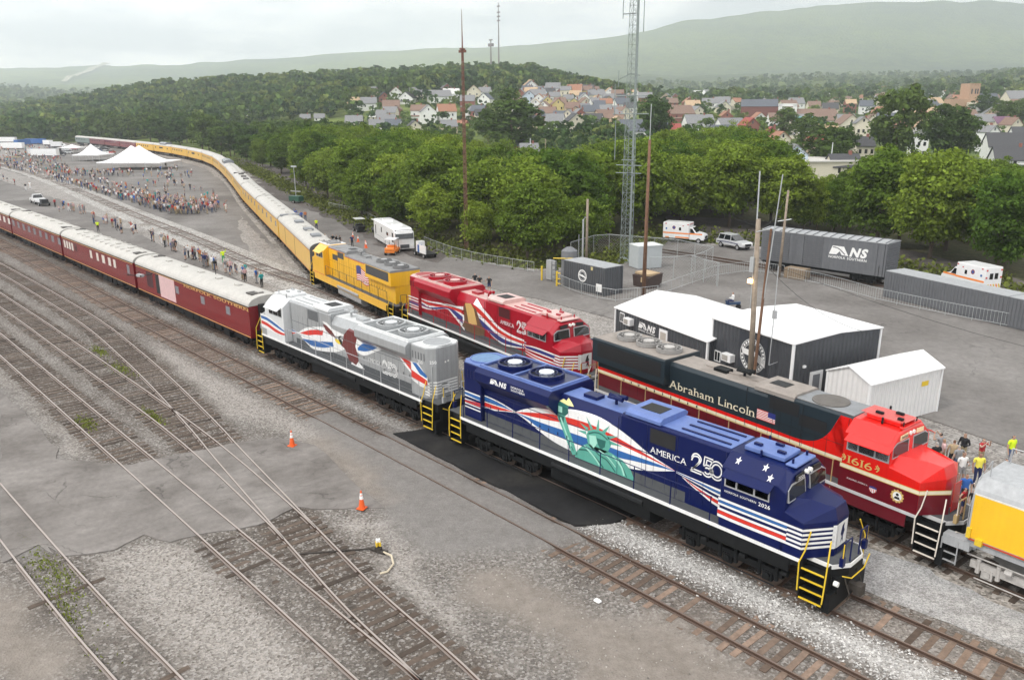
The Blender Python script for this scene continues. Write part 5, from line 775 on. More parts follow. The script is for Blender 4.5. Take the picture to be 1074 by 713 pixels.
def weeds(n, f, seed):
    rr = random.Random(seed); M_ = MB()
    for _ in range(n):
        x, y = f(rr); h = rr.uniform(.04, .13); a = rr.uniform(0, 3.14); w_ = rr.uniform(.02, .06); ca, sa = math.cos(a)*w_, math.sin(a)*w_; t = rr.uniform(-.06, .06)
        M_.quad((x-ca, y-sa, -.17), (x+ca, y+sa, -.17), (x+ca*.3+t, y+sa*.3+t, -.15+h), (x-ca*.3+t, y-sa*.3+t, -.15+h))
    return M_
def wf(rr):
    c = rr.choice([(-2.5,-20.9,2.2,.5),(0,-20.6,2.8,.4),(2.5,-21.2,3.,.25),(-4.5,-20.8,1.2,.4),(-26.5,-9.9,2.,.5),(-32,-9.6,1.5,.35),(-15.5,-11.6,1.5,.3),(-17,-14.9,1.2,.4)]); return c[0]+rr.gauss(0, c[2]*.6), c[1]+rr.gauss(0, c[3]*.6)
weeds(2600, wf, 5).build('weeds', WEED, kind='stuff', label='low weeds growing between the rails')
# ------------------------------------------------------------------ rolling stock: shared helpers
DARK = mat('running gear black', (.009,.010,.011), rough=.6, var=.3, scale=4, spec=.2); GREASE = mat('running gear grime', (.045,.038,.032), rough=.8, var=.35, scale=5)
WHEELM = mat('wheel steel', (.10,.075,.06), rough=.5, metal=.4, var=.2); GLASS = mat('dark window glass', (.012,.014,.016), rough=.08, var=0, spec=.8)
WHITE = paint('white livery', (.80,.80,.79)); LBLUE = paint('mid blue livery', (.02,.12,.36)); REDS = paint('bright red livery', (.62,.03,.018))
YEL = mat('safety yellow', (.72,.50,.03), rough=.5, var=.06); GREYW = mat('walkway grey', (.075,.08,.085), rough=.8, var=.15)
LAMP = mat('headlight glass', (.9,.9,.85), rough=.1, var=0); ALU = mat('grey metal', (.42,.43,.44), rough=.45, metal=.3, var=.08)
BLK = mat('flat black', (.01,.01,.011), rough=.6, var=0); AMBER = mat('gold lettering', (.62,.43,.14), rough=.5, var=0)
def wheel_bm(r, y, s):
    M_ = MB(); M_.cyl((0, y-.07*s if s > 0 else y-.07, 0), r, .14, 20, 'y'); M_.cyl((0, y-.1, 0), r*.35, .2, 12, 'y'); return M_
_whm = {}
def wheelset(r):
    if r not in _whm:
        M_ = MB()
        for y in (-.75, .75): M_.cyl((0, y-.07, 0), r, .14, 22, 'y'); M_.cyl((0, y-.1, 0), r*.4, .2, 12, 'y')
        M_.cyl((0, -.75, 0), .09, 1.5, 8, 'y'); o = M_.build('wheelset', WHEELM); _whm[r] = fix(o).data; bpy.data.objects.remove(o)
    return _whm[r]
def bogie(parent, x, axles, r, L, mat_=DARK, name='bogie', heavy=True):
    M_ = MB()
    for s in (-1, 1):
        y = 1.02*s
        top = [(x-L/2-.5, r+.12), (x-L/2-.5, r-.16), (x-L/2+.1, r-.25)]
        M_.prof_z([(x-L/2-.45, y-.09), (x+L/2+.45, y-.09), (x+L/2+.45, y+.09), (x-L/2-.45, y+.09)], r+.05, r+.35)
        for a in axles:
            M_.box(x+a-.2, x+a+.2, y-.13, y+.15, r-.22, r+.16); M_.cyl((x+a, y+(.15 if s > 0 else -.21), r), .13, .06, 10, 'y')
            if heavy:
                M_.tube([(x+a-.36, y+.06*s, r-.1), (x+a-.36, y+.06*s, r+.5)], .09, 8); M_.tube([(x+a+.36, y+.06*s, r-.1), (x+a+.36, y+.06*s, r+.5)], .09, 8)
                M_.cyl((x+a+.62, y+.1*s-.1, r+.45), .13, .25, 8, 'x')
        M_.tube([(x-L/2-.6, y+.1*s, r+.55), (x+L/2+.6, y+.1*s, r+.55)], .035, 5)
        M_.tube([(x-L/2-.2, y+.18*s, r-.3), (x+L/2+.2, y+.18*s, r-.3)], .03, 5)
    M_.box(x-L/2+.1, x+L/2-.1, -.8, .8, r+.1, r+.4)
    o = fix(M_.build(name, mat_, parent))
    for a in axles:
        w = bpy.data.objects.new('wheelset', wheelset(r)); COL.objects.link(w); w.parent = o; w.location = (x+a, 0, r)
    return o
def place(P, s0, L):
    """position and heading of a vehicle of length L whose front coupler is at arc length s0 from the path start"""
    def at(s):
        acc = 0
        for i in range(len(P)-1):
            a, b = Vector(P[i]), Vector(P[i+1]); l = (b-a).length
            if acc+l >= s: return a.lerp(b, (s-acc)/l)
            acc += l
        return Vector(P[-1])
    a, b = at(s0), at(s0+L); return a, b, math.atan2(a.y-b.y, a.x-b.x)
def arclen_at_X(P, X):
    acc = 0
    for i in range(len(P)-1):
        a, b = Vector(P[i]), Vector(P[i+1])
        if (a.x-X)*(b.x-X) <= 0: return acc+(a.x-X)/(a.x-b.x)*(b-a).length
        acc += (b-a).length

# ------------------------------------------------------------------ locomotives
def mirror(prof): return [(y, z) for y, z in prof]+[(-y, z) for y, z in reversed(prof)]
def side_half(x, z, st):
    """half-width and outward slope of the body side at (x, z): hood, flared radiator, cab and nose in turn"""
    if x > 21.0: return None
    if x >= 17.5:
        if z > 4.5 and x < 20.2: t = (z-4.5)/.48; return 1.53-.58*t, .64, .77
        return 1.53, 1, 0
    if st == 'flare' and 3.0 <= x <= 8.3 and z > 3.75:
        if z > 4.85: t = (z-4.85)/.2; return 1.6-.22*t, .7, .7
        if z > 4.4: return 1.6, 1, 0
        t = (z-3.75)/.65; return .97+.63*t, .7, -.7
    if st == 'flat' and x <= 6.95 and z > 3.55: return 1.40, 1, 0
    if st == 'flare' and 1.25 <= x < 3.0: return 1.22, 1, 0
    if st == 'flare' and 8.3 < x < 12.05 and z > 4.3: t = min(1, (z-4.3)/.5); return .97-.32*t, .8, .6
    return .97, 1, 0
def surf_fn(side, st):
    def f(x, z):
        r = side_half(x, z, st)
        if r is None:                              # wraps round the chamfered nose
            l = x-21.0; k = min(1, l/1.29); px, py = 21.0+.75*k, 1.53-1.08*k
            if l > 1.29: return (21.75, side*(.45-(l-1.29)), z), (1, 0, 0)
            return (px, side*py, z), (.82, side*.57, 0)
        y, ny, nz = r; return (x, side*y, z), (0, side*ny, nz)
    return f
XS = (1.25, 3.0, 6.95, 8.3, 12.05, 17.5, 20.2, 21.0, 22.29); ZS = (3.55, 3.75, 4.3, 4.4, 4.5, 4.8, 4.85)
def fanpart(parent, x, y, z, r, m_top, m_hub):
    M_ = MB(); M_.ring((x, y, z), r, r*.88, .22, 24)
    M_.ring((x, y, z+.2), r*.62, r*.57, .03, 20)
    for k in range(10): a = math.pi*k/5; M_.tube([(x+r*.2*math.cos(a), y+r*.2*math.sin(a), z+.21), (x+r*.9*math.cos(a), y+r*.9*math.sin(a), z+.21)], .018, 4)
    f = M_.build('cooling_fan', m_top, parent); h = MB().cyl((x, y, z+.05), r*.42, .2, 18); hb_ = h.build('fan_hub', m_hub, f)
    b = MB().cyl((x, y, z+.01), r*.87, .05, 20).build('fan_blades', BLK, f); return f
def locomotive(name, label, group, X, Y, rz, side, st, C, L=22.63, fans=((4.35, 0), (6.6, 0)), blower=True, group_=None):
    """C: materials body, roof, low (sill stripe), frame, cab, hub, fan, steps, rail; side: which side faces the camera (-1 right, +1 left)"""
    root = empty(name, (X, Y, 0), rz, label, 'locomotive', group)
    # underframe and walkway
    M_ = MB(); M_.box(1.7, 21.0, -1.5, 1.5, 1.62, 1.97); M_.prof_z([(.45,-1.35),(1.7,-1.35),(1.7,1.35),(.45,1.35)], 1.5, 1.97); M_.prof_z([(21.0,-1.02),(22.0,-1.02),(22.36,-.45),(22.36,.45),(22.0,1.02),(21.0,1.02)], 1.5, 1.97)
    M_.box(2.2, 20.4, -.9, .9, 1.2, 1.62); M_.build('underframe', C['frame'], root)
    W_ = MB(); W_.box(1.7, 21.0, -1.5, 1.5, 1.972, 1.99); W_.prof_z([(21.0,-1.0),(22.0,-1.0),(22.33,-.44),(22.33,.44),(22.0,1.0),(21.0,1.0)], 1.972, 1.99); W_.box(.48, 1.7, -1.33, 1.33, 1.972, 1.99); W_.build('walkway', C.get('walk', GREYW), root)
    S_ = MB()
    for s in (-1, 1):
        S_.box(1.7, 21.0, s*1.535-.03, s*1.535+.03, 1.87, 2.0)
    S_.loft([[(21.0+a, b, z) for z in (1.84, 2.0) for a, b in ()] or [(p[0], p[1], 1.84), (p[0]+p[2]*.04, p[1]+p[3]*.04, 1.84), (p[0]+p[2]*.04, p[1]+p[3]*.04, 2.0), (p[0], p[1], 2.0)] for p in ((21.0,-1.05,0,-1),(22.0,-1.05,.4,-1),(22.38,-.46,1,-.3),(22.38,.46,1,.3),(22.0,1.05,.4,1),(21.0,1.05,0,1))])
    S_.build('sill_stripe', C['low'], root)
    K_ = MB()
    for s in (-1, 1): K_.box(2.2, 20.6, s*1.515-.02, s*1.515+.02, 1.3, 1.865)
    K_.build('side_skirt', C.get('skirt', C['frame']), root)
    # hood
    H = MB()
    if st == 'flare':
        H.prof_x(mirror([(.97,1.98),(.97,4.3),(.65,4.8)]), 8.28, 12.1)
        H.prof_x(mirror([(.97,1.98),(.97,3.9)]), 1.4, 8.3)
        H.prof_z([(1.25,-.75),(1.7,-1.2),(3.05,-1.22),(3.05,1.22),(1.7,1.2),(1.25,.75)], 1.98, 4.95)
    else:
        H.prof_x(mirror([(.97,1.98),(.97,3.6)]), 1.3, 6.95); H.prof_x(mirror([(.97,1.98),(.97,4.62),(.85,4.8)]), 6.93, 13.2)
    H.prof_x(mirror([(.97,1.98),(.97,4.88),(.86,4.98)]), 12.1 if st == 'flare' else 13.15, 17.6)
    bev(H.build('engine_hood', C['body'], root), .025, 1)
    M_ = MB()
    if st == 'flare':
        M_.prof_x(mirror([(.96,3.75),(1.6,4.4),(1.6,4.85),(1.38,5.05)]), 3.0, 8.3)
    else: M_.prof_x(mirror([(.96,3.55),(1.40,3.6),(1.40,4.9),(1.34,4.97)]), 1.25, 6.95)
    rad = bev(M_.build('radiator_section', C['body'], root), .02, 1)
    # roof top panels in the roof tone set for each engine
    T = MB()
    if st == 'flare':
        T.prof_x([(-1.36,5.052),(1.36,5.052),(1.36,5.075),(-1.36,5.075)], 3.04, 8.25); T.prof_z([(1.32,-.72),(1.72,-1.14),(3.0,-1.16),(3.0,1.16),(1.72,1.14),(1.32,.72)], 4.952, 4.98)
        T.box(8.35, 12.0, -.62, .62, 4.802, 4.82)
    else: T.box(1.3, 6.9, -1.32, 1.32, 4.972, 4.99); T.box(7.0, 13.1, -.83, .83, 4.802, 4.82)
    T.box(13.2, 17.5, -.84, .84, 4.982, 5.0)
    T.build('roof_deck', C['roof'], root)
    # raised fan frames and fans
    Fz = 5.075 if st == 'flare' else 4.99
    if st == 'flare':
        F_ = MB()
        for y in (-1.3, 1.18): F_.box(3.1, 8.2, y, y+.12, Fz, Fz+.1)
        for x in (3.1, 5.4, 8.08): F_.box(x, x+.12, -1.18, 1.18, Fz, Fz+.1)
        F_.build('fan_frame', C['roof'], root); D_ = MB()
        for x0, x1 in ((3.25, 5.38), (5.55, 8.05)): D_.box(x0, x1, -1.15, 1.15, Fz, Fz+.02)
        D_.build('fan_well', C['well'], root)
    for x, y in fans: fanpart(root, x, y, Fz+.02, .9 if st == 'flare' else .72, C['fan'], C['hub'])
    if blower and st == 'flare':
        b = MB().ring((2.12, 0, 4.99), .86, .80, .05, 28).build('radiator_intake', C['roof'], root); MB().cyl((2.12, 0, 4.985), .8, .03, 28).build('mesh_screen', C['screen'], b)
    # roof boxes
    M_ = MB()
    if st == 'flare':
        M_.prof_x(mirror([(.98,5.0),(.98,5.13),(.8,5.25)]), 12.35, 14.2); M_.build('air_filter_box', C['roof'], root)
        MB().box(12.7, 13.75, -.42, .42, 5.252, 5.27).build('intake_grille', BLK, root)
        R_ = MB()
        for y in (-.55, 0, .55): R_.box(15.0, 17.3, y-.05, y+.05, 5.0, 5.05)
        R_.build('roof_ribs', C['stripe'], root)
    else:
        M_.prof_x(mirror([(.98,4.82),(.98,5.0),(.8,5.12)]), 12.4, 14.6); M_.build('air_filter_box', C['roof'], root); MB().box(12.8, 13.7, -.4, .3, 5.122, 5.14).build('intake_grille', BLK, root)
        MB().cyl((15.85, 0, 5.0), .82, .05, 26).build('roof_screen', C['screen'], root)
        G = MB()
        for i in range(9): G.box(8.8+.0*i, 12.2, -.6+.15*i-.01, -.6+.15*i+.01, 4.82, 4.83)
        G.box(8.6, 12.9, -.04, .04, 4.82, 4.9); G.build('roof_pipe', C['roof'], root)
    # exhaust stack, horn
    M_ = MB(); M_.box(9.3, 10.1, -.28, .28, 4.8, 4.98); M_.build('exhaust_stack', C['hood_bits'], root)
    M_ = MB(); hx = 11.0; M_.cyl((hx, .05, 4.8), .07, .4, 8)
    for dx, dy in ((.5,-.15),(.5,.15),(-.35,0)): M_.cyl((hx, dy, 5.2), .05, dx, 8, 'x', r2=.12)
    M_.box(hx-.3, hx+.3, -.25, .25, 5.14, 5.22); M_.build('horn', C['hood_bits'], root)
    # hood doors, seams and grilles on both sides
    G = MB()
    for s in (-1, 1):
        for i in range(22):
            x = 3.4+i*.62
            if 8.4 < x < 11.9 or x < 8.2 or 12.2 < x < 17.2: G.box(x-.008, x+.008, s*.972-.006, s*.972+.006, 2.2, 3.55 if x < 8.3 else 4.1)
        G.box(3.2, 17.4, s*.972-.006, s*.972+.006, 3.58 if st != 'flare' else 3.56, 3.6)
        for x in (11.98, 13.55, 15.1, 17.38): G.box(x-.012, x+.012, s*.975-.01, s*.975+.01, 2.05, 4.78 if x < 13 else 4.85)
        for i in range(10): G.box(3.5+i*.6, 3.56+i*.6, s*.98-.01, s*.98+.012, 2.8, 2.95)
        for i in range(5): G.box(1.72+i*.26, 1.8+i*.26, s*1.225-.006, s*1.225+.008, 4.2, 4.62)
    G.build('door_seams', C['seam'], root)
    G = MB()
    for s in (-1, 1):
        if st == 'flat':
            G.box(1.7, 6.7, s*1.405-.006, s*1.405+.008, 3.95, 4.75); G.box(14.95, 16.35, s*.975-.006, s*.975+.012, 3.8, 4.35); G.box(13.3, 14.9, s*.975-.006, s*.975+.01, 4.15, 4.75)
        else: G.box(13.7, 15.0, s*.975-.006, s*.975+.010, 3.95 if False else 4.12, 4.78)
    G.build('side_grille', C['grille'], root)
    # cab
    cb = MB(); cx = 20.2
    side = [(1.53,1.98),(1.53,4.5),(.95,4.98),(.0,5.05)]
    front = [(1.53,1.98),(1.53,4.3),(.95,4.86),(.0,4.93)]
    ring = lambda x, pr: [(x+((3.9-z)*.12 if x > 19 and z > 3.6 else 0), y, z) for y, z in pr+[(-a, b) for a, b in reversed(pr[:-1])]]
    cb.loft([ring(17.55, side), ring(20.0, side), ring(20.3, front)]); bev(cb.build('cab', C['cab'], root), .03, 1)
    v = MB(); v.box(17.9, 19.6, -.6, .6, 5.03, 5.22); v.box(19.7, 20.15, -.75, .75, 5.0, 5.1)
    ac = bev(v.build('roof_air_conditioner', C.get('ac', C['roof']), root), .03, 1)
    e = MB()
    for x, y in ((18.2,.8),(18.7,-.72),(19.9,.5),(19.9,-.55)): e.cyl((x, y, 5.0), .05, .28, 6)
    for x, y in ((18.3,-.25),(18.9,.3),(19.3,-.3)): e.box(x-.16, x+.16, y-.07, y+.07, 5.22, 5.32)
    e.build('antenna', C['hood_bits'], root)
    # visors, side windows, windshield
    for s in (-1, 1):
        wv = MB(); wv.loft([[(17.75, s*1.54, 4.47), (19.75, s*1.54, 4.47), (19.75, s*1.54, 4.44), (17.75, s*1.54, 4.44)], [(17.75, s*1.88, 4.27), (19.75, s*1.88, 4.27), (19.75, s*1.88, 4.24), (17.75, s*1.88, 4.24)]]); wv.build('window_visor', C['cab'], root)
        fr = MB(); fr.box(17.72, 19.62, s*1.53-.02, s*1.53+.015, 3.74, 4.34); f_ = fr.build('window_frame', C['wframe'], root)
        gl = MB()
        for a, b in ((17.78,18.2),(18.28,18.95),(19.03,19.56)): gl.box(a, b, s*1.53-.02, s*1.53+.022, 3.8, 4.28)
        gl.build('window_pane', GLASS, f_)
    for s in (-1, 1):
        X0 = lambda z: 20.3+(3.9-z)*.12 if z > 3.6 else 20.3
        for nm, g_, m_, d in (('windshield_frame', .06, C['wframe'], .012), ('windshield', 0, GLASS, .02)):
            M_ = MB(); y0, y1 = s*.22, s*1.38
            y0, y1 = (y0-s*g_, y1+s*g_*.6); z0, z1 = 3.98-g_, 4.5+g_
            top1 = min(z1, 4.42)
            M_.loft([[(X0(z0)+d+.02, y0, z0), (X0(z0)+d+.02, y1, z0), (X0(top1)+d+.02, y1, top1-.04), (X0(z1)+d+.0, s*1.1 if g_ == 0 else s*1.14, z1), (X0(z1)+d, y0, z1)], [(X0(z0)-.04, y0, z0), (X0(z0)-.04, y1, z0), (X0(top1)-.04, y1, top1-.04), (X0(z1)-.04, s*1.1 if g_ == 0 else s*1.14, z1), (X0(z1)-.04, y0, z1)]])
            fix(M_.build(nm, m_, root))
    # number boards and headlights over the windshield
    nb = MB()
    for s in (-1, 1): nb.box(20.1, 20.26, s*.95-.3, s*.95+.3, 4.62, 4.84) if False else nb.loft([[(20.23, s*.35, 4.66), (20.23, s*.92, 4.62), (20.23, s*.92, 4.80), (20.23, s*.35, 4.84)], [(20.30, s*.35, 4.64), (20.30, s*.92, 4.60), (20.28, s*.92, 4.80), (20.28, s*.35, 4.84)]])
    fix(nb.build('number_board', C.get('board', BLK), root))
    h = MB()
    for y in (-.13, .13): h.cyl((20.2, y, 4.76), .09, .13, 12, 'x')
    h.build('headlight', LAMP, root)
    # nose
    n_ = MB()
    base = [(20.2,-1.53),(21.0,-1.53),(21.75,-.45),(21.75,.45),(21.0,1.53),(20.2,1.53)]
    mid = [(20.2,-1.53,3.62),(21.0,-1.53,3.42),(21.75,-.45,3.42),(21.75,.45,3.42),(21.0,1.53,3.42),(20.2,1.53,3.62)]
    tp = 21.6 if st == 'flare' else 21.3; topr = [(20.2,-.95,3.98),(20.75,-.62,3.96),(tp,-.42,3.88),(tp,.42,3.88),(20.75,.62,3.96),(20.2,.95,3.98)]
    if st == 'flat': base = [(min(x, 21.5), y) for x, y in base]; mid = [(min(x, 21.5), y, z) for x, y, z in mid]
    n_.loft([[(x, y, 1.98) for x, y in base], mid, topr]); bev(n_.build('nose', C['nose'], root), .02, 1)
    d_ = MB(); d_.box(21.752, 21.77, -.3, .3, 2.05, 3.3); d_.build('nose_door', C['nose'], root)
    # pilot, coupler, steps, ditch lights
    for e_, fx in ((1, 1), (-1, 0)):
        q = MB(); xx = (lambda a: a) if fx else (lambda a: 22.75-a)
        def B(x0, x1, *r): a, b = sorted((xx(x0), xx(x1))); q.box(a, b, *r)
        for s in (-1, 1):
            B(21.02, 21.06, s*1.02-.02 if s > 0 else -1.5, 1.5 if s > 0 else -1.0, .42, 1.97); B(21.95, 21.99, 1.0 if s > 0 else -1.5, 1.5 if s > 0 else -1.0, .35, 1.97)
            a, b = (1.0, 1.06) if s > 0 else (-1.06, -1.0); B(21.06, 21.95, a, b, .4, 1.95)
        B(21.95, 22.2, -1.45, 1.45, .25, 1.0); B(22.0, 22.25, -1.0, 1.0, .9, 1.5)
        pl = q.build('pilot', DARK, root)
        t = MB()
        for s in (-1, 1):
            for z in (.45, .85, 1.25, 1.65):
                a, b = sorted((xx(21.07), xx(21.94))); t.box(a, b, s*1.48-.03, s*1.48+.03, z-.02, z+.025); 
        t.build('step_edges', C['steps'], root); t = MB()
        for s in (-1, 1):
            for z in (.45, .85, 1.25, 1.65): a, b = sorted((xx(21.07), xx(21.94))); t.box(a, b, min(s*1.06, s*1.44), max(s*1.06, s*1.44), z-.02, z)
        t.build('steps', DARK, root)
        g_ = MB()
        for s in (-1, 1):
            g_.tube([(xx(21.02), s*1.56, .75), (xx(21.0), s*1.57, 1.9), (xx(21.12), s*1.45, 2.35), (xx(21.2), s*1.3, 3.1)], .027, 6)
            g_.tube([(xx(21.98), s*1.56, .6), (xx(22.0), s*1.56, .95), (xx(22.02), s*1.5, 2.2), (xx(21.9), s*1.15, 2.95)], .027, 6)
        g_.tube([(xx(22.3), -.95, 2.0), (xx(22.3), -.95, 2.9)], .022); g_.tube([(xx(22.3), .95, 2.0), (xx(22.3), .95, 2.9)], .022)
        g_.tube([(xx(22.42), -1.1, 1.75), (xx(22.5), -.5, 1.45), (xx(22.5), .5, 1.45), (xx(22.42), 1.1, 1.75)], .025)
        g_.build('grab_irons', C['steps'], root)
        hr = MB()
        for y in (-.9, -.35, .35, .9): hr.tube([(xx(22.3), y, 1.98), (xx(22.3), y, 2.95)], .03)
        hr.tube([(xx(22.3), -.9, 2.95), (xx(22.3), -.35, 2.95)], .025); hr.tube([(xx(22.3), .9, 2.95), (xx(22.3), .35, 2.95)], .025)
        hr.box(min(xx(22.2), xx(22.34)), max(xx(22.2), xx(22.34)), -1.0, -.8, 2.0, 2.35); hr.box(min(xx(22.2), xx(22.34)), max(xx(22.2), xx(22.34)), .8, 1.0, 2.0, 2.35)
        hr.build('end_railing', C['rail'], root)
        k = MB(); a, b = sorted((xx(22.2), xx(22.72))); k.box(a, b, -.13, .13, .72, 1.0); k.box(*sorted((xx(22.5), xx(22.78))), -.22, .16, .66, 1.06)
        k.tube([(xx(22.25), .5, 1.35), (xx(22.5), .52, .8), (xx(22.42), .5, .5)], .03); k.tube([(xx(22.25), -.5, 1.35), (xx(22.5), -.52, .8), (xx(22.42), -.5, .5)], .03)
        k.build('coupler', GREASE, root)
    dl = MB()
    for s in (-1, 1): dl.cyl((22.15, s*1.1, 1.35), .1, .16, 10, 'x')
    dl.build('ditch_light', LAMP, root)
    # side handrails
    for s in (-1, 1):
        h = MB(); h.tube([(1.9, s*1.5, 3.05), (17.2, s*1.5, 3.05)], .02, 5)
        for i in range(9): x = 1.95+i*1.9; h.tube([(x, s*1.515, 1.7), (x, s*1.5, 3.05)], .026, 5)
        h.build('handrail', C['rail'], root)
    # tank, air reservoirs, running gear
    f = MB(); f.prof_x(mirror([(1.0,.45),(1.42,.75),(1.45,1.45),(1.2,1.6)]), 8.3, 14.2); bev(f.build('fuel_tank', C.get('tank', DARK), root), .04, 1)
    a = MB()
    for s in (-1, 1):
        a.cyl((8.5, s*1.47, 1.5), .17, 5.4, 10, 'x'); a.tube([(2.5, s*1.4, 1.25), (8.2, s*1.4, 1.25)], .04); a.tube([(14.3, s*1.4, 1.25), (20.4, s*1.4, 1.25)], .04)
    a.build('air_reservoir', C.get('res', DARK), root)
    bogie(root, 4.75, (-1.75, 0, 1.75), .53, 3.8); bogie(root, 17.85, (-1.75, 0, 1.75), .53, 3.8)
    return root
def mark(root, side, st, name, mats, eps=.007): return Mark(surf_fn(side, st), XS, ZS)
BLUEB = paint('deep blue engine paint', (.001,.0065,.066), rough=.38, coat=.08, spec=.25); BLUER = paint('blue roof with painted sunlight', (.11,.17,.40), rough=.5, coat=.05, var=.12); BLUEW = paint('dark blue fan wells', (.004,.008,.06), coat=.1)  # roof blue is a paler copy, sunlight put into its colour
base_c = dict(frame=DARK, seam=BLK, grille=BLK, steps=YEL, hub=mat('fan hub', (.6,.64,.68), rough=.4, var=.05), screen=mat('mesh screen', (.12,.22,.38), rough=.5, var=.2), wframe=ALU)
def two50(mk, x, z, h, d, w=.075):
    """the digits 250 drawn in pairs of thin lines; d is the reading direction"""
    k = h
    def P(*a): return [(x+d*k*p, z+k*q) for p, q in a]
    for o in (0, .13): mk.line(P((.02,.72-o),(.12,.93-o*.9),(.32,1.-o),(.52-o*.6,.86-o*.5),(.5-o*.6,.62-o*.2),(.2,.28),(0.+o*.3,.04+o)), w*k, n=5)
    mk.line(P((0,.05),(.62,.03)), w*k); mk.line(P((.1,.18),(.62,.16)), w*k)
    for o in (0, .14): mk.ringm(x+d*k*.92, z+k*.33, k*(.33-o), k*(.33-o-w), 140 if d > 0 else 40, -150 if d > 0 else 330, 20)
    mk.line(P((.7,.55),(.74,1.0),(1.2,.98)), w*k, False); mk.line(P((.84,.66),(.87,.87),(1.2,.85)), w*k, False)
    for o in (0, .15): mk.ringm(x+d*k*1.42, z+k*.5, k*(.5-o), k*(.5-o-w), 0, 360, 28, sx=.82)
# ---- the blue engine
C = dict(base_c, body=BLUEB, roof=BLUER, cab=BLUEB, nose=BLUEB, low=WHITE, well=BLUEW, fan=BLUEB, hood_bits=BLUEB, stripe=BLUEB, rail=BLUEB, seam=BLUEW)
bl = locomotive('diesel_locomotive', 'dark blue diesel engine with a green crowned statue, stripes and stars, nearest the camera', 'engines of the show train', 0, 0, 0, -1, 'flare', C)
STRIPE_Z = (3.14, 2.96, 2.78, 2.60, 2.42)
def nose_stripes(mk, x0=20.4, mi=0, wrap=1.25):
    mk.mi = mi
    for z in STRIPE_Z: mk.rect(x0, 21.0+wrap, z-.05, z+.045)
S = surf_fn(-1, 'flare'); mk = Mark(S, XS, ZS)
mk.mi = 0                                            # white, light blue, red
for z in (3.38, 3.16, 2.94, 2.72, 2.54): mk.rect(1.75, 3.0, z-.035, z+.035)
mk.line([(3.0,3.38),(3.7,3.36),(4.5,3.28),(5.4,3.13)], .06); mk.line([(3.0,2.74),(3.8,2.80),(4.6,2.98),(5.4,3.13)], .08); mk.line([(3.0,3.05),(4.0,3.08),(5.4,3.13)], .05)
mk.mi = 1; mk.band([(1.75,3.33),(3.0,3.33),(4.0,3.29),(5.2,3.15)], [(1.75,3.2),(3.0,3.14),(4.0,3.12),(5.2,3.14)])
mk.mi = 2; mk.band([(1.75,2.9),(3.0,3.0),(4.0,3.05),(5.2,3.12)], [(1.75,2.78),(3.0,2.8),(4.0,2.86),(5.2,3.1)])
A = [(5.4,3.14),(6.0,3.45),(7.08,3.85),(8.88,4.28),(10.4,4.42),(11.62,4.30),(12.65,4.0),(13.65,3.6),(15.05,3.26)]
B_ = [(5.4,3.14),(6.5,3.42),(8.15,3.78),(10.02,3.94),(11.37,3.86),(12.67,3.66),(13.66,3.48),(15.05,3.26)]
B2 = [(5.4,3.13),(6.5,3.22),(7.6,3.36),(8.89,3.53),(10.71,3.56),(12.16,3.50),(13.42,3.40),(15.05,3.25)]
B3 = [(5.4,3.13),(7.09,3.10),(8.6,3.15),(10.3,3.2),(11.65,3.2),(12.68,3.22),(13.9,3.26),(15.05,3.25)]
B4 = [(5.4,3.12),(6.3,2.98),(7.1,2.78),(8.61,2.72),(9.8,2.72),(11.9,2.84),(12.9,2.98),(13.92,3.10),(15.05,3.24)]
B5 = [(5.4,3.12),(6.2,2.9),(7.56,2.48),(8.62,2.30),(9.8,2.28),(12.2,2.48),(13.6,2.76),(15.05,3.24)]
mk.mi = 0; mk.band(A, B_, 5); mk.mi = 2; mk.band(B_, B2, 5); mk.mi = 0; mk.band(B2, B3, 5); mk.mi = 1; mk.band(B3, B4, 5); mk.mi = 0; mk.band(B4, B5, 5)
# from the second crossing out to the nose
ends = [(3.14,3.10), (2.96,2.92), (2.78,2.74), (2.60,2.56), (2.42,2.38)]
def fan_band(z1, z0, zc, x0=15.1, xe=20.4, mi=0):
    mk.mi = mi; mk.band([(x0,zc+.01),(16.3,zc+(z1-zc)*.55),(17.5,z1),(xe,z1)], [(x0,zc-.01),(16.3,zc+(z0-zc)*.55),(17.5,z0),(xe,z0)], 5)
fan_band(3.19, 3.09, 3.25); fan_band(3.08, 2.98, 3.24, mi=1); fan_band(2.97, 2.88, 3.2); fan_band(2.76, 2.66, 3.1, x0=15.4); fan_band(2.65, 2.50, 3.1, x0=15.5, mi=2); fan_band(2.49, 2.37, 3.1, x0=15.4)
nose_stripes(mk); mk.mi = 0; mk.rect(22.15, 22.8, 2.3, 3.25)
mk.build('livery_stripes', [WHITE, LBLUE, REDS], bl)
mk = Mark(S, XS, ZS); mk.rect(3.05, 15.6, 2.02, 2.48); mk.build('low_grey_band', GREYW, bl, eps=.004)  # flat grey band along the foot of the hood
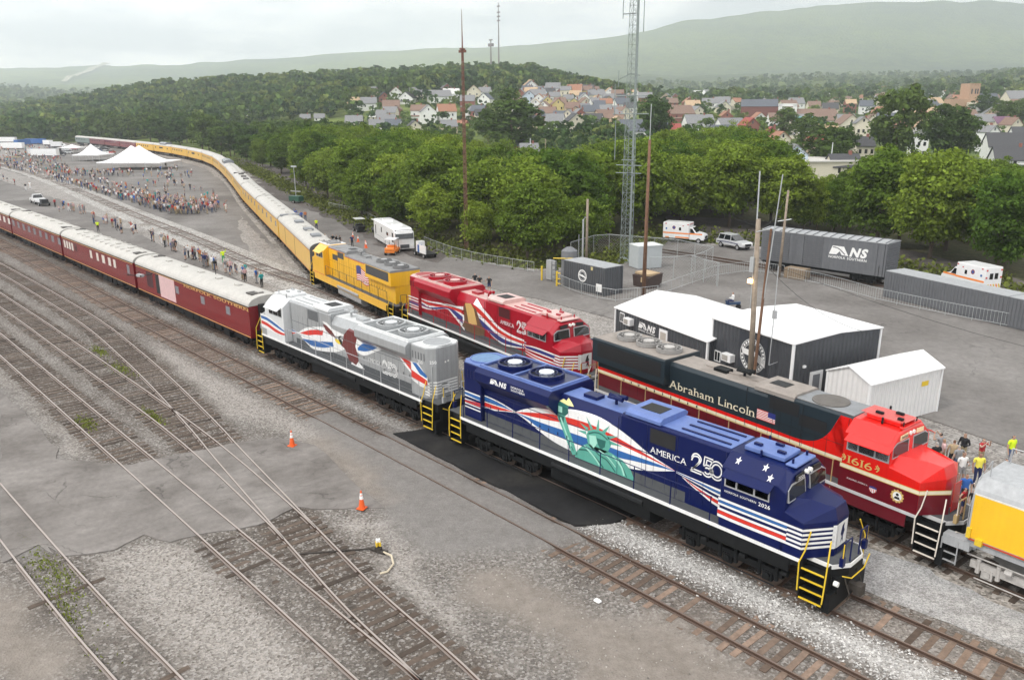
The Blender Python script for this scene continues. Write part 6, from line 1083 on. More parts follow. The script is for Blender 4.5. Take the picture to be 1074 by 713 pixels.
def standing_statue(root):
    g1 = paint('statue green', (.10,.38,.30)); g2 = paint('statue dark green', (.015,.12,.10)); g3 = paint('statue pale green', (.35,.68,.56)); g4 = paint('torch flame', (.75,.68,.30))
    k = Mark(S, XS, ZS)
    k.mi = 0; k.poly([(8.35,4.0),(8.75,3.95),(9.05,3.3),(9.35,2.75),(9.6,2.2),(9.3,2.1),(8.95,2.6),(8.6,3.25),(8.3,3.7)])           # raised arm
    k.poly([(9.55,2.35),(9.9,2.75),(10.2,2.95),(11.6,2.95),(12.3,2.8),(12.75,2.5),(13.0,2.05),(9.45,2.05)])                        # robe
    k.poly([(10.12,3.35),(10.25,3.62),(10.6,3.78),(11.1,3.82),(11.5,3.62),(11.6,3.3),(11.45,2.95),(11.1,2.72),(10.6,2.72),(10.25,2.95)])   # head
    for a, b in (((10.22,3.65),(9.7,3.85)),((10.45,3.74),(10.1,4.25)),((10.8,3.8),(10.85,4.42)),((11.15,3.78),(11.5,4.22)),((11.4,3.62),(12.0,3.85)),((11.52,3.42),(12.25,3.45)),((10.12,3.45),(9.55,3.42))):
        dx, dz = b[0]-a[0], b[1]-a[1]; l = math.hypot(dx, dz); nx, nz_ = -dz/l*.09, dx/l*.09; k.poly([(a[0]+nx, a[1]+nz_), b, (a[0]-nx, a[1]-nz_)])
    k.mi = 1; k.poly([(8.05,4.35),(8.45,4.5),(8.95,4.42),(9.0,4.1),(8.8,3.9),(8.3,3.88),(8.05,4.1)]); k.poly([(8.3,3.86),(8.75,3.86),(8.7,3.55),(8.45,3.5)])
    k.line([(10.25,3.45),(10.6,3.62),(11.0,3.66),(11.4,3.5)], .07); k.poly([(10.75,3.4),(11.3,3.42),(11.25,3.1),(11.0,2.9),(10.85,3.1)]); k.line([(9.7,2.5),(10.3,2.6),(10.9,2.3),(11.2,2.07)], .08)
    k.line([(10.5,2.9),(10.9,2.62),(11.4,2.5),(11.9,2.1)], .07); k.line([(12.1,2.75),(12.3,2.45),(12.55,2.08)], .06); k.line([(8.7,3.4),(9.0,2.85),(9.35,2.3)], .05)
    k.mi = 2; k.poly([(10.3,3.4),(10.7,3.48),(10.8,3.15),(10.6,2.85),(10.35,3.0)]); k.line([(8.5,3.75),(8.85,3.1),(9.2,2.5)], .09); k.line([(10.0,2.8),(10.6,2.45),(11.0,2.1)], .09); k.line([(11.7,2.85),(12.2,2.5),(12.4,2.1)], .1); k.line([(10.9,2.85),(11.4,2.7),(11.9,2.35)], .06); k.rect(8.35,8.6,4.0,4.3)
    k.mi = 3; k.poly([(8.3,4.48),(8.5,4.62),(8.7,4.58),(8.75,4.72),(9.0,4.6),(9.25,4.45),(8.9,4.42)])
    k.build('statue_picture', [g1, g2, g3, g4], root, eps=.012)
standing_statue(bl)
k = Mark(S, XS, ZS); k.text('AMERICA', 13.75, 3.68, .27, width=1.85, serif=True); two50(k, 15.8, 3.5, .85, 1); k.text('NORFOLK SOUTHERN', 17.75, 3.5, .085, width=1.35, bold=.01); k.text('2026', 19.2, 3.46, .15, bold=.02)
k.build('lettering', WHITE, bl, eps=.014)
def horse_logo(k, x, z, s, d=1, words='NORFOLK SOUTHERN'):
    """white block with a dark curving mane shape and the letters NS"""
    k.mi = 0; k.poly([(x,z),(x+d*.18*s,z+.5*s),(x+d*.85*s,z+.5*s),(x+d*1.15*s,z),(x+d*.75*s,z+.02*s),(x+d*.62*s,z+.22*s),(x+d*.45*s,z+.02*s)])
    k.text('NS', x+d*1.2*s, z+.02*s, .46*s, width=.95*s, dirn=d, slant=.25, bold=.05)
    if words: k.text(words, x, z-.2*s, .13*s, width=2.2*s, dirn=d, bold=.02)
    k.mi = 1; k.line([(x+d*.2*s,z+.42*s),(x+d*.55*s,z+.36*s),(x+d*.95*s,z+.06*s)], .06*s); k.mi = 0
k = Mark(S, XS, ZS); horse_logo(k, 4.2, 4.50, .55, 1, None); k.text('NORFOLK', 5.75, 4.66, .1, width=.9, bold=.02); k.text('SOUTHERN', 5.75, 4.51, .1, width=.95, bold=.02); k.build('railroad_logo', [WHITE, BLUEB], bl, eps=.01)
k = Mark(S, XS, ZS)
for x, z in ((18.05,4.78),(19.15,4.84),(19.5,4.62)): k.star(x, z, .13)
k.build('star', WHITE, bl, eps=.01)
def board_text(root, txt, side, m_):
    f = lambda x, z: ((20.305, x, z), (1, 0, 0)); k = Mark(f)
    k.text(txt, side*.62, 4.66, .12, width=.46, dirn=1 if side < 0 else 1, mid=True, bold=.02)
    f2 = lambda x, z: ((20.31, x, z), (1, 0, 0)); k.surf = f2; k.build('board_number', m_, root)
board_text(bl, '2026', -1, WHITE)
# ---- the silver engine, coupled back to back, its left side towards the camera
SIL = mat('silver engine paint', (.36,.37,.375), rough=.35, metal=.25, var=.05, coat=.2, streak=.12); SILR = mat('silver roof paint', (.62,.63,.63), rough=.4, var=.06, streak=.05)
MAR = paint('eagle brown', (.14,.022,.022))
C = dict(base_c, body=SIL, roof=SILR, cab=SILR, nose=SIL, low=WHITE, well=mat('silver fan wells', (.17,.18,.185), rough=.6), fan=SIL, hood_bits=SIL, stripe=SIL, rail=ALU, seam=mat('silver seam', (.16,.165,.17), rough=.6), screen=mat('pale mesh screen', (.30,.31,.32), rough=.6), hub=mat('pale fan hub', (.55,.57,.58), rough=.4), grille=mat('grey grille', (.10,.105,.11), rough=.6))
si = locomotive('diesel_locomotive', 'silver grey diesel engine with an eagle on its side, coupled behind the blue one', 'engines of the show train', 0, 0, math.pi, 1, 'flare', C)
S1 = surf_fn(1, 'flare'); mk = Mark(S1, XS, ZS); WIDE = MB
mk.mi = 0; mk.band([(21.0,3.52),(20.0,3.5),(18.8,3.28),(17.6,2.95),(16.6,2.83)], [(21.0,2.52),(19.8,2.46),(18.6,2.42),(17.6,2.5),(16.6,2.78)])
mk.mi = 1; mk.band([(20.95,3.36),(20.0,3.36),(18.8,3.16),(17.6,2.9),(16.8,2.83)], [(20.95,3.16),(20.0,3.14),(18.8,2.94),(17.6,2.78),(16.8,2.81)])
mk.mi = 2; mk.band([(20.95,3.0),(20.0,2.95),(18.8,2.75),(17.6,2.66),(16.8,2.79)], [(20.95,2.76),(20.0,2.7),(18.8,2.5),(17.6,2.52),(16.8,2.77)])
mk.mi = 0; mk.band([(16.6,2.83),(15.35,3.42),(13.8,3.78),(12.79,3.9),(11.6,3.6),(10.5,3.9)], [(16.6,2.78),(15.5,2.3),(14.64,2.06),(13.2,2.2),(11.66,2.5),(10.6,2.9)])
mk.mi = 2; mk.band([(16.3,2.86),(15.2,3.25),(14.2,3.5),(13.1,3.66)], [(16.3,2.84),(15.2,2.92),(14.2,3.15),(13.25,3.3)])
mk.mi = 1; mk.band([(16.0,2.5),(15.0,2.62),(14.,2.75),(13.,2.92),(12.0,3.1)], [(16.0,2.46),(15.0,2.27),(14.2,2.3),(13.,2.5),(11.9,2.82)])
mk.mi = 4; mk.poly([(16.0,2.66),(14.6,2.9),(13.4,3.2),(12.2,3.2),(12.4,3.1),(13.6,2.88),(15,2.66)])
mk.mi = 0; mk.poly([(13.2,4.3),(12.3,3.9),(11.5,3.3),(10.4,2.9),(10.1,3.5),(10.5,3.9),(11.8,4.0),(12.6,4.3)])                              # white head and neck
mk.band([(9.2,4.45),(8.7,4.3),(8.0,4.1),(7.0,4.18),(6.0,4.15)], [(9.3,3.1),(8.6,3.0),(8.0,3.1),(7.2,3.45),(6.0,3.95)])                   # tail side
mk.poly([(9.3,2.9),(8.9,2.4),(8.3,2.1),(8.9,2.06),(9.9,2.1)])
mk.mi = 1; mk.band([(9.0,3.35),(8.4,3.75),(7.4,3.98),(6.4,4.06)], [(9.0,3.2),(8.2,3.3),(7.4,3.55),(6.4,4.0)])
mk.mi = 3; mk.poly([(9.95,4.42),(8.9,4.35),(9.0,4.0),(9.25,3.4),(9.05,2.95),(8.95,2.5),(9.3,2.15),(10.1,2.3),(10.5,2.95),(10.95,3.1),(10.75,3.35),(10.55,3.9),(10.3,4.1)])
mk.poly([(13.1,4.1),(12.7,4.12),(12.0,3.85),(11.55,3.5),(12.1,3.5),(12.8,3.75)])
mk.poly([(8.9,4.36),(8.0,4.15),(6.1,4.26),(4.2,4.16),(4.2,4.1),(6.1,4.14),(8.0,3.98)])
mk.mi = 5; mk.poly([(11.7,3.4),(11.25,3.42),(11.0,3.2),(11.25,3.12),(11.6,3.2)])
mk.mi = 0; mk.poly([(4.7,3.95),(3.2,3.92),(2.3,3.95),(1.5,3.3),(1.5,2.6),(2.2,2.62),(3.0,2.85),(4.0,3.4)])
mk.mi = 2; mk.band([(4.3,3.86),(3.7,3.6),(2.9,3.25),(1.55,3.0)], [(3.9,3.9),(3.2,3.62),(2.4,3.3),(1.55,3.16)]) if False else mk.poly([(4.45,3.86),(3.75,3.9),(2.95,3.42),(1.52,3.12),(1.52,2.82),(2.95,2.97)])
mk.mi = 1; mk.poly([(2.9,3.9),(2.5,3.93),(1.55,3.38),(1.55,3.22),(2.2,3.35)])
mk.mi = 0
for z in (2.95, 2.78, 2.61, 2.44, 2.27): mk.rect(1.32, 1.75, z-.04, z+.04)
BEAK = paint('beak yellow', (.75,.55,.05)); GOLDL = paint('pale gold', (.6,.5,.25))
mk.build('livery_stripes', [WHITE, LBLUE, REDS, MAR, WHITE, BEAK], si)
k = Mark(S1, XS, ZS); k.rect(3.05, 16.9, 2.02, 2.4); k.build('low_grey_band', GREYW, si, eps=.004)
k = Mark(S1, XS, ZS); k.text('AMERICA', 7.85, 2.78, .24, width=1.4, serif=True, dirn=-1); two50(k, 6.3, 2.35, .85, -1); k.text('250', 2.35, 3.98, .2, dirn=-1, bold=.02); k.build('lettering', WHITE, si, eps=.013)
# stripes and number across the chamfered back end
def back(x, z):                                      # x along the back end from the near corner
    l = x
    if l < .64: return (1.7-l*.70, 1.2-l*.72, z), (-.7, .7, 0)
    return (1.25, .74-(l-.64), z), (-1, 0, 0)
k = Mark(back, (.64,)); 
for z in (2.95, 2.78, 2.61, 2.44, 2.27): k.rect(.02, 2.1, z-.045, z+.04)
k.rect(.95, 1.5, 2.35, 2.85); k.text('250', .25, 4.05, .17, bold=.02); k.build('end_stripes', WHITE, si, eps=.01)
k = Mark(back, (.64,)); k.disc(1.25, 4.05, .06); k.disc(1.45, 4.08, .06); k.build('end_light', LAMP, si, eps=.02)
# ---- the red engine
REDB = paint('crimson engine paint', (.33,.004,.016), rough=.3, coat=.3, spec=.35); REDR = paint('rosy red roof', (.62,.25,.22), rough=.45, var=.15); CREAMR = paint('cream roof', (.58,.38,.35), rough=.5, var=.15); NAVYS = paint('navy stripe', (.03,.04,.2))
C = dict(base_c, body=REDB, roof=CREAMR, cab=REDB, nose=REDB, low=WHITE, well=REDB, fan=REDB, hood_bits=REDB, stripe=REDB, rail=REDB, seam=mat('dark red seam', (.1,.004,.008), rough=.5), screen=mat('red mesh screen', (.3,.05,.05), rough=.6), hub=mat('pink fan hub', (.6,.35,.33), rough=.5), grille=mat('dark red grille', (.06,.004,.006), rough=.5))
re_ = locomotive('diesel_locomotive', 'crimson diesel engine with a golden bell picture and white stripes', 'engines of the show train', -20.0, 11.43, math.radians(-7.3), -1, 'flare', C)
mk = Mark(S, XS, ZS)
mk.mi = 0
for z in (3.3, 3.08, 2.88, 2.68, 2.48): mk.rect(1.4, 3.0, z-.04, z+.04)
mk.band([(3.0,3.34),(4.2,3.36),(6.4,3.6),(8.3,3.75),(9.2,3.9)], [(3.0,3.26),(4.2,3.26),(6.4,3.46),(8.3,3.6),(9.2,3.62)])
mk.band([(3.0,3.1),(4.2,3.0),(5.6,3.25),(7.2,3.6),(8.0,3.5),(9.3,3.25)], [(3.0,2.6),(4.2,2.66),(5.6,2.95),(6.9,3.25),(7.8,2.9),(9.3,2.1)])
mk.mi = 1; mk.band([(1.4,2.98),(3.0,2.96),(4.2,2.86),(5.6,3.13),(7.2,3.46),(8.1,3.34),(9.1,3.1)], [(1.4,2.78),(3.0,2.76),(4.2,2.74),(5.6,2.97),(7.0,3.3),(8.0,3.0),(9.1,2.55)])
mk.mi = 2; mk.band([(3.0,3.22),(5,3.2),(7,3.5),(9.0,3.6)], [(3.0,3.12),(5,3.08),(7,3.36),(9.0,3.35)])
mk.mi = 0; mk.band([(10.6,4.75),(11.6,4.35),(12.6,3.9),(13.6,3.42),(15.0,3.16),(16.6,3.1)], [(10.4,3.75),(11.2,3.2),(12.4,2.7),(13.4,2.35),(14.6,2.2),(16.6,2.5)])
mk.mi = 2; mk.band([(10.5,4.35),(11.6,4.05),(12.6,3.62),(13.6,3.22),(15.0,3.0),(16.6,2.98)], [(10.45,4.05),(11.6,3.66),(12.6,3.28),(13.6,2.95),(15.0,2.8),(16.6,2.82)])
mk.mi = 1; mk.band([(10.5,3.72),(11.5,3.4),(12.4,3.1),(13.4,2.78),(14.6,2.6),(16.6,2.66)], [(10.5,3.4),(11.5,3.0),(12.4,2.72),(13.4,2.42),(14.6,2.32),(16.6,2.56)])
def fb(z1, z0, zc, mi, x0=16.6): mk.mi = mi; mk.band([(x0,zc+.02),(17.5,(zc+z1)/2),(18.6,z1),(20.5,z1)], [(x0,zc-.02),(17.5,(zc+z0)/2),(18.6,z0),(20.5,z0)], 4)
fb(3.19,3.09,2.95,0); fb(3.08,2.9,2.9,1); fb(2.88,2.8,2.8,0); fb(2.64,2.55,2.8,0); fb(2.54,2.46,2.7,2); fb(2.45,2.37,2.62,0)
nose_stripes(mk, 20.4); mk.mi = 0; mk.rect(22.1, 22.75, 2.3, 3.25)
mk.mi = 3; mk.poly([(9.35,4.1),(10.1,4.24),(10.9,4.05),(11.4,3.2),(11.95,2.75),(11.9,2.3),(11.0,2.12),(9.6,2.15),(9.0,2.4),(9.3,2.9),(9.25,3.6)])
mk.mi = 4; mk.poly([(9.45,4.2),(10.2,4.32),(10.6,4.0),(10.85,3.35),(11.0,2.9),(9.9,2.75),(9.75,3.3)])
BELL = paint('bell bronze shade', (.14,.075,.035)); GOLD = paint('bell gold', (.62,.40,.14))
mk.build('livery_stripes', [WHITE, NAVYS, REDS, BELL, GOLD], re_)
k = Mark(S, XS, ZS); k.rect(1.8, 17.0, 2.02, 2.3); k.build('low_grey_band', GREYW, re_, eps=.004)
k = Mark(S, XS, ZS); k.text('AMERICA', 13.9, 3.66, .25, width=1.6, serif=True); two50(k, 15.8, 3.45, .8, 1); k.text('1776', 19.0, 3.5, .15, bold=.02) if False else k.text('2500', 19.2, 3.45, .14, bold=.02) if False else None
k.build('lettering', WHITE, re_, eps=.013)
# horse emblem on the noses
def nose_emblem(root, m_):
    f = lambda x, z: ((21.775, x, z), (1, 0, 0)); k = Mark(f)
    k.poly([(-.12,2.4),(-.02,2.65),(-.15,2.8),(-.05,3.1),(.1,3.2),(.08,3.0),(.16,2.85),(.06,2.65),(.1,2.4),(.0,2.55)]); k.build('horse_emblem', m_, root)
nose_emblem(re_, BLK); nose_emblem(bl, BLUEB)
for q, d_ in ((bl, WHITE), (re_, WHITE)):
    MB().box(21.771, 21.773, -.36, .36, 2.3, 3.28).build('emblem_panel', d_, q)
# ---- the red and dark grey engine 1616
SLATE = paint('dark slate engine paint', (.016,.026,.034), rough=.4, coat=.15, spec=.35); TANR = mat('dusty tan roof', (.27,.24,.215), rough=.85, var=.2, scale=2); GREYR = mat('dusty grey roof', (.22,.23,.24), rough=.8, var=.2, scale=2)
FIRE = paint('fire red paint', (.70,.012,.008), rough=.25); MAROON = paint('maroon paint', (.13,.004,.012)); CREAM = paint('cream stripe', (.78,.70,.52))
C = dict(base_c, body=SLATE, roof=TANR, cab=FIRE, nose=FIRE, low=mat('grey white sill', (.55,.55,.55), rough=.5), well=SLATE, fan=mat('grey fan shroud', (.26,.25,.24), rough=.7, var=.2), hood_bits=DARK, stripe=SLATE, rail=mat('tan handrail', (.42,.30,.14), rough=.6), seam=BLK, screen=mat('brown mesh screen', (.12,.11,.10), rough=.8, var=.2), hub=mat('fan hub grey', (.42,.40,.38), rough=.6), steps=mat('off white rail', (.72,.66,.58), rough=.5), board=mat('pale amber number board', (.85,.70,.42), rough=.4), skirt=MAROON)  # number board in a flat pale amber
C['ac'] = FIRE
li = locomotive('diesel_locomotive', 'engine with slate grey hood lettered Abraham Lincoln and a bright red cab', 'engines of the show train', 2.25, 8.67, math.radians(-6.45), -1, 'flat', C, fans=((2.85, 0), (4.4, 0), (5.95, 0)))
li.scale = (.984, 1, 1); S2 = surf_fn(-1, 'flat'); ZL = ZS+(3.0,)
mk = Mark(S2, XS, ZL)
mk.mi = 2; mk.rect(1.32, 17.5, 2.0, 2.84); mk.rect(17.5, 22.3, 2.0, 2.90)
mk.mi = 1; mk.rect(1.32, 17.5, 2.84, 2.98); mk.rect(17.5, 22.3, 2.90, 3.04)
mk.mi = 3; mk.rect(1.32, 17.5, 2.81, 2.84); mk.rect(17.5, 22.3, 2.87, 2.90); mk.rect(17.5, 22.3, 3.04, 3.07)
mk.mi = 0; mk.rect(1.32, 13.6, 2.98, 3.16); mk.band([(13.6,3.16),(14.7,3.14),(15.5,3.22),(16.1,3.5),(16.6,4.1),(16.95,4.9)], [(13.6,2.98),(15.0,2.98),(16.0,2.98),(17.0,2.98),(17.5,2.98)], 8)
mk.poly([(16.95,4.9),(16.6,4.1),(16.9,3.4),(17.5,2.98),(17.5,4.9)])
mk.build('livery_stripes', [FIRE, CREAM, MAROON, AMBER], li, eps=.006)
k = Mark(S2, XS, ZL); k.text('Abraham Lincoln', 6.9 if False else 8.35-1.35, 3.42, .42, width=5.55, serif=True, bold=.0); k.build('lettering', CREAM, li, eps=.014)
def flag(root, sf, x, z, w_, h, d, xs=XS, zs=ZS, wave=0.):
    k = Mark(sf, xs, zs); P = lambda a, b: (x+d*a*w_, z+b*h+wave*math.sin(a*6.3))
    n = 8 if wave else 1
    for i in range(13):
        k.mi = 0 if i % 2 == 0 else 1
        for j in range(n): k.poly([P(j/n, i/13), P((j+1)/n, i/13), P((j+1)/n, (i+1)/13), P(j/n, (i+1)/13)])
    return k, P
k, P_ = flag(li, S2, 12.65, 3.42, 1.05, .5, 1); k.mi = 2; k.poly([P_(.6, .46), P_(1, .46), P_(1, 1), P_(.6, 1)]); k.build('flag_panel', [REDS, WHITE, NAVYS], li, eps=.014)
k = Mark(S2, XS, ZL); k.text('1616', 17.85, 3.16, .33, width=1.1, serif=True); 
for xx_ in (17.62, 19.15): k.line([(xx_,3.2),(xx_+.1,3.35),(xx_,3.5)], .05); k.line([(xx_-.08,3.3),(xx_+.12,3.42)], .04); k.line([(xx_-.05,3.45),(xx_+.1,3.28)], .04)
k.build('gold_number', AMBER, li, eps=.013)
k = Mark(S2, XS, ZL); k.text('BUILDING AMERICA', 17.9, 2.44, .07, width=.95); k.build('small_lettering', WHITE, li, eps=.013)
k = Mark(S2, XS, ZL)
k.mi = 0; k.poly([(20.15+.27*(1+.1*math.cos(12*a))*math.cos(a), 2.5+.27*(1+.1*math.cos(12*a))*math.sin(a)) for a in [2*math.pi*i/72 for i in range(72)]])
k.mi = 1; k.disc(20.15, 2.5, .19); k.poly([(18.93,2.5),(19.1,2.53),(19.27,2.5),(19.25,2.32),(19.1,2.22),(18.95,2.32)]); k.mi = 2; k.disc(20.15, 2.57, .065, 12); k.poly([(20.01,2.37),(20.07,2.48),(20.23,2.48),(20.29,2.37)]); k.mi = 3
for i in range(4): k.rect(18.97+.08*i, 19.0+.08*i, 2.27, 2.42)
k.mi = 4; k.poly([(18.94,2.43),(19.26,2.43),(19.27,2.5),(19.1,2.53),(18.93,2.5)])
k.build('emblem', [AMBER, WHITE, BLK, REDS, NAVYS], li, eps=.013)
MB().box(13.2, 17.5, -.84, .84, 5.002, 5.006).build('grey_roof_panel', GREYR, li)
mb_ = MB(); mb_.box(17.6, 19.95, -.55, .55, 5.221, 5.224); mb_.build('red_roof_panel', paint('faded red roof', (.55,.08,.07), rough=.5), li)
board_text(li, '1616', -1, SLATE)
for o in li.children:                                # this engine has a shorter cab front
    n_ = o.name.split('.')[0]
    for v in (o.data.vertices if n_ in ('cab', 'windshield', 'windshield_frame', 'number_board', 'headlight', 'board_number', 'roof_air_conditioner', 'red_roof_panel', 'antenna', 'nose') else ()):
        if n_ == 'nose':
            if v.co.x < 20.5: v.co.x -= .6
        elif v.co.x > 19.3: v.co.x = 19.3+(v.co.x-19.3)*.38
# ---- the yellow engine with the waving flag
UPY = paint('armour yellow paint', (.80,.44,.015), rough=.35); UPG = mat('harbour grey roof', (.22,.22,.22), rough=.7, var=.15); 
C = dict(base_c, body=UPY, roof=UPG, cab=UPY, nose=UPY, low=UPY, well=UPG, fan=mat('grey fan', (.16,.16,.16), rough=.7), hood_bits=UPG, stripe=UPG, rail=mat('dark handrail', (.10,.08,.05), rough=.6), seam=mat('brown seam', (.25,.13,.01), rough=.6), screen=UPG, hub=mat('fan hub mid grey', (.35,.35,.35), rough=.6), skirt=UPY, tank=mat('silver tank', (.33,.33,.33), rough=.5, var=.2), res=mat('grey tank', (.3,.3,.3), rough=.5), grille=mat('grey side grille', (.055,.055,.055), rough=.7))
up = locomotive('diesel_locomotive', 'yellow diesel engine with a grey roof and waving flag, before the passenger cars', 'engines of the show train', -20.35, 11.55, math.pi-math.radians(9.6), 1, 'flat', C, fans=((2.1, 0), (3.9, 0), (5.7, 0)))
up.scale = (.925, .98, .965)
S3 = surf_fn(1, 'flat'); k = Mark(S3, XS, ZS); k.rect(1.3, 17.5, 4.78, 4.85) if False else k.rect(1.32, 6.9, 4.80, 4.87); k.rect(7.0, 12.9, 4.5, 4.58); k.rect(13.2, 17.4, 4.78, 4.85); k.rect(17.56, 21, 2.0, 2.06); k.build('red_line', REDS, up)
k, P_ = flag(up, S3, 10.1, 2.62, 2.9, 1.35, -1, wave=.12); k.mi = 2
for j in range(4): k.poly([P_(j/10, .5), P_((j+1)/10, .5), P_((j+1)/10, 1.08), P_(j/10, 1.08)])
k.build('waving_flag', [REDS, WHITE, NAVYS], up, eps=.012)
k = Mark(S3, XS, ZS); k.text('7077' if False else '2002', 19.4, 3.2, .28, dirn=-1, bold=.02) if False else None
M_ = MB(); M_.prof_x(mirror([(1.408,4.8),(1.408,4.9),(1.345,4.985)]), 1.24, 6.96); M_.prof_x(mirror([(.978,4.56),(.978,4.64),(.86,4.815)]), 6.97, 13.1); M_.prof_x(mirror([(.978,4.84),(.978,4.9),(.865,4.99)]), 13.14, 17.5); M_.build('grey_roof_cap', UPG, up)
MB().prof_x([(-.97,4.99),(.97,4.99),(1.0,5.06),(-1.0,5.06)], 17.7, 20.2).build('cab_roof_panel', mat('white cab roof', (.7,.7,.7), rough=.5), up)

# ------------------------------------------------------------------ passenger cars
MARC = paint('oxide maroon coach paint', (.19,.009,.014), rough=.22); ROOFL = mat('pale grey coach roof', (.45,.435,.405), rough=.7, var=.12, scale=1.2, streak=.08); ROOFD = mat('roof soot', (.08,.075,.07), rough=.9, var=.2)
CURT = mat('curtained window', (.62,.60,.55), rough=.3, var=.05); GREYWIN = mat('grey window glass', (.20,.21,.23), rough=.15, var=.1); YELC = paint('yellow coach paint', (.78,.45,.03), rough=.35); REDL = mat('thin red line', (.5,.06,.02), rough=.5)  # plain grey glass colour for the lighter windows
YMAR = mat('faded maroon coach', (.16,.05,.055), rough=.5, var=.1); GREENG = mat('grey green coach', (.16,.2,.19), rough=.6, var=.1)
def arch(hw, z0, ze, zt, n=9):
    p = [(hw, z0), (hw, ze)]
    for i in range(1, n): a = math.pi/2*i/n; p.append((hw*math.cos(a)**.8, ze+(zt-ze)*math.sin(a)))
    return p+[(0, zt)]+[(-y, z) for y, z in reversed(p)]
def coach(name, label, group, a, b, body, roof, low, windows=(), wm=GLASS, style='plain', side=-1, under=DARK, detail=True, truck=None, line=AMBER, dome=None):
    """a: front end, b: rear end (Vector), both on the track centre"""
    L = (a-b).length; rz = math.atan2(a.y-b.y, a.x-b.x); root = empty(name, (b.x, b.y, 0), rz, label, 'passenger car', group)
    pr = arch(1.5, 1.15, 3.6, 4.28, 6)
    M_ = MB(); M_.prof_x(pr, .35, L-.35); bd = fix(M_.build('body', body, root))
    rf = [(y*1.006, z+.012) for y, z in pr if z >= 3.6]
    M_ = MB(); M_.prof_x(rf, .30, L-.30); fix(M_.build('roof', roof, root, smooth=False))
    M_ = MB(); M_.box(1, L-1, -1.15, 1.15, .75, 1.16)
    if detail:
        rr = random.Random(int(abs(b.x)*10))
        x = 5.2
        while x < L-5.4: w_ = rr.uniform(.7, 2.0); M_.box(x, x+w_, -1.4, 1.4, .42+rr.uniform(0, .25), 1.15); x += w_+rr.uniform(.15, .5)
        for s in (-1, 1): M_.tube([(1.2, s*1.35, .95), (L-1.2, s*1.35, .95)], .03, 4)
    M_.build('underframe', under, root)
    M_ = MB(); M_.box(-.05, .36, -.75, .75, 1.2, 3.7); M_.box(L-.36, L+.05, -.75, .75, 1.2, 3.7); M_.build('diaphragm', BLK, root)
    if low:
        k = Mark(lambda x, z: ((x, side*1.5, z), (0, side, 0)))
        k.rect(.4, L-.4, 1.2, 1.25); k.rect(.4, L-.4, 3.44, 3.48); k.build('gold_line', low, root, eps=.008)
    for w_ in windows:
        x0, x1, z0, z1 = w_[:4]; M_ = MB(); m_ = w_[4] if len(w_) > 4 else wm
        for s in (-1, 1): M_.box(x0, x1, s*1.5-.01, s*1.5+.012, z0, z1)
        M_.build('window', m_, root)
    if detail:
        M_ = MB()
        for i in range(7): x = 1.5+(L-3)*i/6; M_.box(x-.3, x+.3, -.22, .22, 4.27, 4.40)
        M_.build('roof_vent', roof, root)
        M_ = MB(); 
        for s in (-1, 1): M_.box(.35, L-.35, s*1.5-.02, s*1.5+.025, 3.53, 3.6)
        M_.build('gutter', BLK if style != 'yellow' else UPG, root)
    if dome:
        M_ = MB(); M_.prof_x(arch(1.25, 4.0, 4.5, 5.0, 4), L*.35, L*.68); d_ = fix(M_.build('glass_dome', GREYWIN, root))
    r = .46
    for x in (3.6, L-3.6): bogie(root, x, (-1.25, 1.25), r, 2.7, truck or under, heavy=detail)
    return root
G1 = 'maroon heritage cars'
V2 = lambda x, y: Vector((x, y))
c1 = coach('passenger_car', 'maroon baggage car with gold railroad name, next to the silver engine', G1, V2(-22.66, 0), V2(-47.25, 0), MARC, ROOFL, AMBER, [(24.59-.9-(d_-22.7), 24.59-.9-(d_-22.7)+.75, 2.35, 3.0, GREYWIN) for d_ in (26.2, 31.0, 36.4)])
k = Mark(lambda x, z: ((x, -1.5, z), (0, -1, 0)))
X0 = 47.25
k.mi = 1; k.rect(X0-41.9, X0-39.9, 1.6, 3.35); k.mi = 3; k.rect(X0-44.2, X0-42.6, 1.9, 3.3); k.mi = 2; k.rect(X0-41.0, X0-37.4, 1.42, 3.42)
k.mi = 1
for i in range(6): k.rect(X0-41.0+i*.62, X0-40.93+i*.62, 1.42, 3.42)
for i in range(5): k.rect(X0-41.0, X0-37.4, 1.5+i*.44, 1.56+i*.44)
k.mi = 0; k.text('NORFOLK SOUTHERN', X0-35.2, 3.22, .2, width=12.2, serif=True)
k.build('side_lettering', [AMBER, BLK, mat('pale pink panel', (.62,.42,.42), rough=.5), mat('dark louvre', (.05,.012,.015), rough=.6)], c1, eps=.009)
wins = [(1.1+i*1.0, 1.1+i*1.0+.62, 2.35, 3.2, CURT) for i in range(4)]+[(5.4, 6.0, 2.35, 3.2, GLASS)]+[(11.2-.4+1.75*0, 11.5, 2.35, 3.2, CURT)]+[(13.0, 13.7, 2.35, 3.2, CURT), (14.8, 15.7, 2.35, 3.2, CURT), (16.8, 17.6, 2.35, 3.2, CURT), (18.4, 19.1, 2.35, 3.2, CURT), (22.4, 23.1, 2.35, 3.2, GREYWIN)]
c2_ = coach('passenger_car', 'maroon sleeping car with pale curtained windows, second car from the silver engine', G1, V2(-47.25, 0), V2(-71.85, 0), MARC, ROOFL, AMBER, wins)
M_ = MB()
for i in range(22): M_.box(4+i*.8, 4.3+i*.8, (-.9 if i % 2 else .5), (-.5 if i % 2 else .9), 4.0, 4.3)
M_.build('roof_vent', ROOFL, c2_)
c3_ = coach('passenger_car', 'maroon coach with grey tinted windows, third car from the silver engine', G1, V2(-71.85, 0), V2(-96.45, 0), MARC, ROOFL, AMBER, [(1.2+i*2.75, 2.3+i*2.75, 2.4, 3.2, GREYWIN) for i in range(9)])
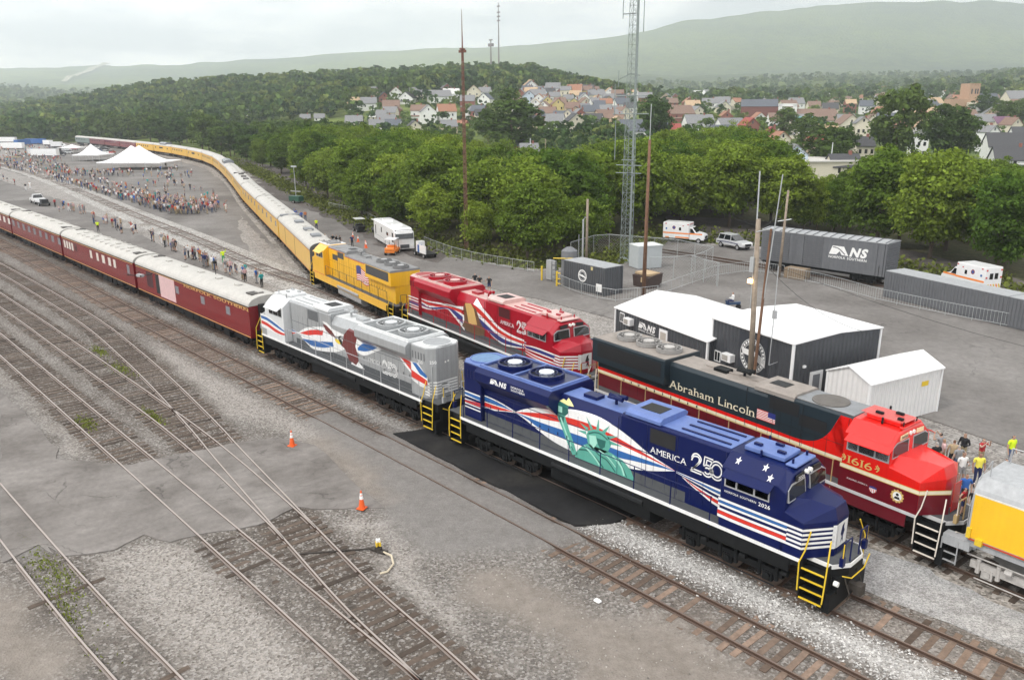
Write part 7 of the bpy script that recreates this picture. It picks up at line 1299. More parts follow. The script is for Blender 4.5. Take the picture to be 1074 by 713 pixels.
c4_ = coach('passenger_car', 'maroon coach at the left end of the near train', G1, V2(-96.45, 0), V2(-121.05, 0), MARC, ROOFL, AMBER, [(1.2+i*2.75, 2.3+i*2.75, 2.4, 3.2, CURT) for i in range(9)])
for c_ in (c1, c2_, c3_, c4_):
    M_ = MB()
    for x, y in ((1.6, .3), (23.0, -.3)): M_.box(x-.5, x+.5, y-.5, y+.5, 4.24, 4.33)
    M_.build('roof_hatch', ROOFD, c_)
M_ = MB(); M_.tube([(13.9, .6, 4.2), (13.9, .6, 5.6)], .03); M_.box(13.7, 14.1, .5, .7, 5.2, 5.4); M_.build('roof_antenna', DARK, c1)
# the yellow train
P = PATH['h']; s0 = arclen_at_X(P, -41.3); G2 = 'yellow passenger cars'
acc = s0
desc = ['yellow baggage car with grey end, directly behind the flag engine', 'yellow car second behind the flag engine', 'yellow car third behind the flag engine', 'yellow car with dark roof equipment on the long straight', 'yellow coach on the far half of the straight', 'yellow dome coach at the start of the bend', 'yellow coach entering the bend', 'yellow coach in the middle of the bend', 'yellow coach with a dark name panel in the bend', 'yellow coach past the bend', 'yellow coach with a raised silver roof dome', 'last yellow coach, next to the dark maroon cars', 'dark maroon coach next to the yellow coaches', 'dark maroon coach behind the white tents', 'faded maroon coach far behind the white tents', 'grey green coach at the far end of the curved train']
for i, ds in enumerate(desc):
    L = 25.9; a, b, rz = place(P, acc, L); acc += L+.15
    if i < 12: bd, rf, ln = YELC, ROOFL, REDL
    elif i < 15: bd, rf, ln = (MARC if i < 14 else YMAR), ROOFL, None
    else: bd, rf, ln = GREENG, ROOFL, None
    if i == 0: w_ = [(6.6, 6.75, 1.3, 3.4, BLK), (14.5, 14.65, 1.3, 3.4, BLK)]
    elif i in (1, 2): w_ = [(3+j*5, 4.2+j*5, 2.4, 3.15, GREYWIN) for j in range(5)]
    elif i in (8, 10): w_ = [(9, 14, 2.5, 3.1, BLK)]+[(3, 4, 2.4, 3.1), (20, 21, 2.4, 3.1)]
    else: w_ = [(2.4+j*3, 3.5+j*3, 2.5, 3.15) for j in range(7 if i < 9 else 6)]
    c_ = coach('passenger_car', ds, G2, a, b, bd, rf, ln, w_, GLASS, 'yellow', side=1 if False else -1, detail=i < 6, dome=i in (5, 10))
    if i in (0, 3):
        M_ = MB(); 
        for x in ((8, 15, 20) if i == 0 else (5, 12, 18)): M_.box(x, x+1.6, -.5, .5, 4.26, 4.5)
        M_.box(.4, 1.2, -1.2, 1.2, 4.1, 4.36); M_.build('roof_equipment', ROOFD if i else GREYR, c_)
    if i == 0:
        M_ = MB(); M_.loft([[(L-.34, y*1.002, z) for y, z in arch(1.5, 1.15, 3.6, 4.28, 6)], [(L-.29, y*1.002, z) for y, z in arch(1.5, 1.15, 3.6, 4.28, 6)]]); fix(M_.build('end_wall', mat('dark grey end', (.085,.088,.09), rough=.7, var=.15), c_))
        k = Mark(lambda x, z: ((x, -1.5, z), (0, -1, 0)))
# ---- the water tender behind engine 1616
TG = mat('tender grey', (.36,.37,.38), rough=.6, var=.12, streak=.1); TRG = mat('dusty silver truck', (.42,.40,.38), rough=.75, var=.25, scale=4)
te = empty('water_tender', (24.3, 6.28, 0), math.radians(-5), 'yellow and grey water tender cut off by the right edge', 'tender', 'engines of the show train')
M_ = MB(); pr = mirror([(1.5,1.85),(1.5,3.72),(1.42,3.9),(1.08,4.3)]); M_.prof_x(pr, .35, 18); fix(M_.build('body', TG, te))
M_ = MB()
for s in (-1, 1): M_.box(.42, 18, s*1.5-.01, s*1.5+.012, 1.9, 3.68)
M_.build('yellow_side_panel', paint('tender yellow', (.85,.50,.02), rough=.4, streak=.03), te)
M_ = MB()
for s in (-1, 1): M_.box(.42, 18, s*1.5-.01, s*1.5+.016, 1.80, 1.87)
M_.build('red_line', REDL, te)
M_ = MB()
for s in (-1, 1): M_.box(.42, 18, s*1.5-.01, s*1.5+.016, 3.68, 3.74)
M_.build('white_line', mat('off white edge', (.7,.68,.6), rough=.5), te)
M_ = MB(); M_.box(.3, 18, -1.4, 1.4, 1.5, 1.85); M_.box(-.5, .5, -1.45, -1.0, 1.25, 1.65); M_.box(-.5, .5, 1.0, 1.45, 1.25, 1.65); M_.box(-.6, .35, -.3, .3, .8, 1.15); M_.build('underframe', TG, te)
M_ = MB()
for s in (-1, 1):
    for z in (.55, .9, 1.25): M_.box(-.5, .1, s*1.45-.04, s*1.45+.04, z, z+.04)
    for x in (-.5, .1): M_.box(x-.02, x+.02, s*1.45-.03, s*1.45+.03, .5, 1.5)
M_.build('ladder', ALU, te)
M_ = MB(); M_.cyl((3.2, .35, 4.3), .55, .22, 20); M_.cyl((9, 0, 4.3), .5, .25, 20); M_.build('filler_hatch', TG, te)
M_ = MB()
for x, y in ((.6,-.9),(.6,.9),(2.,.95),(2.4,.2),(4.2,.9)): M_.tube([(x, y, 4.25), (x, y, 4.95)], .025)
M_.tube([(.6,.9,4.95),(2.,.95,4.95),(4.2,.9,4.95)], .02); M_.tube([(.3,-1.4,1.9),(.25,-1.35,3.0),(.35,-1.2,4.2),(.6,-.9,4.95)], .025); M_.tube([(.3,1.4,1.9),(.25,1.35,3.0),(.6,.9,4.95)], .025)
for z in (2.2,2.6,3.0,3.4,3.8): M_.tube([(.3,-1.35,z),(.3,-.9,z)], .02)
M_.build('end_railing', ALU, te)
M_ = MB(); M_.box(.7, .95, -1.62, -1.45, 1.72, 1.98); M_.box(.35, .5, -1.6, -1.5, 1.9, 2.3); M_.build('marker_bracket', YEL, te)
bogie(te, 2.4, (-1.25, 1.25), .46, 2.9, TRG); bogie(te, 14, (-1.25, 1.25), .46, 2.9, TRG)
# ------------------------------------------------------------------ sheds
def corr(name, m_base, col):
    m = mat(name, col, rough=.55, var=.06, scale=1.5); t = m.node_tree; N = t.nodes; L = t.links; b = N['Principled BSDF']
    tx = N.new('ShaderNodeTexCoord'); sp = N.new('ShaderNodeSeparateXYZ'); L.new(tx.outputs['Object'], sp.inputs[0]); ad = N.new('ShaderNodeMath'); L.new(sp.outputs[0], ad.inputs[0]); L.new(sp.outputs[1], ad.inputs[1])
    mu = N.new('ShaderNodeMath'); mu.operation = 'MULTIPLY'; mu.inputs[1].default_value = 18; L.new(ad.outputs[0], mu.inputs[0]); sn = N.new('ShaderNodeMath'); sn.operation = 'SINE'; L.new(mu.outputs[0], sn.inputs[0])
    bp = N.new('ShaderNodeBump'); bp.inputs['Strength'].default_value = .8; bp.inputs['Distance'].default_value = .03; L.new(sn.outputs[0], bp.inputs['Height']); L.new(bp.outputs[0], b.inputs['Normal']); return m
DKW = corr('charcoal ribbed wall', None, (.052,.056,.064)); WHW = corr('white ribbed wall', None, (.72,.71,.70)); WRF = mat('white membrane roof', (.78,.78,.78), rough=.5, var=.03, scale=.5); TRIM = mat('white trim', (.78,.78,.78), rough=.5, var=.02)
def wall_frame(o, X, Y, ang): return (X, Y), ang
def local_mark(X0, Y0): pass
ga = math.atan2(-1.86, 6.83)
def shed(name, label, X, Y, ang, Lx, Ly, z1, z2, wallm, ridge='x', roofm=WRF, over=.12):
    """X, Y: near left corner; Lx along the near wall, Ly into depth; z1 eave, z2 ridge; ridge x = parallel to the near wall"""
    r = empty(name, (X, Y, -.2), ang, label, 'shed'); z1 += .2; z2 += .2
    M_ = MB(); M_.box(0, Lx, 0, Ly, 0, z1)
    if ridge == 'x': M_.loft([[(0,0,z1),(0,Ly,z1),(0,Ly/2,z2)], [(Lx,0,z1),(Lx,Ly,z1),(Lx,Ly/2,z2)]])
    else: M_.loft([[(0,0,z1),(Lx,0,z1),(Lx/2,0,z2)], [(0,Ly,z1),(Lx,Ly,z1),(Lx/2,Ly,z2)]])
    fix(M_.build('wall', wallm, r)); M_ = MB(); o = over; t = .09
    if ridge == 'x':
        sl = (z2-z1)/(Ly/2); M_.loft([[(x,-o,z1-o*sl+.01),(x,Ly/2,z2+.01),(x,Ly+o,z1-o*sl+.01),(x,Ly+o,z1-o*sl+t),(x,Ly/2,z2+t),(x,-o,z1-o*sl+t)] for x in (-o, Lx+o)])
    else:
        sl = (z2-z1)/(Lx/2); M_.loft([[(-o,y,z1-o*sl+.01),(Lx/2,y,z2+.01),(Lx+o,y,z1-o*sl+.01),(Lx+o,y,z1-o*sl+t),(Lx/2,y,z2+t),(-o,y,z1-o*sl+t)] for y in (-o, Ly+o)])
    fix(M_.build('roof', roofm, r)); M_ = MB()
    for x in (0, Lx):
        for y in (0, Ly): M_.box(x-.07, x+.07, y-.07, y+.07, 0, z1-.02)
    M_.build('corner_trim', TRIM, r); return r
def ac_unit(r, x, z, y=0):
    M_ = MB(); M_.box(x, x+.85, y-.45, y-.02, z, z+.5); a = M_.build('window_air_conditioner', TRIM, r); M_ = MB(); M_.box(x+.08, x+.6, y-.465, y-.44, z+.07, z+.43); M_.build('grille', mat('beige grille', (.35,.33,.3), rough=.7), a)
def shed_window(r, x, z, w_=.6, h=.75, y=0):
    M_ = MB(); M_.box(x, x+w_, y-.04, y-.0, z, z+h); f = M_.build('window', TRIM, r); M_ = MB(); M_.box(x+.07, x+w_/2-.03, y-.05, y-.035, z+.07, z+h-.07); M_.box(x+w_/2+.03, x+w_-.07, y-.05, y-.035, z+.07, z+h-.07); M_.build('pane', GLASS, f)
sa = shed('metal_shed', 'long low charcoal shed with white roof, air conditioner and railroad logo', -6.58, 21.25, math.atan2(-3.05, 10.71), 10.9, 8.0, 2.5, 3.4, DKW)
ac_unit(sa, 1.65, 1.85); shed_window(sa, .62, 1.75)
MB().box(5.65, 6.6, -.05, 0, .2, 2.4).build('door', TRIM, sa); MB().box(5.8, 6.45, -.06, -.045, .9, 2.2).build('door_panel', mat('beige louvre', (.42,.38,.33), rough=.7), sa)
k = Mark(lambda x, z: ((x, 0, z), (0, -1, 0))); k.mi = 1; k.rect(2.85, 5.4, 1.55, 2.45) if False else None; horse_logo(k, 3.05, 1.85, .95, 1); k.build('wall_logo', [WHITE, DARK], sa, eps=.03)
MB().cyl((4.5, 5.4, 3.2), .2, .25, 10).build('roof_vent', TRIM, sa)
sb = shed('metal_shed', 'tall charcoal shed with white roof and a round railroad emblem', 3.77, 18.96, ga, 7.08, 7.7, 4.0, 4.22, DKW)
ac_unit(sb, 1.45, 1.75); shed_window(sb, .35, 1.35)
k = Mark(lambda x, z: ((x, 0, z), (0, -1, 0))); k.rect(2.6, 5.05, 1.0, 4.0); k.build('emblem_board', mat('dark board', (.035,.04,.05), rough=.5), sb, eps=.03)
k = Mark(lambda x, z: ((x, 0, z), (0, -1, 0)))
for ro, ri in ((1.02,.86),):
    for i in range(26):
        if i % 13 == 12: continue
        a0 = i*360/26+2; k.ringm(3.85, 2.62, ro, ri, a0, a0+9, 3)
k.ringm(3.85, 2.62, 1.1, 1.06, 0, 360, 40); k.ringm(3.85, 2.62, .80, .77, 0, 360, 40); k.poly([(2.85,2.95),(3.75,2.95),(3.95,2.75),(3.6,2.55),(2.95,2.6)])
for i in range(4): k.line([(3.75+.1*i,2.95-.13*i),(4.3,2.78-.13*i),(4.95,2.5-.12*i)], .07)
k.build('round_emblem', WHITE, sb, eps=.045)
M_ = MB(); M_.box(7.085, 7.13, 1.6, 2.7, .2, 2.2); dr = M_.build('door', TRIM, sb); MB().box(7.12, 7.14, 1.85, 2.45, .9, 2.0).build('door_glass', GREYWIN, dr); MB().box(7.085, 7.2, .9, 1.1, 2.6, 2.75).build('wall_lamp', TRIM, sb); MB().cyl((4.5, 3.2, 4.3), .16, .3, 10).build('roof_vent', TRIM, sb); MB().cyl((6.0, 5.0, 4.3), .2, .18, 10).build('roof_cap', TRIM, sb)
M_ = MB(); M_.tube([(9.3, 16.7, 2.5), (9.25, 16.9, 5.5), (9.2, 17.0, 8.6)], .03); M_.tube([(9.3, 16.7, 2.5), (9.5, 17.4, 2.6)], .02); M_.box(9.15, 9.4, 16.85, 17.0, 5.4, 5.9); tag(M_.build('whip_antenna', ALU), 'thin leaning radio antenna fixed to the tall charcoal shed', 'antenna')
cang = math.atan2(6.09, 1.95)
sc_ = shed('storage_shed', 'small white gabled shed behind the red cab', 12.44, 18.05, math.atan2(-.75, 2.82), 2.95, 6.35, 2.6, 3.25, WHW, ridge='y')
MB().box(2.952, 2.97, 4.6, 5.2, 1.9, 2.2).build('yellow_sign', YEL, sc_); MB().box(.1, 2.95, 6.5, 9, .0, .03) if False else None
# ------------------------------------------------------------------ boxcar and containers
GRX = corr('grey ribbed side', None, (.12,.125,.135)); GRF = mat('boxcar grey', (.115,.12,.13), rough=.6, var=.1, streak=.12); GRR = mat('grey container roof', (.32,.33,.34), rough=.7, var=.15)
bx_ = empty('boxcar', (-13.7, 56.85, -.1), math.radians(-.8), 'grey boxcar with white railroad logo beside the trees', 'boxcar'); Lb = 14.0
M_ = MB(); M_.box(0, Lb, -1.5, 1.5, 1.1, 4.45); M_.build('body', GRF, bx_)
M_ = MB(); M_.prof_x([(-1.56,4.45),(1.56,4.45),(1.56,4.52),(0,4.72),(-1.56,4.52)], -.05, Lb+.05)
rf_ = fix(M_.build('roof', GRR, bx_)); M_ = MB()
for i in range(15): M_.prof_x([(-1.57,4.53),(0,4.73),(1.57,4.53),(1.57,4.58),(0,4.78),(-1.57,4.58)], .2+i*.97, .3+i*.97)
M_.build('roof_ribs', GRF, bx_); M_ = MB()
for z in [1.3+.24*i for i in range(13)]: M_.box(.3, 3.4, -1.56, -1.5, z, z+.1); M_.box(5.15, 7.1, -1.56, -1.5, z, z+.1); M_.box(Lb, Lb+.09, -1.4, 1.4, z, z+.12)
M_.build('side_ribs', GRF, bx_); M_ = MB(); M_.box(3.5, 5.1, -1.58, -1.5, 1.15, 4.3); M_.box(7.15, 7.25, -1.56, -1.5, 1.15, 4.4); M_.box(Lb-1.0, Lb-.92, -1.56, -1.5, 1.15, 4.4); M_.build('sliding_door', GRF, bx_)
k = Mark(lambda x, z: ((x, -1.5, z), (0, -1, 0))); horse_logo(k, 8.0, 2.75, 1.85, 1); k.build('railroad_logo', [WHITE, GRF], bx_, eps=.02)
for x in (2.3, Lb-2.3): bogie(bx_, x, (-.85, .85), .42, 1.9)
M_ = MB(); M_.box(0.1, Lb-.1, -1.2, 1.2, .8, 1.1); M_.tube([(Lb-.2,-1.52,.5),(Lb-.2,-1.52,4.4)], .02); M_.tube([(Lb-.6,-1.52,.5),(Lb-.6,-1.52,2.2)], .02); M_.build('underframe', DARK, bx_)
q = [(-30, 57.6), (9, 56.3)]; 
M_ = MB(); 
for s_ in (.75, -.75): rail(M_, offs([(-40, 57.25), (3, 56.7)], s_))
M_.build('track_rails', RUSTY, kind='structure')
def container(label, X, Y, ang, L, W_=2.44, H=2.6, m_=GRX, z=-.2, name='shipping_container', cat='container'):
    r = empty(name, (X, Y, z), ang, label, cat); M_ = MB(); M_.box(0, L, 0, W_, 0.05, H-.06); M_.build('wall', m_, r); MB().box(-.02, L+.02, -.02, W_+.02, H-.06, H).build('roof', GRR, r)
    M_ = MB()
    for x in (0, L):
        for y in (0, W_): M_.box(x-.06, x+.06, y-.06, y+.06, 0, H-.07)
    n = int(L/.32)
    for i in range(n): M_.box(.2+i*.32, .32+i*.32, -.035, 0, .15, H-.2)
    M_.build('side_ribs', m_, r); return r
a_ = math.atan2(-4.33, 13.3)
container('long grey ribbed container in front of the parked ambulance', 1.8, 51.8, a_, 12.2); container('grey ribbed container cut off by the right edge', 1.8+12.35*math.cos(a_), 51.8+12.35*math.sin(a_), a_, 12.2)
gc = container('charcoal equipment container with white round emblem and white panel', -23.1, 32.9, math.atan2(-.5, 5.87), 5.9, 2.4, 2.85, corr('charcoal container', None, (.075,.08,.088)), name='equipment_container')
k = Mark(lambda x, z: ((x, -.04, z), (0, -1, 0))); k.ringm(2.75, 1.6, .62, .5, 0, 360, 30); k.poly([(2.2,1.75),(2.8,1.7),(3.3,1.5),(3.25,1.4),(2.7,1.5),(2.25,1.6)]); k.ringm(2.75, 1.6, .42, .38); k.rect(4.75, 5.55, .35, 1.15); k.build('round_emblem', WHITE, gc, eps=.02)
k = Mark(lambda x, z: ((x, -.04, z), (0, -1, 0))); k.rect(3.95, 4.25, 2.35, 2.7); k.build('sign', mat('tan sign', (.5,.42,.2), rough=.6), gc, eps=.02)
M_ = MB(); M_.cyl((0,0,0), .85, 3.4, 18); M_.cyl((0,0,3.4), .85, .35, 18, r2=.35); t_ = M_.build('tank_shell', mat('grey tank steel', (.16,.165,.175), rough=.6, var=.12), None, smooth=False); t_.name = 'storage_tank'; t_.location = (-24.3, 34.9, -.2); tag(t_, 'grey upright tank with domed top beside the charcoal container', 'tank')
M_ = MB()
for a, b in (((-26,33.8),(-26,33.8)),): pass
M_.tube([(-25.4,33.6,2.4),(-22.1,34.9,2.6)], .06); M_.tube([(-22.1,34.9,2.6),(-22.1,34.9,-.2)], .06); tag(M_.build('pipe_guard', YEL), 'yellow pipe rail around the grey upright tank', 'pipe rail')
for i, (x, y, d_) in enumerate(((-27.0,33.5,'left of the grey meter cabinet'),(-23.9,32.6,'at the corner of the charcoal container'))):
    M_ = MB(); M_.cyl((0,0,0), .1, 1.55, 10); 
    if i: M_.tube([(0,0,1.4),(.5,0,1.4)], .05); M_.tube([(0,0,.3),(.5,0,.3)], .05); M_.tube([(0,0,.8),(.5,0,.8)], .05)
    o = M_.build('bollard', YEL); o.location = (x, y, -.2); tag(o, 'yellow steel post '+d_, 'bollard')
r = empty('meter_cabinet', (-26.4, 34.2, -.2), -.1, 'grey electric meter cabinets between yellow posts', 'cabinet'); MB().box(-.4,.45,-.25,.25,.1,2.2).build('cabinet_body', ALU, r)
M_ = MB()
for i in range(4): M_.box(.55, .95, -.2, .1, .3+.5*i, .7+.5*i)
M_.box(.5,.56,-.1,.0,0,2.2); M_.build('meter_box', ALU, r)
tb = empty('transformer_box', (-25.4, 46.3, -.2), 0, 'silver grey transformer cube inside the mesh fence', 'transformer')
M_ = MB(); M_.prof_z([(0,0),(2.1,-.9),(3.3,1.9),(1.2,2.8)], .05, 2.6); bev(fix(M_.build('body', mat('galvanised cube', (.42,.45,.46), rough=.5, var=.06), tb)), .04); M_ = MB(); M_.prof_z([(-.05,0),(2.1,-.97),(3.38,1.92),(1.2,2.87)], 2.61, 2.7); fix(M_.build('lid', mat('pale lid', (.62,.64,.64), rough=.5), tb))
db = empty('dumpster', (-18.4, 38.4, -.2), -.15, 'brown open dumpster filled with cardboard beside the charcoal container', 'dumpster')
M_ = MB(); M_.loft([[(0,0,0),(2.2,0,0),(2.2,1.8,0),(0,1.8,0)], [(-.1,-.1,1.2),(2.3,-.1,1.2),(2.3,1.9,1.5),(-.1,1.9,1.5)]]); fix(M_.build('bin', mat('brown bin', (.06,.04,.035), rough=.7, var=.2), db)); M_ = MB(); M_.box(.1,2.1,.1,1.7,1.3,1.52); M_.box(1.2,1.9,-.15,-.1,.6,1.1) ; M_.build('cardboard', mat('cardboard', (.45,.33,.2), rough=.9, var=.2), db)
M_ = MB(); M_.box(0,2.3,0,1.3,0,1.15)
for i in range(4): M_.box(-.05,2.35,-.04,0,.08+.28*i,.26+.28*i)
o = M_.build('timber_crib', mat('old timber', (.24,.18,.12), rough=.9, var=.25, scale=3)); o.location = (-9.5,53.2,-.2); tag(o, 'low wooden timber crib in front of the boxcar door', 'crib')
# ------------------------------------------------------------------ poles, masts, tower
WOODP = mat('brown pole wood', (.16,.085,.05), rough=.9, var=.3, scale=3, streak=.2); WOODG = mat('weathered pole wood', (.27,.22,.17), rough=.9, var=.3, scale=3, streak=.2); GALV = mat('galvanised steel', (.45,.47,.47), rough=.45, metal=.4, var=.08); RUSTM = mat('rust brown mast', (.17,.08,.06), rough=.8, var=.2)
def pole(label, X, Y, H, r0, r1, m_, dx=0, dy=0, cat='pole', name='utility_pole'):
    root = empty(name, (X, Y, -.25), 0, label, cat); M_ = MB(); M_.tube([(0,0,0), (dx/2,dy/2,H/2), (dx,dy,H)], [r0,(r0+r1)/2,r1], 9); M_.build('shaft', m_, root, smooth=True); return root
pa = pole('tall brown wooden pole standing between the dumpster and white roofed shed', -14.55, 35.15, 15, .21, .13, WOODP, -.25, .3); M_ = MB(); M_.tube([(-.25,.3,15),(-.28,.35,18.2)], .035); M_.build('whip', GALV, pa)
pb = pole('leaning wooden pole with a lit lamp in front of the round emblem', 8.06, 16.88, 11.5, .19, .14, WOODG, -.42, .12); M_ = MB(); M_.tube([(-.42,.0,6),(-.5,.1,11),(-.6,.15,14.3)], .045); M_.build('conduit', GALV, pb)
LIT = mat('lit lamp amber', (1.0,.62,.25), rough=.5, var=0, emit=3.0); M_ = MB(); M_.box(-.66,-.36,-.2,.1,7.6,7.85); M_.build('lamp', LIT, pb); M_ = MB(); M_.box(-.6,-.35,-.2,0,8.3,9.2); M_.build('lamp_arm', GALV, pb)
pc = pole('weathered wooden pole in front of the boxcar', -9.96, 52.94, 9.4, .17, .12, WOODG, .1, .2); M_ = MB(); M_.tube([(-.6,-.2,6.1),(.7,.3,6.4)], .05); M_.build('cross_arm', GALV, pc)
# the slanting stay next to the leaning pole
st_ = empty('stay_pole', (0,0,0), 0, 'slanting brown pole with thin grey pipe crossing the leaning lamp pole', 'pole'); 
M_ = MB(); M_.tube([(8.37, 16.59, -0.2), (8.82, 16.46, 10.84)], [.11,.07], 7); M_.build('shaft', WOODP, st_); M_ = MB(); M_.tube([(8.43, 16.57, 3.43), (9.32, 16.33, 14.0)], .035, 5); M_.tube([(8.82, 16.46, 10.84), ((7.82, 16.560000000000002, 10.54))], .03, 4); M_.build('thin_pipe', GALV, st_)
pd = pole('weathered pole with a grey pipe beside the storage tank', -30.29, 44.36, 7.6, .17, .14, WOODG); M_ = MB(); M_.tube([(-.35,-.3,0),(-.35,-.3,5.2),(-.1,-.2,5.5)], .12, 7); M_.tube([(-.9,-.4,0),(-.9,-.4,3.4)], .05); M_.build('conduit', GALV, pd)
def lattice(name, label, X, Y, z, H, w0, w1, m_, bays, ant, rot=.3, rleg=.05, cat='radio mast'):
    root = empty(name, (X, Y, z), rot, label, cat); M_ = MB(); n = 3; W_ = lambda h: w0+(w1-w0)*h/H
    pt = lambda k, h: (W_(h)*math.cos(2*math.pi*k/n), W_(h)*math.sin(2*math.pi*k/n), h)
    for k in range(n): M_.tube([pt(k, 0), pt(k, H)], rleg, 5)
    for i in range(bays):
        h0, h1 = H*i/bays, H*(i+1)/bays
        for k in range(n): M_.tube([pt(k, h0), pt(k+1, h1)], rleg*.5, 3); M_.tube([pt(k+1, h0), pt(k, h1)], rleg*.5, 3); M_.tube([pt(k, h1), pt(k+1, h1)], rleg*.5, 3)
    M_.build('lattice_frame', m_, root); M_ = MB(); ant(M_); M_.build('antenna_array', m_, root); return root
def ant1(M_):
    for h, l in ((10.5,1.6),(11.4,1.6),(12.0,.9),(17.2,2.2),(19.2,2.0)):
        M_.tube([(-l,0,h),(l,0,h)], .05, 4)
    M_.tube([(-2.0,0,17),(-2.0,0,20.5)], .05, 4); M_.tube([(-1.6,0,21),(-.2,0,21.6),(1,0,21.4)], .05, 4); M_.tube([(-1.6,0,20.2),(-1.6,0,22)], .05, 4); M_.tube([(-1.8,0,12),(-1.8,0,16.5)], .05, 4)
    M_.box(.3,.5,.1,.3,0,31); M_.tube([(-1.3,0,28),(.3,0,28)], .06, 4); M_.tube([(-1.3,0,27.5),(-1.3,0,31.5)], .05, 4); M_.tube([(1.2,0,26),(1.2,0,30)], .05, 4); M_.box(-1.,1.,-1.,1.,0,.3)
GREENST = mat('grey green tower steel', (.25,.29,.28), rough=.5, metal=.3, var=.08)
lattice('lattice_tower', 'tall grey lattice radio tower running out of the top of the picture', -28.0, 48.9, -.3, 35, .85, .55, GREENST, 34, ant1, rleg=.035, cat='radio tower')
def ant2(M_): M_.box(-.5,.5,-.1,.1,24.5,24.8); M_.box(-.1,.1,-.5,.5,24.8,25.); M_.tube([(0,0,23.5),(0,0,29.4)], [.12,.02], 5)
lattice('guyed_mast', 'thin rust brown mast with a spike top standing in the trees', -46.55, 39.34, -.4, 25, .26, .14, RUSTM, 40, ant2, rleg=.035)
def ant3(M_):
    for h in (52,56,60,66): M_.box(-2.2,2.2,-.3,.3,h,h+1.2)
    M_.tube([(0,0,0),(0,0,70)], [1.0,.35], 5)
def ant4(M_): M_.tube([(0,0,0),(0,0,34)], [1.2,.5], 5); M_.box(-3,3,-1.5,1.5,27,30); M_.box(-2,2,-1,1,33,34)
for nm, u, D, H, a_f, lb in (('a', 526, 900, 68, ant3, 'taller of two thin cell masts on the wooded hill top'), ('b', 518.5, 900, 34, ant4, 'shorter of two cell masts on the wooded hill top')):
    x = (u-537)*D/838/.962; X, Y = c2w(x, D); root = empty('cell_mast', (X, Y, elev_uD(u, D)+2), 0, lb, 'radio mast'); M_ = MB(); a_f(M_); M_.build('mast_shaft', mat('far mast grey', (.22,.2,.2), rough=.7), root)
# mesh fence round the tower yard and steel crowd barriers
def fence(label, pts, H, m_, posts=3.0, mesh=True, bars=0, name='mesh_fence', cat='fence', r=.035):
    root = empty(name, (0,0,0), 0, label, cat); M_ = MB(); Q = resample([tuple(p) for p in pts], posts)
    pd_ = None
    for p in Q:
        if pd_ is None: o = MB().tube([(0, 0, -.25), (0, 0, H)], r, 5).build('post', m_, root); pd_ = o.data
        else: o = bpy.data.objects.new('post', pd_); COL.objects.link(o); o.parent = root
        o.location = (p[0], p[1], 0)
    M_ = MB(); M_.tube([(p[0], p[1], H) for p in Q], r*.8, 4)
    if bars: M_.tube([(p[0], p[1], .0) for p in Q], r*.8, 4)
    M_.build('top_rail', m_, root); M_ = MB()
    if mesh:
        for i in range(len(Q)-1):
            a, b = Vector(Q[i]), Vector(Q[i+1]); l = (b-a).length; n = max(1, int(l/mesh))
            for k in range(n):
                for s in (0, 1):
                    p, q = a.lerp(b, k/n), a.lerp(b, (k+1)/n)
                    if s: p, q = q, p
                    h = 0
                    while h < H-.1:
                        h2 = min(H, h+mesh); M_.quad((p.x, p.y, h), (p.x, p.y, h+.018), (q.x, q.y, h2+.018), (q.x, q.y, h2)); h += mesh
        M_.build('wire_mesh', m_, root)
    elif bars:
        for i in range(len(Q)-1):
            a, b = Vector(Q[i]), Vector(Q[i+1]); n = int((b-a).length/bars)
            for k in range(1, n): p = a.lerp(b, k/n); M_.quad((p.x-.01, p.y, .0), (p.x+.012, p.y, .0), (p.x+.012, p.y, H), (p.x-.01, p.y, H))
        M_.build('barrier_bars', m_, root)
    return root
fence('chain link fence around the lattice tower and transformer cube', [(-31.6,43.0),(-33.5,50.5),(-24,53.5),(-17.5,52.0),(-16.2,45.5),(-18.8,41.6)], 2.3, GALV, 3.0, .35)
fence('chain link fence panel to the right of the lattice tower yard', [(-16.2,45.5),(-12,44.2)], 2.3, GALV, 2.1, .35)
fence('steel crowd barriers along the trees behind the white motorcoach', [(-99.39, 50.4), (-85.64, 48.75), (-72.68, 43.86)], 1.0, GALV, 2.3, 0, .28, 'crowd_barrier', 'barrier', .025)
fence('steel crowd barriers leading from the motorcoach past the brown mast', [(-54.08, 38.17), (-46.05, 35.86), (-39.55, 35.04), (-34.11, 35.45), (-30.58, 35.84)], 1.0, GALV, 2.3, 0, .28, 'crowd_barrier', 'barrier', .025)
fence('steel crowd barriers in front of the charcoal equipment container', [(-27.73, 34.94), (-22.82, 32.33), (-18.95, 31.26), (-15.27, 30.96), (-14.18, 33.2), (-13.31, 35.81)], 1.0, GALV, 2.3, 0, .28, 'crowd_barrier', 'barrier', .025)
fence('steel crowd barriers from the brown pole toward the boxcar', [(-13.69, 36.62), (-14.43, 42.16), (-15.1, 48.47), (-13.59, 53.79), (-9.86, 53.78)], 1.0, GALV, 2.3, 0, .28, 'crowd_barrier', 'barrier', .025)
fence('steel crowd barriers before the boxcar and long grey container', [(-9.05, 53.14), (-3.89, 52.21), (1.57, 49.82), (5.92, 48.83), (10.17, 48.22), (14.99, 47.78)], 1.0, GALV, 2.3, 0, .28, 'crowd_barrier', 'barrier', .025)
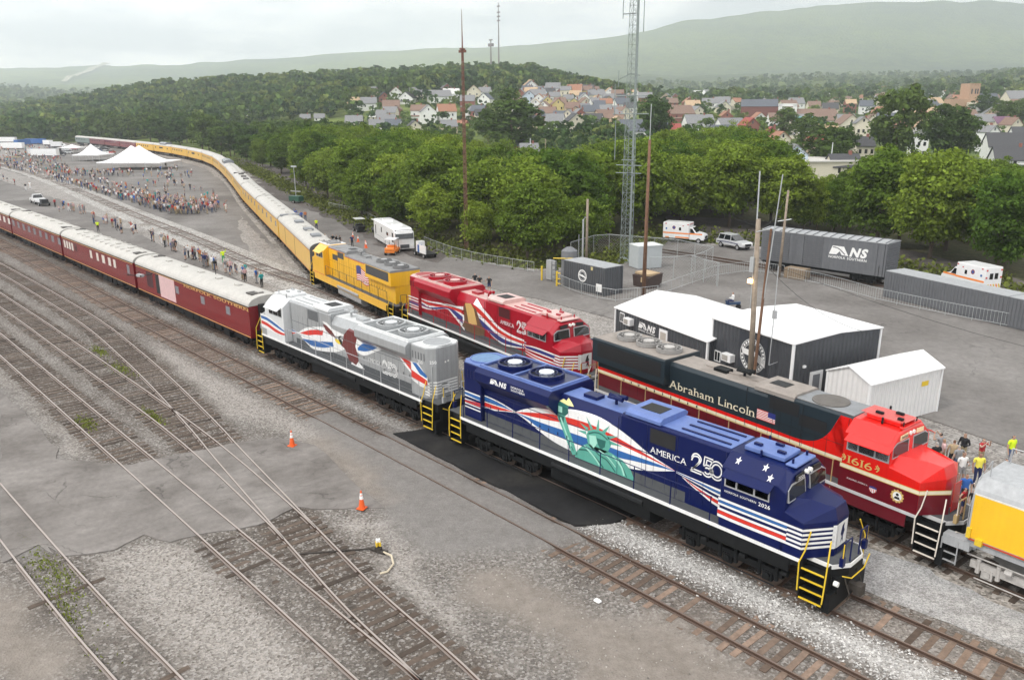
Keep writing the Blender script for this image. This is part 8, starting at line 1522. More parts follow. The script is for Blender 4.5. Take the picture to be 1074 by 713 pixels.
# ------------------------------------------------------------------ tents
CANV = mat('white canvas', (.84,.84,.84), rough=.8, var=.03)
def tent(label, X, Y, ang, L, W_, He, Hp, peaks, name='event_tent', scallop=True):
    r = empty(name, (X, Y, -.2), ang, label, 'tent'); n = 36; M_ = MB(); xs2 = [L*i/n for i in range(n+1)]; m_ = 14; G_ = []
    for i, x in enumerate(xs2):
        row = []
        for j in range(m_+1):
            y = W_*j/m_; d = min(math.hypot((x-p*L)/(L*(.5 if len(peaks) < 2 else .46)), (y-W_/2)/(W_*.5)) for p in peaks); d = max(d, 0)
            ex = min(x, L-x)/(L*.5); ey = min(y, W_-y)/(W_*.5); e = min(1, max(0, 1-min(1, d)))
            row.append((x, y, He+(Hp-He)*(e**1.45)))
        G_.append(row)
    M_.loft(G_, caps=False, closed=False); o = M_.build('canvas', CANV, r); M_ = MB()
    for i in range(5):
        for y in (0, W_): MB().tube([(L*i/4, y, 0), (L*i/4, y, He)], .06, 5).build('tent_pole', GALV, r)
    for y in (0, W_): M_.box(0, L, y-.02, y+.02, He-.35, He)
    for x in (0, L): M_.box(x-.02, x+.02, 0, W_, He-.35, He)
    M_.build('valance', CANV, r); return r
tent('big white twin peaked marquee beside the crowd', -236.3, 51.1, math.atan2(13.5, 14.7), 20.5, 13, 2.4, 7.2, (.40, .52))
tent('smaller white peaked tent left of the big marquee', -288.5, 58.5, math.atan2(13.5, 14.7), 10, 10, 2.4, 6.0, (.45,))
tent('low white canopy among the crowd at the left', -352, 70, .8, 9, 7, 2.4, 3.6, (.5,), 'canopy_tent')

# ------------------------------------------------------------------ the town
HW = {'white': (.76,.76,.74), 'cream': (.62,.57,.46), 'brick': (.26,.10,.075), 'tan': (.45,.36,.26), 'yellow': (.60,.50,.22), 'sky': (.52,.60,.68)}
HR = {'gray': (.20,.20,.205), 'dark': (.065,.065,.07), 'brown': (.20,.13,.10), 'slate': (.10,.11,.13), 'red': (.30,.07,.06), 'orange': (.30,.145,.09), 'white': (.6,.6,.58), 'teal': (.14,.30,.30), 'tan': (.45,.32,.2), 'purple': (.16,.08,.13)}
wallm = {k: mat(k+' house wall', v, rough=.8, var=.05) for k, v in HW.items()}; roofm = {k: mat(k+' shingle roof', v, rough=.9, var=.15) for k, v in HR.items()}
M_ = MB(); M_.box(-.5,.5,-.03,.0,0,1); WINM = M_.build('window', GLASS).data; bpy.data.objects.remove(bpy.data.objects['window'] if 'window' in bpy.data.objects and bpy.data.objects['window'].data == WINM else [o for o in COL.objects if o.data == WINM][0])
base_ang = math.atan2(_R_.y, _R_.x)
RN = {'gray': 'grey', 'tan': 'tan', 'white': 'pale'}; WN = {'sky': 'pale blue', 'cream': 'cream', 'tan': 'tan'}
hseen = {}
def house_place(X, Y):
    x, y = w2c(X, Y); u = 537+838*x/y*.97
    pl = 'on the far left hill' if u < 300 else 'left of the brown mast' if u < 480 else 'by the broad dark tree' if u < 560 else 'left of the lattice tower' if u < 655 else 'right of the lattice tower' if u < 760 else 'above the silver patrol car' if u < 830 else 'beyond the boxcar' if u < 920 else 'by tall dark trees' if u < 1000 else 'at town right edge'
    return pl, ('near the yard' if y < 330 else 'halfway up' if y < 480 else 'high up' if y < 800 else 'across the valley')
for i, (X, Y, z, wd, ht, wc_, rc_, o_, yaw) in enumerate(HOUSES):
    pl, row = house_place(X, Y); size = 'small' if wd < 7.5 else 'wide' if wd > 13 else 'plain'
    lab = '%s %s house, %s roof, %s, %s' % (size, WN.get(wc_, wc_), RN.get(rc_, rc_), pl, row); c = hseen.get(lab, 0); hseen[lab] = c+1
    r = empty('town_house', (X, Y, z-1.5), base_ang+yaw, lab, 'house', 'houses of the town '+pl); W2 = max(4.5, wd); Hh = max(4.5, ht)+1.5; dp = min(12, max(6., W2*.9)); rise = min(Hh*.42, (W2 if o_ else dp)*.42); ez = Hh-rise
    M_ = MB(); M_.box(-W2/2, W2/2, 0, dp, 0, ez)
    if o_: M_.loft([[(-W2/2,0,ez),(W2/2,0,ez),(0,0,Hh)], [(-W2/2,dp,ez),(W2/2,dp,ez),(0,dp,Hh)]])
    else: M_.loft([[(-W2/2,0,ez),(-W2/2,dp,ez),(-W2/2,dp/2,Hh)], [(W2/2,0,ez),(W2/2,dp,ez),(W2/2,dp/2,Hh)]])
    if W2 > 7 and i % 3 == 0: M_.box(-W2/2+.5, W2/2-1.5, -2.2, 0, 0, ez*.55)
    fix(M_.build('wall', wallm[wc_], r)); M_ = MB(); q = .35
    if o_: M_.loft([[(-W2/2-q,y,ez-q*.8),(0,y,Hh+.02),(W2/2+q,y,ez-q*.8),(W2/2+q,y,ez-q*.8+.2),(0,y,Hh+.25),(-W2/2-q,y,ez-q*.8+.2)] for y in (-q, dp+q)])
    else: M_.loft([[(x,-q,ez-q*.8),(x,dp/2,Hh+.02),(x,dp+q,ez-q*.8),(x,dp+q,ez-q*.8+.2),(x,dp/2,Hh+.25),(x,-q,ez-q*.8+.2)] for x in (-W2/2-q, W2/2+q)])
    if W2 > 7 and i % 3 == 0: M_.loft([[(x,-2.5,ez*.55),(x,.0,ez*.55+.6),(x,.0,ez*.55+.8),(x,-2.5,ez*.55+.15)] for x in (-W2/2+.3, W2/2-1.3)])
    rf_ = fix(M_.build('roof', roofm[rc_], r))
    if i % 2: MB().box(W2*.18, W2*.18+.7, dp*.45, dp*.45+.7, Hh-.8, Hh+1.0).build('chimney', wallm['brick'], rf_)
    x_, y_ = w2c(X, Y); nw = 2 if y_ > 420 else 3
    for zz in ([ez*.62] if y_ > 420 else [ez*.28, ez*.66]):
        for k in range(nw):
            w = bpy.data.objects.new('window', WINM); COL.objects.link(w); w.parent = r; w.location = (-W2/2+W2*(k+.5)/nw+(.2 if i % 2 else -.3), -.01, zz); w.scale = (.85, 1, 1.3)
            w = bpy.data.objects.new('window', WINM); COL.objects.link(w); w.parent = r; w.location = (W2/2+.01, dp*(k+.5)/nw, zz); w.rotation_euler = (0, 0, math.pi/2); w.scale = (.85, 1, 1.3)
    if o_:
        w = bpy.data.objects.new('window', WINM); COL.objects.link(w); w.parent = r; w.location = (0, -.01, ez+rise*.2); w.scale = (.7, 1, 1.1)
def at_uD(u, D, dz=0): x = (u-537)*D/838/.962; X, Y = c2w(x, D); return X, Y, elev_uD(u, D)+dz
# church, factory and the long flat roof near the yard
X, Y, z = at_uD(985, 520); r = empty('church', (X, Y, z-1), base_ang+.2, 'tan stone church with square tower above the town roofs', 'church'); ST = mat('tan church stone', (.42,.27,.18), rough=.9, var=.15)
M_ = MB(); M_.box(-4, 3.5, 0, 8, 0, 19); t_ = M_.build('tower', ST, r); M_ = MB(); 
for x in (-4, -2, .2, 2.3): M_.box(x, x+1.2, -.1, 8.1, 19, 20.2)
M_.build('battlement', ST, t_); M_ = MB(); M_.box(3.5, 19, -1, 8, 0, 8); M_.loft([[(3.5,-1,8),(3.5,8,8),(3.5,3.5,14)], [(19,-1,8),(19,8,8),(19,3.5,14)]]); M_.box(-16, -4, 0, 6, 0, 11); fix(M_.build('wall', ST, r)); M_ = MB(); M_.loft([[(3.4,-1.3,8),(3.4,3.5,14.3),(3.4,8.3,8),(3.4,3.5,14)], [(19.3,-1.3,8),(19.3,3.5,14.3),(19.3,8.3,8),(19.3,3.5,14)]]); fix(M_.build('roof', roofm['slate'], r)); MB().cyl((-2,-2,0), 3.4, 9, 14).build('apse', wallm['cream'], r)
for x in (-2.6, 0, 1.6): MB().box(x, x+.9, -.06, .0, 14, 17).build('belfry_window', GLASS, t_)
X, Y, z = at_uD(782, 470); r = empty('factory', (X, Y, z-1), base_ang-.25, 'dark red brick mill with white framed end wall', 'factory'); M_ = MB(); M_.box(-12, 8, 0, 12, 0, 11); M_.build('wall', mat('dark brick', (.17,.07,.06), rough=.9, var=.2), r); M_ = MB(); M_.loft([[(-12.3,-.3,11),(-12.3,6,15),(-12.3,12.3,11)],[(8,-.3,11),(8,6,15),(8,12.3,11)]]); fix(M_.build('roof', roofm['slate'], r)); M_ = MB(); M_.box(8,18,-1,11,0,5); M_.box(8,18,-1,11,11,12.5); M_.box(8.2,10,-1,0,0,12); M_.box(16,18,-1,0,0,12); M_.build('white_frame', wallm['white'], r)
X, Y, z = at_uD(862, 205); r = empty('warehouse', (X-2, Y, -.5), base_ang+.12, 'low building with a flat pale roof behind the boxcar trees', 'warehouse'); M_ = MB(); M_.box(-9, 12, 0, 16, 0, 4.4); M_.build('wall', wallm['cream'], r); MB().box(-9.4, 12.4, -.4, 16.4, 4.4, 4.75).build('roof', mat('pale flat roof', (.52,.50,.47), rough=.9, var=.08), r)
# street lamps and poles in the town
for i, (u, D, lb) in enumerate(((853, 215, 'by the flat roofed warehouse'), (571, 240, 'by the broad dark tree'), (556, 245, 'left of the street lamp by the dark tree'), (700, 300, 'right of the lattice tower'))):
    X, Y, z = at_uD(u, D); pole('pale street pole '+lb, X, Y, z+9, .16, .1, GALV if i % 2 == 0 else WOODG, name='street_pole')
# ------------------------------------------------------------------ people
SKIN = [mat('skin %d' % i, c, rough=.7, var=0) for i, c in enumerate(((.42,.26,.19),(.34,.20,.145),(.48,.32,.25),(.17,.09,.06)))]
HAIR = [mat('hair %d' % i, c, rough=.8, var=0) for i, c in enumerate(((.03,.02,.015),(.12,.06,.03),(.35,.22,.10),(.35,.34,.33)))]
CL = {'white': (.75,.75,.75), 'black': (.015,.015,.018), 'navy': (.015,.025,.09), 'red': (.38,.025,.03), 'blue': (.03,.12,.42), 'grey': (.25,.25,.26), 'teal': (.02,.30,.30), 'green': (.05,.32,.12), 'pink': (.55,.36,.36), 'orange': (.55,.17,.05), 'tan': (.42,.32,.2), 'yellow': (.80,.72,.10), 'safety yellow': (.65,.85,.02), 'denim': (.06,.10,.20), 'khaki': (.32,.26,.16)}
CLM = {k: mat(k+' cloth', v, rough=.9, var=.06) for k, v in CL.items()}
def body_mesh(name, pose):
    """joints in metres; grown with a skin surface into one continuous figure"""
    J = {'pelvis': (0,0,.95), 'waist': (0,0,1.10), 'chest': (0,.0,1.32), 'neck': (0,.0,1.49), 'head': (0,.03,1.60), 'crown': (0,.02,1.70)}
    Rr = {'pelvis': (.155,.115), 'waist': (.14,.105), 'chest': (.165,.12), 'neck': (.055,.055), 'head': (.078,.092), 'crown': (.062,.075)}
    E_ = [('pelvis','waist'),('waist','chest'),('chest','neck'),('neck','head'),('head','crown')]
    for s, t in ((-1,'r'),(1,'l')):
        st = pose.get('stride', 0)*s
        J['hip'+t] = (.09*s,0,.90); J['knee'+t] = (.10*s,.04+st*.5,.50); J['ankle'+t] = (.105*s,-.02+st*(1 if st > 0 else 1.1),.10+(.04 if st < 0 else 0)); J['toe'+t] = (.12*s,.15+st,.05)
        if pose.get('sit'): J['knee'+t] = (.13*s,.42,.90); J['ankle'+t] = (.13*s,.45,.48); J['toe'+t] = (.14*s,.62,.42)
        J['sh'+t] = (.20*s,0,1.42)
        a = pose.get('arm'+t, pose.get('arm', 'down'))
        if a == 'down': e, w, f = (.26*s,-.02,1.15), (.26*s,.05,.90), (.25*s,.08,.79)
        elif a == 'up': e, w, f = (.30*s,.18,1.30), (.14*s,.30,1.55), (.09*s,.33,1.64)
        elif a == 'bent': e, w, f = (.28*s,-.02,1.16), (.18*s,.24,1.14), (.08*s,.30,1.16)
        elif a == 'hip': e, w, f = (.40*s,-.06,1.20), (.24*s,.04,1.02), (.17*s,.08,.98)
        else: e, w, f = (.32*s,.15,1.42), (.34*s,.36,1.62), (.34*s,.40,1.72)
        J['el'+t], J['wr'+t], J['ha'+t] = e, w, f
        Rr.update({'hip'+t: (.095,.095), 'knee'+t: (.06,.06), 'ankle'+t: (.045,.045), 'toe'+t: (.045,.035), 'sh'+t: (.065,.065), 'el'+t: (.045,.045), 'wr'+t: (.032,.03), 'ha'+t: (.04,.022)})
        E_ += [('pelvis','hip'+t),('hip'+t,'knee'+t),('knee'+t,'ankle'+t),('ankle'+t,'toe'+t),('chest','sh'+t),('sh'+t,'el'+t),('el'+t,'wr'+t),('wr'+t,'ha'+t)]
        hv = Vector(f)-Vector(w); hn = hv.normalized(); sidev = hn.cross(Vector((0,1,.2))).normalized()
        for q in range(4):
            k_ = 'f%d%s' % (q, t); J[k_] = tuple(Vector(f)+hn*(.075-.008*abs(q-1.3))+sidev*(.013*(q-1.5))+Vector((0,.012,0))); Rr[k_] = (.009,.009); E_.append(('ha'+t, k_))
        k_ = 'th'+t; J[k_] = tuple(Vector(f)+sidev*.045+hn*.0+Vector((0,.025,0))); Rr[k_] = (.010,.010); E_.append(('wr'+t, k_))
    names = list(J); me = bpy.data.meshes.new('tmp'); me.from_pydata([J[n] for n in names], [(names.index(a), names.index(b)) for a, b in E_], []); me.update()
    o = bpy.data.objects.new('tmp', me); COL.objects.link(o); md = o.modifiers.new('skin', 'SKIN'); 
    for i, n in enumerate(names): me.skin_vertices[0].data[i].radius = Rr[n]; me.skin_vertices[0].data[i].use_root = (n == 'pelvis')
    sb_ = o.modifiers.new('sub', 'SUBSURF'); sb_.levels = 1; sb_.render_levels = 1
    dg = bpy.context.evaluated_depsgraph_get(); dg.update(); m2 = bpy.data.meshes.new_from_object(o.evaluated_get(dg)); m2.name = name
    bpy.data.objects.remove(o); m2.materials.clear()
    for m_ in (SKIN[0], CLM['white'], CLM['denim'], HAIR[0], BLK): m2.materials.append(m_)
    short = pose.get('shorts', False)
    for p in m2.polygons:
        c = p.center; arm = abs(c.x) > .215 or (c.y > .17 and c.z > 1.05)
        if c.z > 1.53 and not arm: mi = 3 if (c.z > 1.665 or c.y < -.0) else 0
        elif c.z > 1.47 and not arm: mi = 0
        elif arm and c.z < 1.9 and (abs(c.x) > .27 or c.z < 1.22 or c.y > .12): mi = 0 if not pose.get('long') else (1 if c.z > .95 else 0)
        elif c.z > .98: mi = 1
        elif c.z > (.62 if short else .13): mi = 2
        elif c.z > .13: mi = 0
        else: mi = 4
        if pose.get('sit'): mi = 2 if c.z < 1.0 and c.y < .5 and not arm else mi
        p.material_index = mi; p.use_smooth = True
    return m2
POSES = [body_mesh('person', p) for p in ({}, {'stride': .16}, {'arm': 'up', 'shorts': True}, {'shorts': True, 'armr': 'bent'}, {'arml': 'hip', 'shorts': True}, {'armr': 'wave', 'long': True}, {'long': True, 'arm': 'bent'}, {'stride': -.14, 'shorts': True})]
SIT = body_mesh('person', {'sit': True, 'arm': 'bent', 'long': True})
pc_ = {}
def person(X, Y, rz, shirt, trous, label, group=None, pose=0, z=-.18, skin=None, hair=None, sc=1.0, mesh=None):
    o = bpy.data.objects.new('person', mesh or POSES[pose]); COL.objects.link(o); o.location = (X, Y, z); o.rotation_euler = (0, 0, rz); o.scale = (sc,)*3
    for i, m_ in enumerate((SKIN[R.randrange(3) if skin is None else skin], CLM[shirt], CLM[trous], HAIR[R.randrange(4) if hair is None else hair], BLK)):
        o.material_slots[i].link = 'OBJECT'; o.material_slots[i].material = m_
    return tag(o, label, 'person', group)
pseen = {}
places = {'near': 'in the line beside the maroon coaches', 'line': 'in the crowd below the marquee', 'apron': 'on the open asphalt near the marquee'}
SH = ['white','white','white','black','black','navy','red','navy','grey','teal','pink','pink','tan','red','grey','orange','blue','black','grey','tan']
ACT = {0: 'standing', 1: 'walking', 2: 'holding up a camera', 3: 'with one arm bent', 4: 'with a hand on the hip', 5: 'raising one arm', 6: 'with both arms bent', 7: 'striding'}
for X, Y, g in CROWD:
    sh = R.choice(SH); tr = R.choice(('denim','black','khaki','grey','navy','white')); ps = R.randrange(8); sc = R.choice((1,1,1,.95,1.03,.68))
    x, y = w2c(X, Y)
    sec = ('third car' if X < -72 else 'second car' if X < -47 else 'first car') if g == 'near' else ('left end' if X < -200 else 'middle' if X < -140 else 'right end')
    wh = ('by the %s maroon coach' % sec.split()[0]) if g == 'near' else (('%s of the marquee crowd' % sec) if g == 'line' else 'on open asphalt by the marquee')
    lab = '%s in %s shirt, %s %s, %s' % ('child' if sc < .8 else 'person', sh, tr, 'shorts' if ps in (2,3,4,7) else 'trousers', wh)
    person(X, Y, R.uniform(0, 6.28) if R.random() < .4 else (2.6 if g == 'near' else -.6)+R.uniform(-.8, .8), sh, tr, lab, 'spectators '+places[g], ps, sc=sc)
# the far-off crowd beyond the tents, one mass
ref = POSES[0]; dm = bpy.data.objects.new('tmp', ref); COL.objects.link(dm); d_ = dm.modifiers.new('d', 'DECIMATE'); d_.ratio = .12
dg = bpy.context.evaluated_depsgraph_get(); dg.update(); low = bpy.data.meshes.new_from_object(dm.evaluated_get(dg)); bpy.data.objects.remove(dm)
lv = np.array([v.co[:] for v in low.vertices]); lf = [tuple(p.vertices) for p in low.polygons]; lmi = [p.material_index for p in low.polygons]
VV, FF, MM = [], [], []; cols = list(CLM)
mats_ = [SKIN[0], HAIR[0], BLK]+[CLM[c] for c in cols]
def near_uv(u, v): D = 17.97/math.tan(_p+math.atan((v-356.5)/838)); return c2w((u-537)*D/838*1.045, D)
FC = []
while len(FC) < 460:
    u, v = R.uniform(-8, 100), R.uniform(149, 184)
    if v < 166+u*.16+3: FC.append(near_uv(u, v))
for _ in range(60): FC.append(near_uv(R.uniform(100, 165), R.uniform(179, 183)))
for _ in range(330):
    t = R.random()**.8; j = min(int(t*6), 5); a = t*6-j; LL = ((63,179),(90,188),(130,201),(165,213),(195,223),(215,224),(243,221)); FC.append(near_uv(LL[j][0]*(1-a)+LL[j+1][0]*a+R.gauss(0,2), LL[j][1]*(1-a)+LL[j+1][1]*a-abs(R.gauss(0,.6))*(4+13*max(0,t-.35))))
for X, Y in FC:
    a = R.uniform(0, 6.28); ca, sa = math.cos(a), math.sin(a); s = R.choice((1, .96, 1.04, .7)); i0 = len(VV); c1i = 3+cols.index(R.choice(SH)); c2i = 3+cols.index(R.choice(('denim','black','khaki','grey')))
    for v in lv: VV.append((X+s*(v[0]*ca-v[1]*sa), Y+s*(v[0]*sa+v[1]*ca), -.18+s*v[2]))
    for f, mi in zip(lf, lmi): FF.append(tuple(i0+k for k in f)); MM.append({0: 0, 1: c1i, 2: c2i, 3: 1, 4: 2}[mi])
me = bpy.data.meshes.new('crowd'); me.from_pydata(VV, [], FF); [me.materials.append(m_) for m_ in mats_]; me.polygons.foreach_set('material_index', MM); me.update()
o = bpy.data.objects.new('crowd', me); COL.objects.link(o); tag(o, 'dense far crowd among tents and trucks at the left', kind='stuff')
# people one can tell apart
def pp(*a, **k): return person(*a, **k)
toward = -2.3
pp(20.73, 16.33, 2.8, 'black', 'khaki', 'person in black polo shirt standing with arms bent beside the red cab nose', pose=6, skin=0, hair=0, sc=1.05)
pp(20.6, 15.2, .4, 'tan', 'black', 'person in dark brown shirt turned sideways beside the red cab nose', pose=1, hair=1)
pp(19.8, 15.7, 1.2, 'grey', 'khaki', 'person in grey vest with dark cap beside the red cab nose', pose=2, hair=0)
pp(20.1, 14.3, .9, 'black', 'khaki', 'grey haired person in black shirt closest to the red cab', pose=3, hair=3)
pp(21.5, 16.6, -2, 'red', 'khaki', 'person in red shirt behind the black polo shirt', pose=2, hair=1, sc=.97); pp(21.0, 14.7, 1, 'grey', 'denim', 'person in grey shirt just behind the off white shirt', pose=4, hair=3); pp(20.2, 15.0, 2., 'pink', 'khaki', 'person in pink top between the grey vest and the brown shirt', pose=4, hair=2)
pp(21.5, 13.8, -2.2, 'white', 'grey', 'person in off white shirt by the front steps of the red engine', pose=3, hair=1, sc=1.03)
pp(22.1, 14.2, -2.4, 'yellow', 'navy', 'person in bright yellow t-shirt behind the red engine coupler', pose=0, hair=0, sc=1.06)
pp(22.4, 11.5, -2.5, 'blue', 'black', 'person in royal blue shirt below the yellow t-shirt', pose=0, hair=1)
pp(22.9, 11.1, -2.5, 'black', 'khaki', 'child in dark top beside the royal blue shirt', pose=3, hair=2, sc=.72)
pp(23.5, 6.6, -1.7, 'blue', 'khaki', 'child in light blue shirt on the red engine front platform', pose=4, hair=1, sc=.68, z=1.99)
pp(23.85, 6.15, -1.7, 'red', 'navy', 'child in red shirt on the red engine front platform', pose=4, hair=1, sc=.72, z=1.99)
hv_ = pp(22.5, 17.8, -2.0, 'safety yellow', 'denim', 'person in yellow safety vest with red sleeve walking on the asphalt', pose=1, hair=0, sc=1.05)
pp(23.1, 14.6, -2.2, 'navy', 'black', 'person in navy shirt half hidden behind the grey tender roof', pose=0, hair=0)
pp(-28.6, 25.4, -2., 'black', 'grey', 'leftmost person of the three behind the crimson engine, in black shirt', pose=0, hair=0); pp(-27.4, 25.0, -2.2, 'black', 'khaki', 'middle person of the three behind the crimson engine, in tan trousers', pose=3, hair=0); pp(-26.4, 25.4, -2.4, 'black', 'navy', 'rightmost person of the three behind the crimson engine, in dark shorts', pose=4, hair=1)
pp(-16.2, 16.6, -1.6, 'yellow', 'khaki', 'person in pale yellow top behind the crimson engine roof', pose=3, hair=1)
pp(-5.0, 16.4, -2., 'navy', 'black', 'white haired person in navy shirt at the crimson engine nose', pose=3, hair=3); pp(-5.6, 15.9, -.6, 'grey', 'black', 'person in grey shirt facing the white haired person', pose=6, hair=1)
for i, (u_, v_) in enumerate(((0,0),(1.0,.3),(1.9,.9))): pp(-61.9+u_*.8, 28.8+v_*.2, -2.+i, 'black', 'black', ('leftmost', 'middle', 'rightmost')[i]+' person in dark clothes on the roofline of the yellow baggage car', pose=(0,6,3)[i], hair=0)
pp(-59.4, 30.2, -2., 'navy', 'black', 'lone person in navy clothes left of the white motorcoach', pose=0, hair=0); pp(-63.2, 28.4, -2., 'white', 'grey', 'person in white shirt and pale hat left of the dark dressed trio', pose=6, hair=3)
pp(-77.2, 35.1, -2., 'safety yellow', 'navy', 'person in safety vest left of the motorcoach group', pose=0, hair=0)
for i in range(7): pp(-88.6+R.uniform(-2.4, 2.4), 38.3+R.uniform(-1.4, 1.4), R.uniform(0, 6), 'blue', 'denim', 'person in blue shirt in the blue dressed group beyond the yellow train', 'blue dressed group beyond the yellow train', pose=i % 8)
pp(-87.4, 38.9, -2., 'orange', 'denim', 'person in orange shirt among the blue dressed group', pose=0)
pp(-60.7, 13.0, -2., 'safety yellow', 'green', 'person in lime shirt and green trousers beside the empty track', pose=5)
pp(-99.3, 10.4, -2., 'safety yellow', 'black', 'person in safety vest and black trousers near the third maroon car', pose=0)
cabp = person(20.6, 6.9, -1.7, 'safety yellow', 'black', 'person in safety vest looking out of the red cab window', mesh=SIT, z=2.95); cabp.scale = (.75,.75,.75); cabp.location = (20.55, 6.3, 3.0)
# rider on a small motor scooter on the asphalt
sr = person(-5.7, 36.9, 2.4, 'white', 'navy', 'person in white shirt riding a small scooter on the open asphalt', mesh=SIT, z=-.28); 
mo = empty('motor_scooter', (-5.7, 36.9, -.2), 2.4, 'small dark scooter ridden across the open asphalt', 'scooter')
for y in (-.55, .6): MB().cyl((-.06, y, .25), .25, .12, 14, 'x').build('wheel', BLK, mo)
M_ = MB(); M_.loft([[(-.15,-.7,.5),(.15,-.7,.5),(.15,-.7,.72),(-.15,-.7,.72)], [(-.17,.25,.45),(.17,.25,.45),(.17,.25,.66),(-.17,.25,.66)], [(-.1,.6,.4),(.1,.6,.4),(.1,.7,.9),(-.1,.7,.9)]]); M_.tube([(-.3,.5,.98),(0,.6,.95),(.3,.5,.98)], .025); M_.build('body', mat('scooter blue', (.03,.06,.12), rough=.4), mo)
# ------------------------------------------------------------------ vehicles
TYRE = mat('tyre rubber', (.02,.02,.02), rough=.9, var=0); RIM = mat('pale rim', (.45,.45,.46), rough=.4, metal=.5, var=0); WPAINT = paint('white vehicle paint', (.80,.80,.80), rough=.3, streak=.03); ORS = mat('orange stripe', (.85,.25,.04), rough=.4, var=0); TAIL = mat('red lamp', (.5,.01,.01), rough=.3, var=0)
_wm = {}
def wheels(root, xs, y, r):
    for x in xs:
        for s in (-1, 1):
            if r not in _wm:
                o = MB().cyl((0,-.11,0), r, .22, 18, 'y').build('wheel', TYRE); h = MB().cyl((0,-.125,0), r*.58, .25, 12, 'y').build('rim', RIM); _wm[r] = (fix(o).data, fix(h).data); bpy.data.objects.remove(o); bpy.data.objects.remove(h)
            w = bpy.data.objects.new('wheel', _wm[r][0]); COL.objects.link(w); w.parent = root; w.location = (x, s*y, r); h = bpy.data.objects.new('rim', _wm[r][1]); COL.objects.link(h); h.parent = w
def ring_y(pts, w_): return pts
def shell(M_, prof, hw, hw2=None, split=None):
    """side profile (x,z) extruded across, with the glass house pulled in above split"""
    n = len(prof); A = [(x, -(hw if z <= (split or 99) else hw2), z) for x, z in prof]; B = [(x, -y, z) for x, y, z in A]; M_.loft([A, B]); return M_
def car(label, X, Y, ang, kind, m_, group=None, name=None, cat=None, z=-.2):
    nm = name or {'suv': 'parked_car', 'pickup': 'pickup_truck', 'box': 'box_truck', 'trailer': 'trailer'}[kind]; r = empty(nm, (X, Y, z), ang, label, cat or {'suv': 'car', 'pickup': 'truck', 'box': 'truck', 'trailer': 'trailer'}[kind], group)
    if kind in ('suv', 'pickup'):
        L = 4.9 if kind == 'suv' else 5.6; h = L/2
        low = [(-h,.45),(-h,1.0),(-h+.1,1.12),(h-1.5,1.12),(h-.25,1.0),(h,.8),(h,.45)]
        M_ = MB(); shell(M_, low, .95); bev(fix(M_.build('body', m_, r)), .07, 2)
        top = [(-h+.15,1.1),(-h+.45,1.72),(h-2.4,1.76),(h-1.35,1.1)] if kind == 'suv' else [(-.6,1.1),(-.35,1.75),(h-2.3,1.78),(h-1.5,1.1)]
        M_ = MB(); A = [(x, -(.90 if zz < 1.2 else .70), zz) for x, zz in top]; M_.loft([A, [(x, -y, zz) for x, y, zz in A]]); bev(fix(M_.build('window', GLASS, r)), .03, 1)
        M_ = MB(); x0, x1 = top[1][0]-.02, top[2][0]+.05; M_.box(x0, x1, -.71, .71, 1.72 if kind == 'suv' else 1.74, 1.80)
        for s in (-1, 1):
            for xx in (top[1][0]+.0, (top[1][0]+top[2][0])/2, top[2][0]): M_.tube([(xx, s*.72, 1.76), (xx+(.2 if xx == top[2][0] else -.05), s*.92, 1.12)], .04, 4)
        M_.build('roof', m_, r); M_ = MB()
        for s in (-1, 1): M_.box(h-.1, h+.01, s*.7-.15, s*.7+.15, .72, .88)
        M_.build('headlight', LAMP, r); MB().box(h-.02, h+.02, -.5, .5, .55, .85).build('grille', BLK, r)
        wheels(r, (-h+.95, h-.95), .86, .37)
    elif kind == 'box':
        M_ = MB(); M_.box(-4.2, 1.9, -1.22, 1.22, 1.0, 3.5); bev(M_.build('cargo_box', m_, r), .04, 1); M_ = MB(); shell(M_, [(2.0,.6),(2.0,2.5),(2.9,2.5),(3.5,1.7),(4.1,1.5),(4.1,.6)], 1.05); bev(fix(M_.build('cab', m_, r)), .06, 2); MB().box(2.3, 3.05, -1.07, 1.07, 1.65, 2.3).build('window', GLASS, r); MB().box(-4.1, 4.0, -.5, .5, .6, 1.0).build('chassis', BLK, r); wheels(r, (-2.6, 3.1), .95, .48)
    else:
        M_ = MB(); M_.box(-6.5, 6.5, -1.25, 1.25, 1.0, 3.9); bev(M_.build('cargo_box', m_, r), .04, 1); MB().box(-6.3, 6.3, -.5, .5, .6, 1.0).build('chassis', BLK, r); wheels(r, (-5.0, -3.8), .95, .48)
    return r
SILC = paint('silver car paint', (.55,.56,.57), rough=.3)
sv = car('silver patrol sport utility car behind the white ambulance', -23.6, 65.9, math.radians(-14), 'suv', SILC); k = Mark(lambda x, z: ((x, -.95, z), (0, -1, 0))); k.line([(-2.2,.75),(-.5,.85),(1.6,.8)], .12); k.build('door_stripe', mat('dark stripe', (.05,.05,.12), rough=.5), sv, eps=.01)
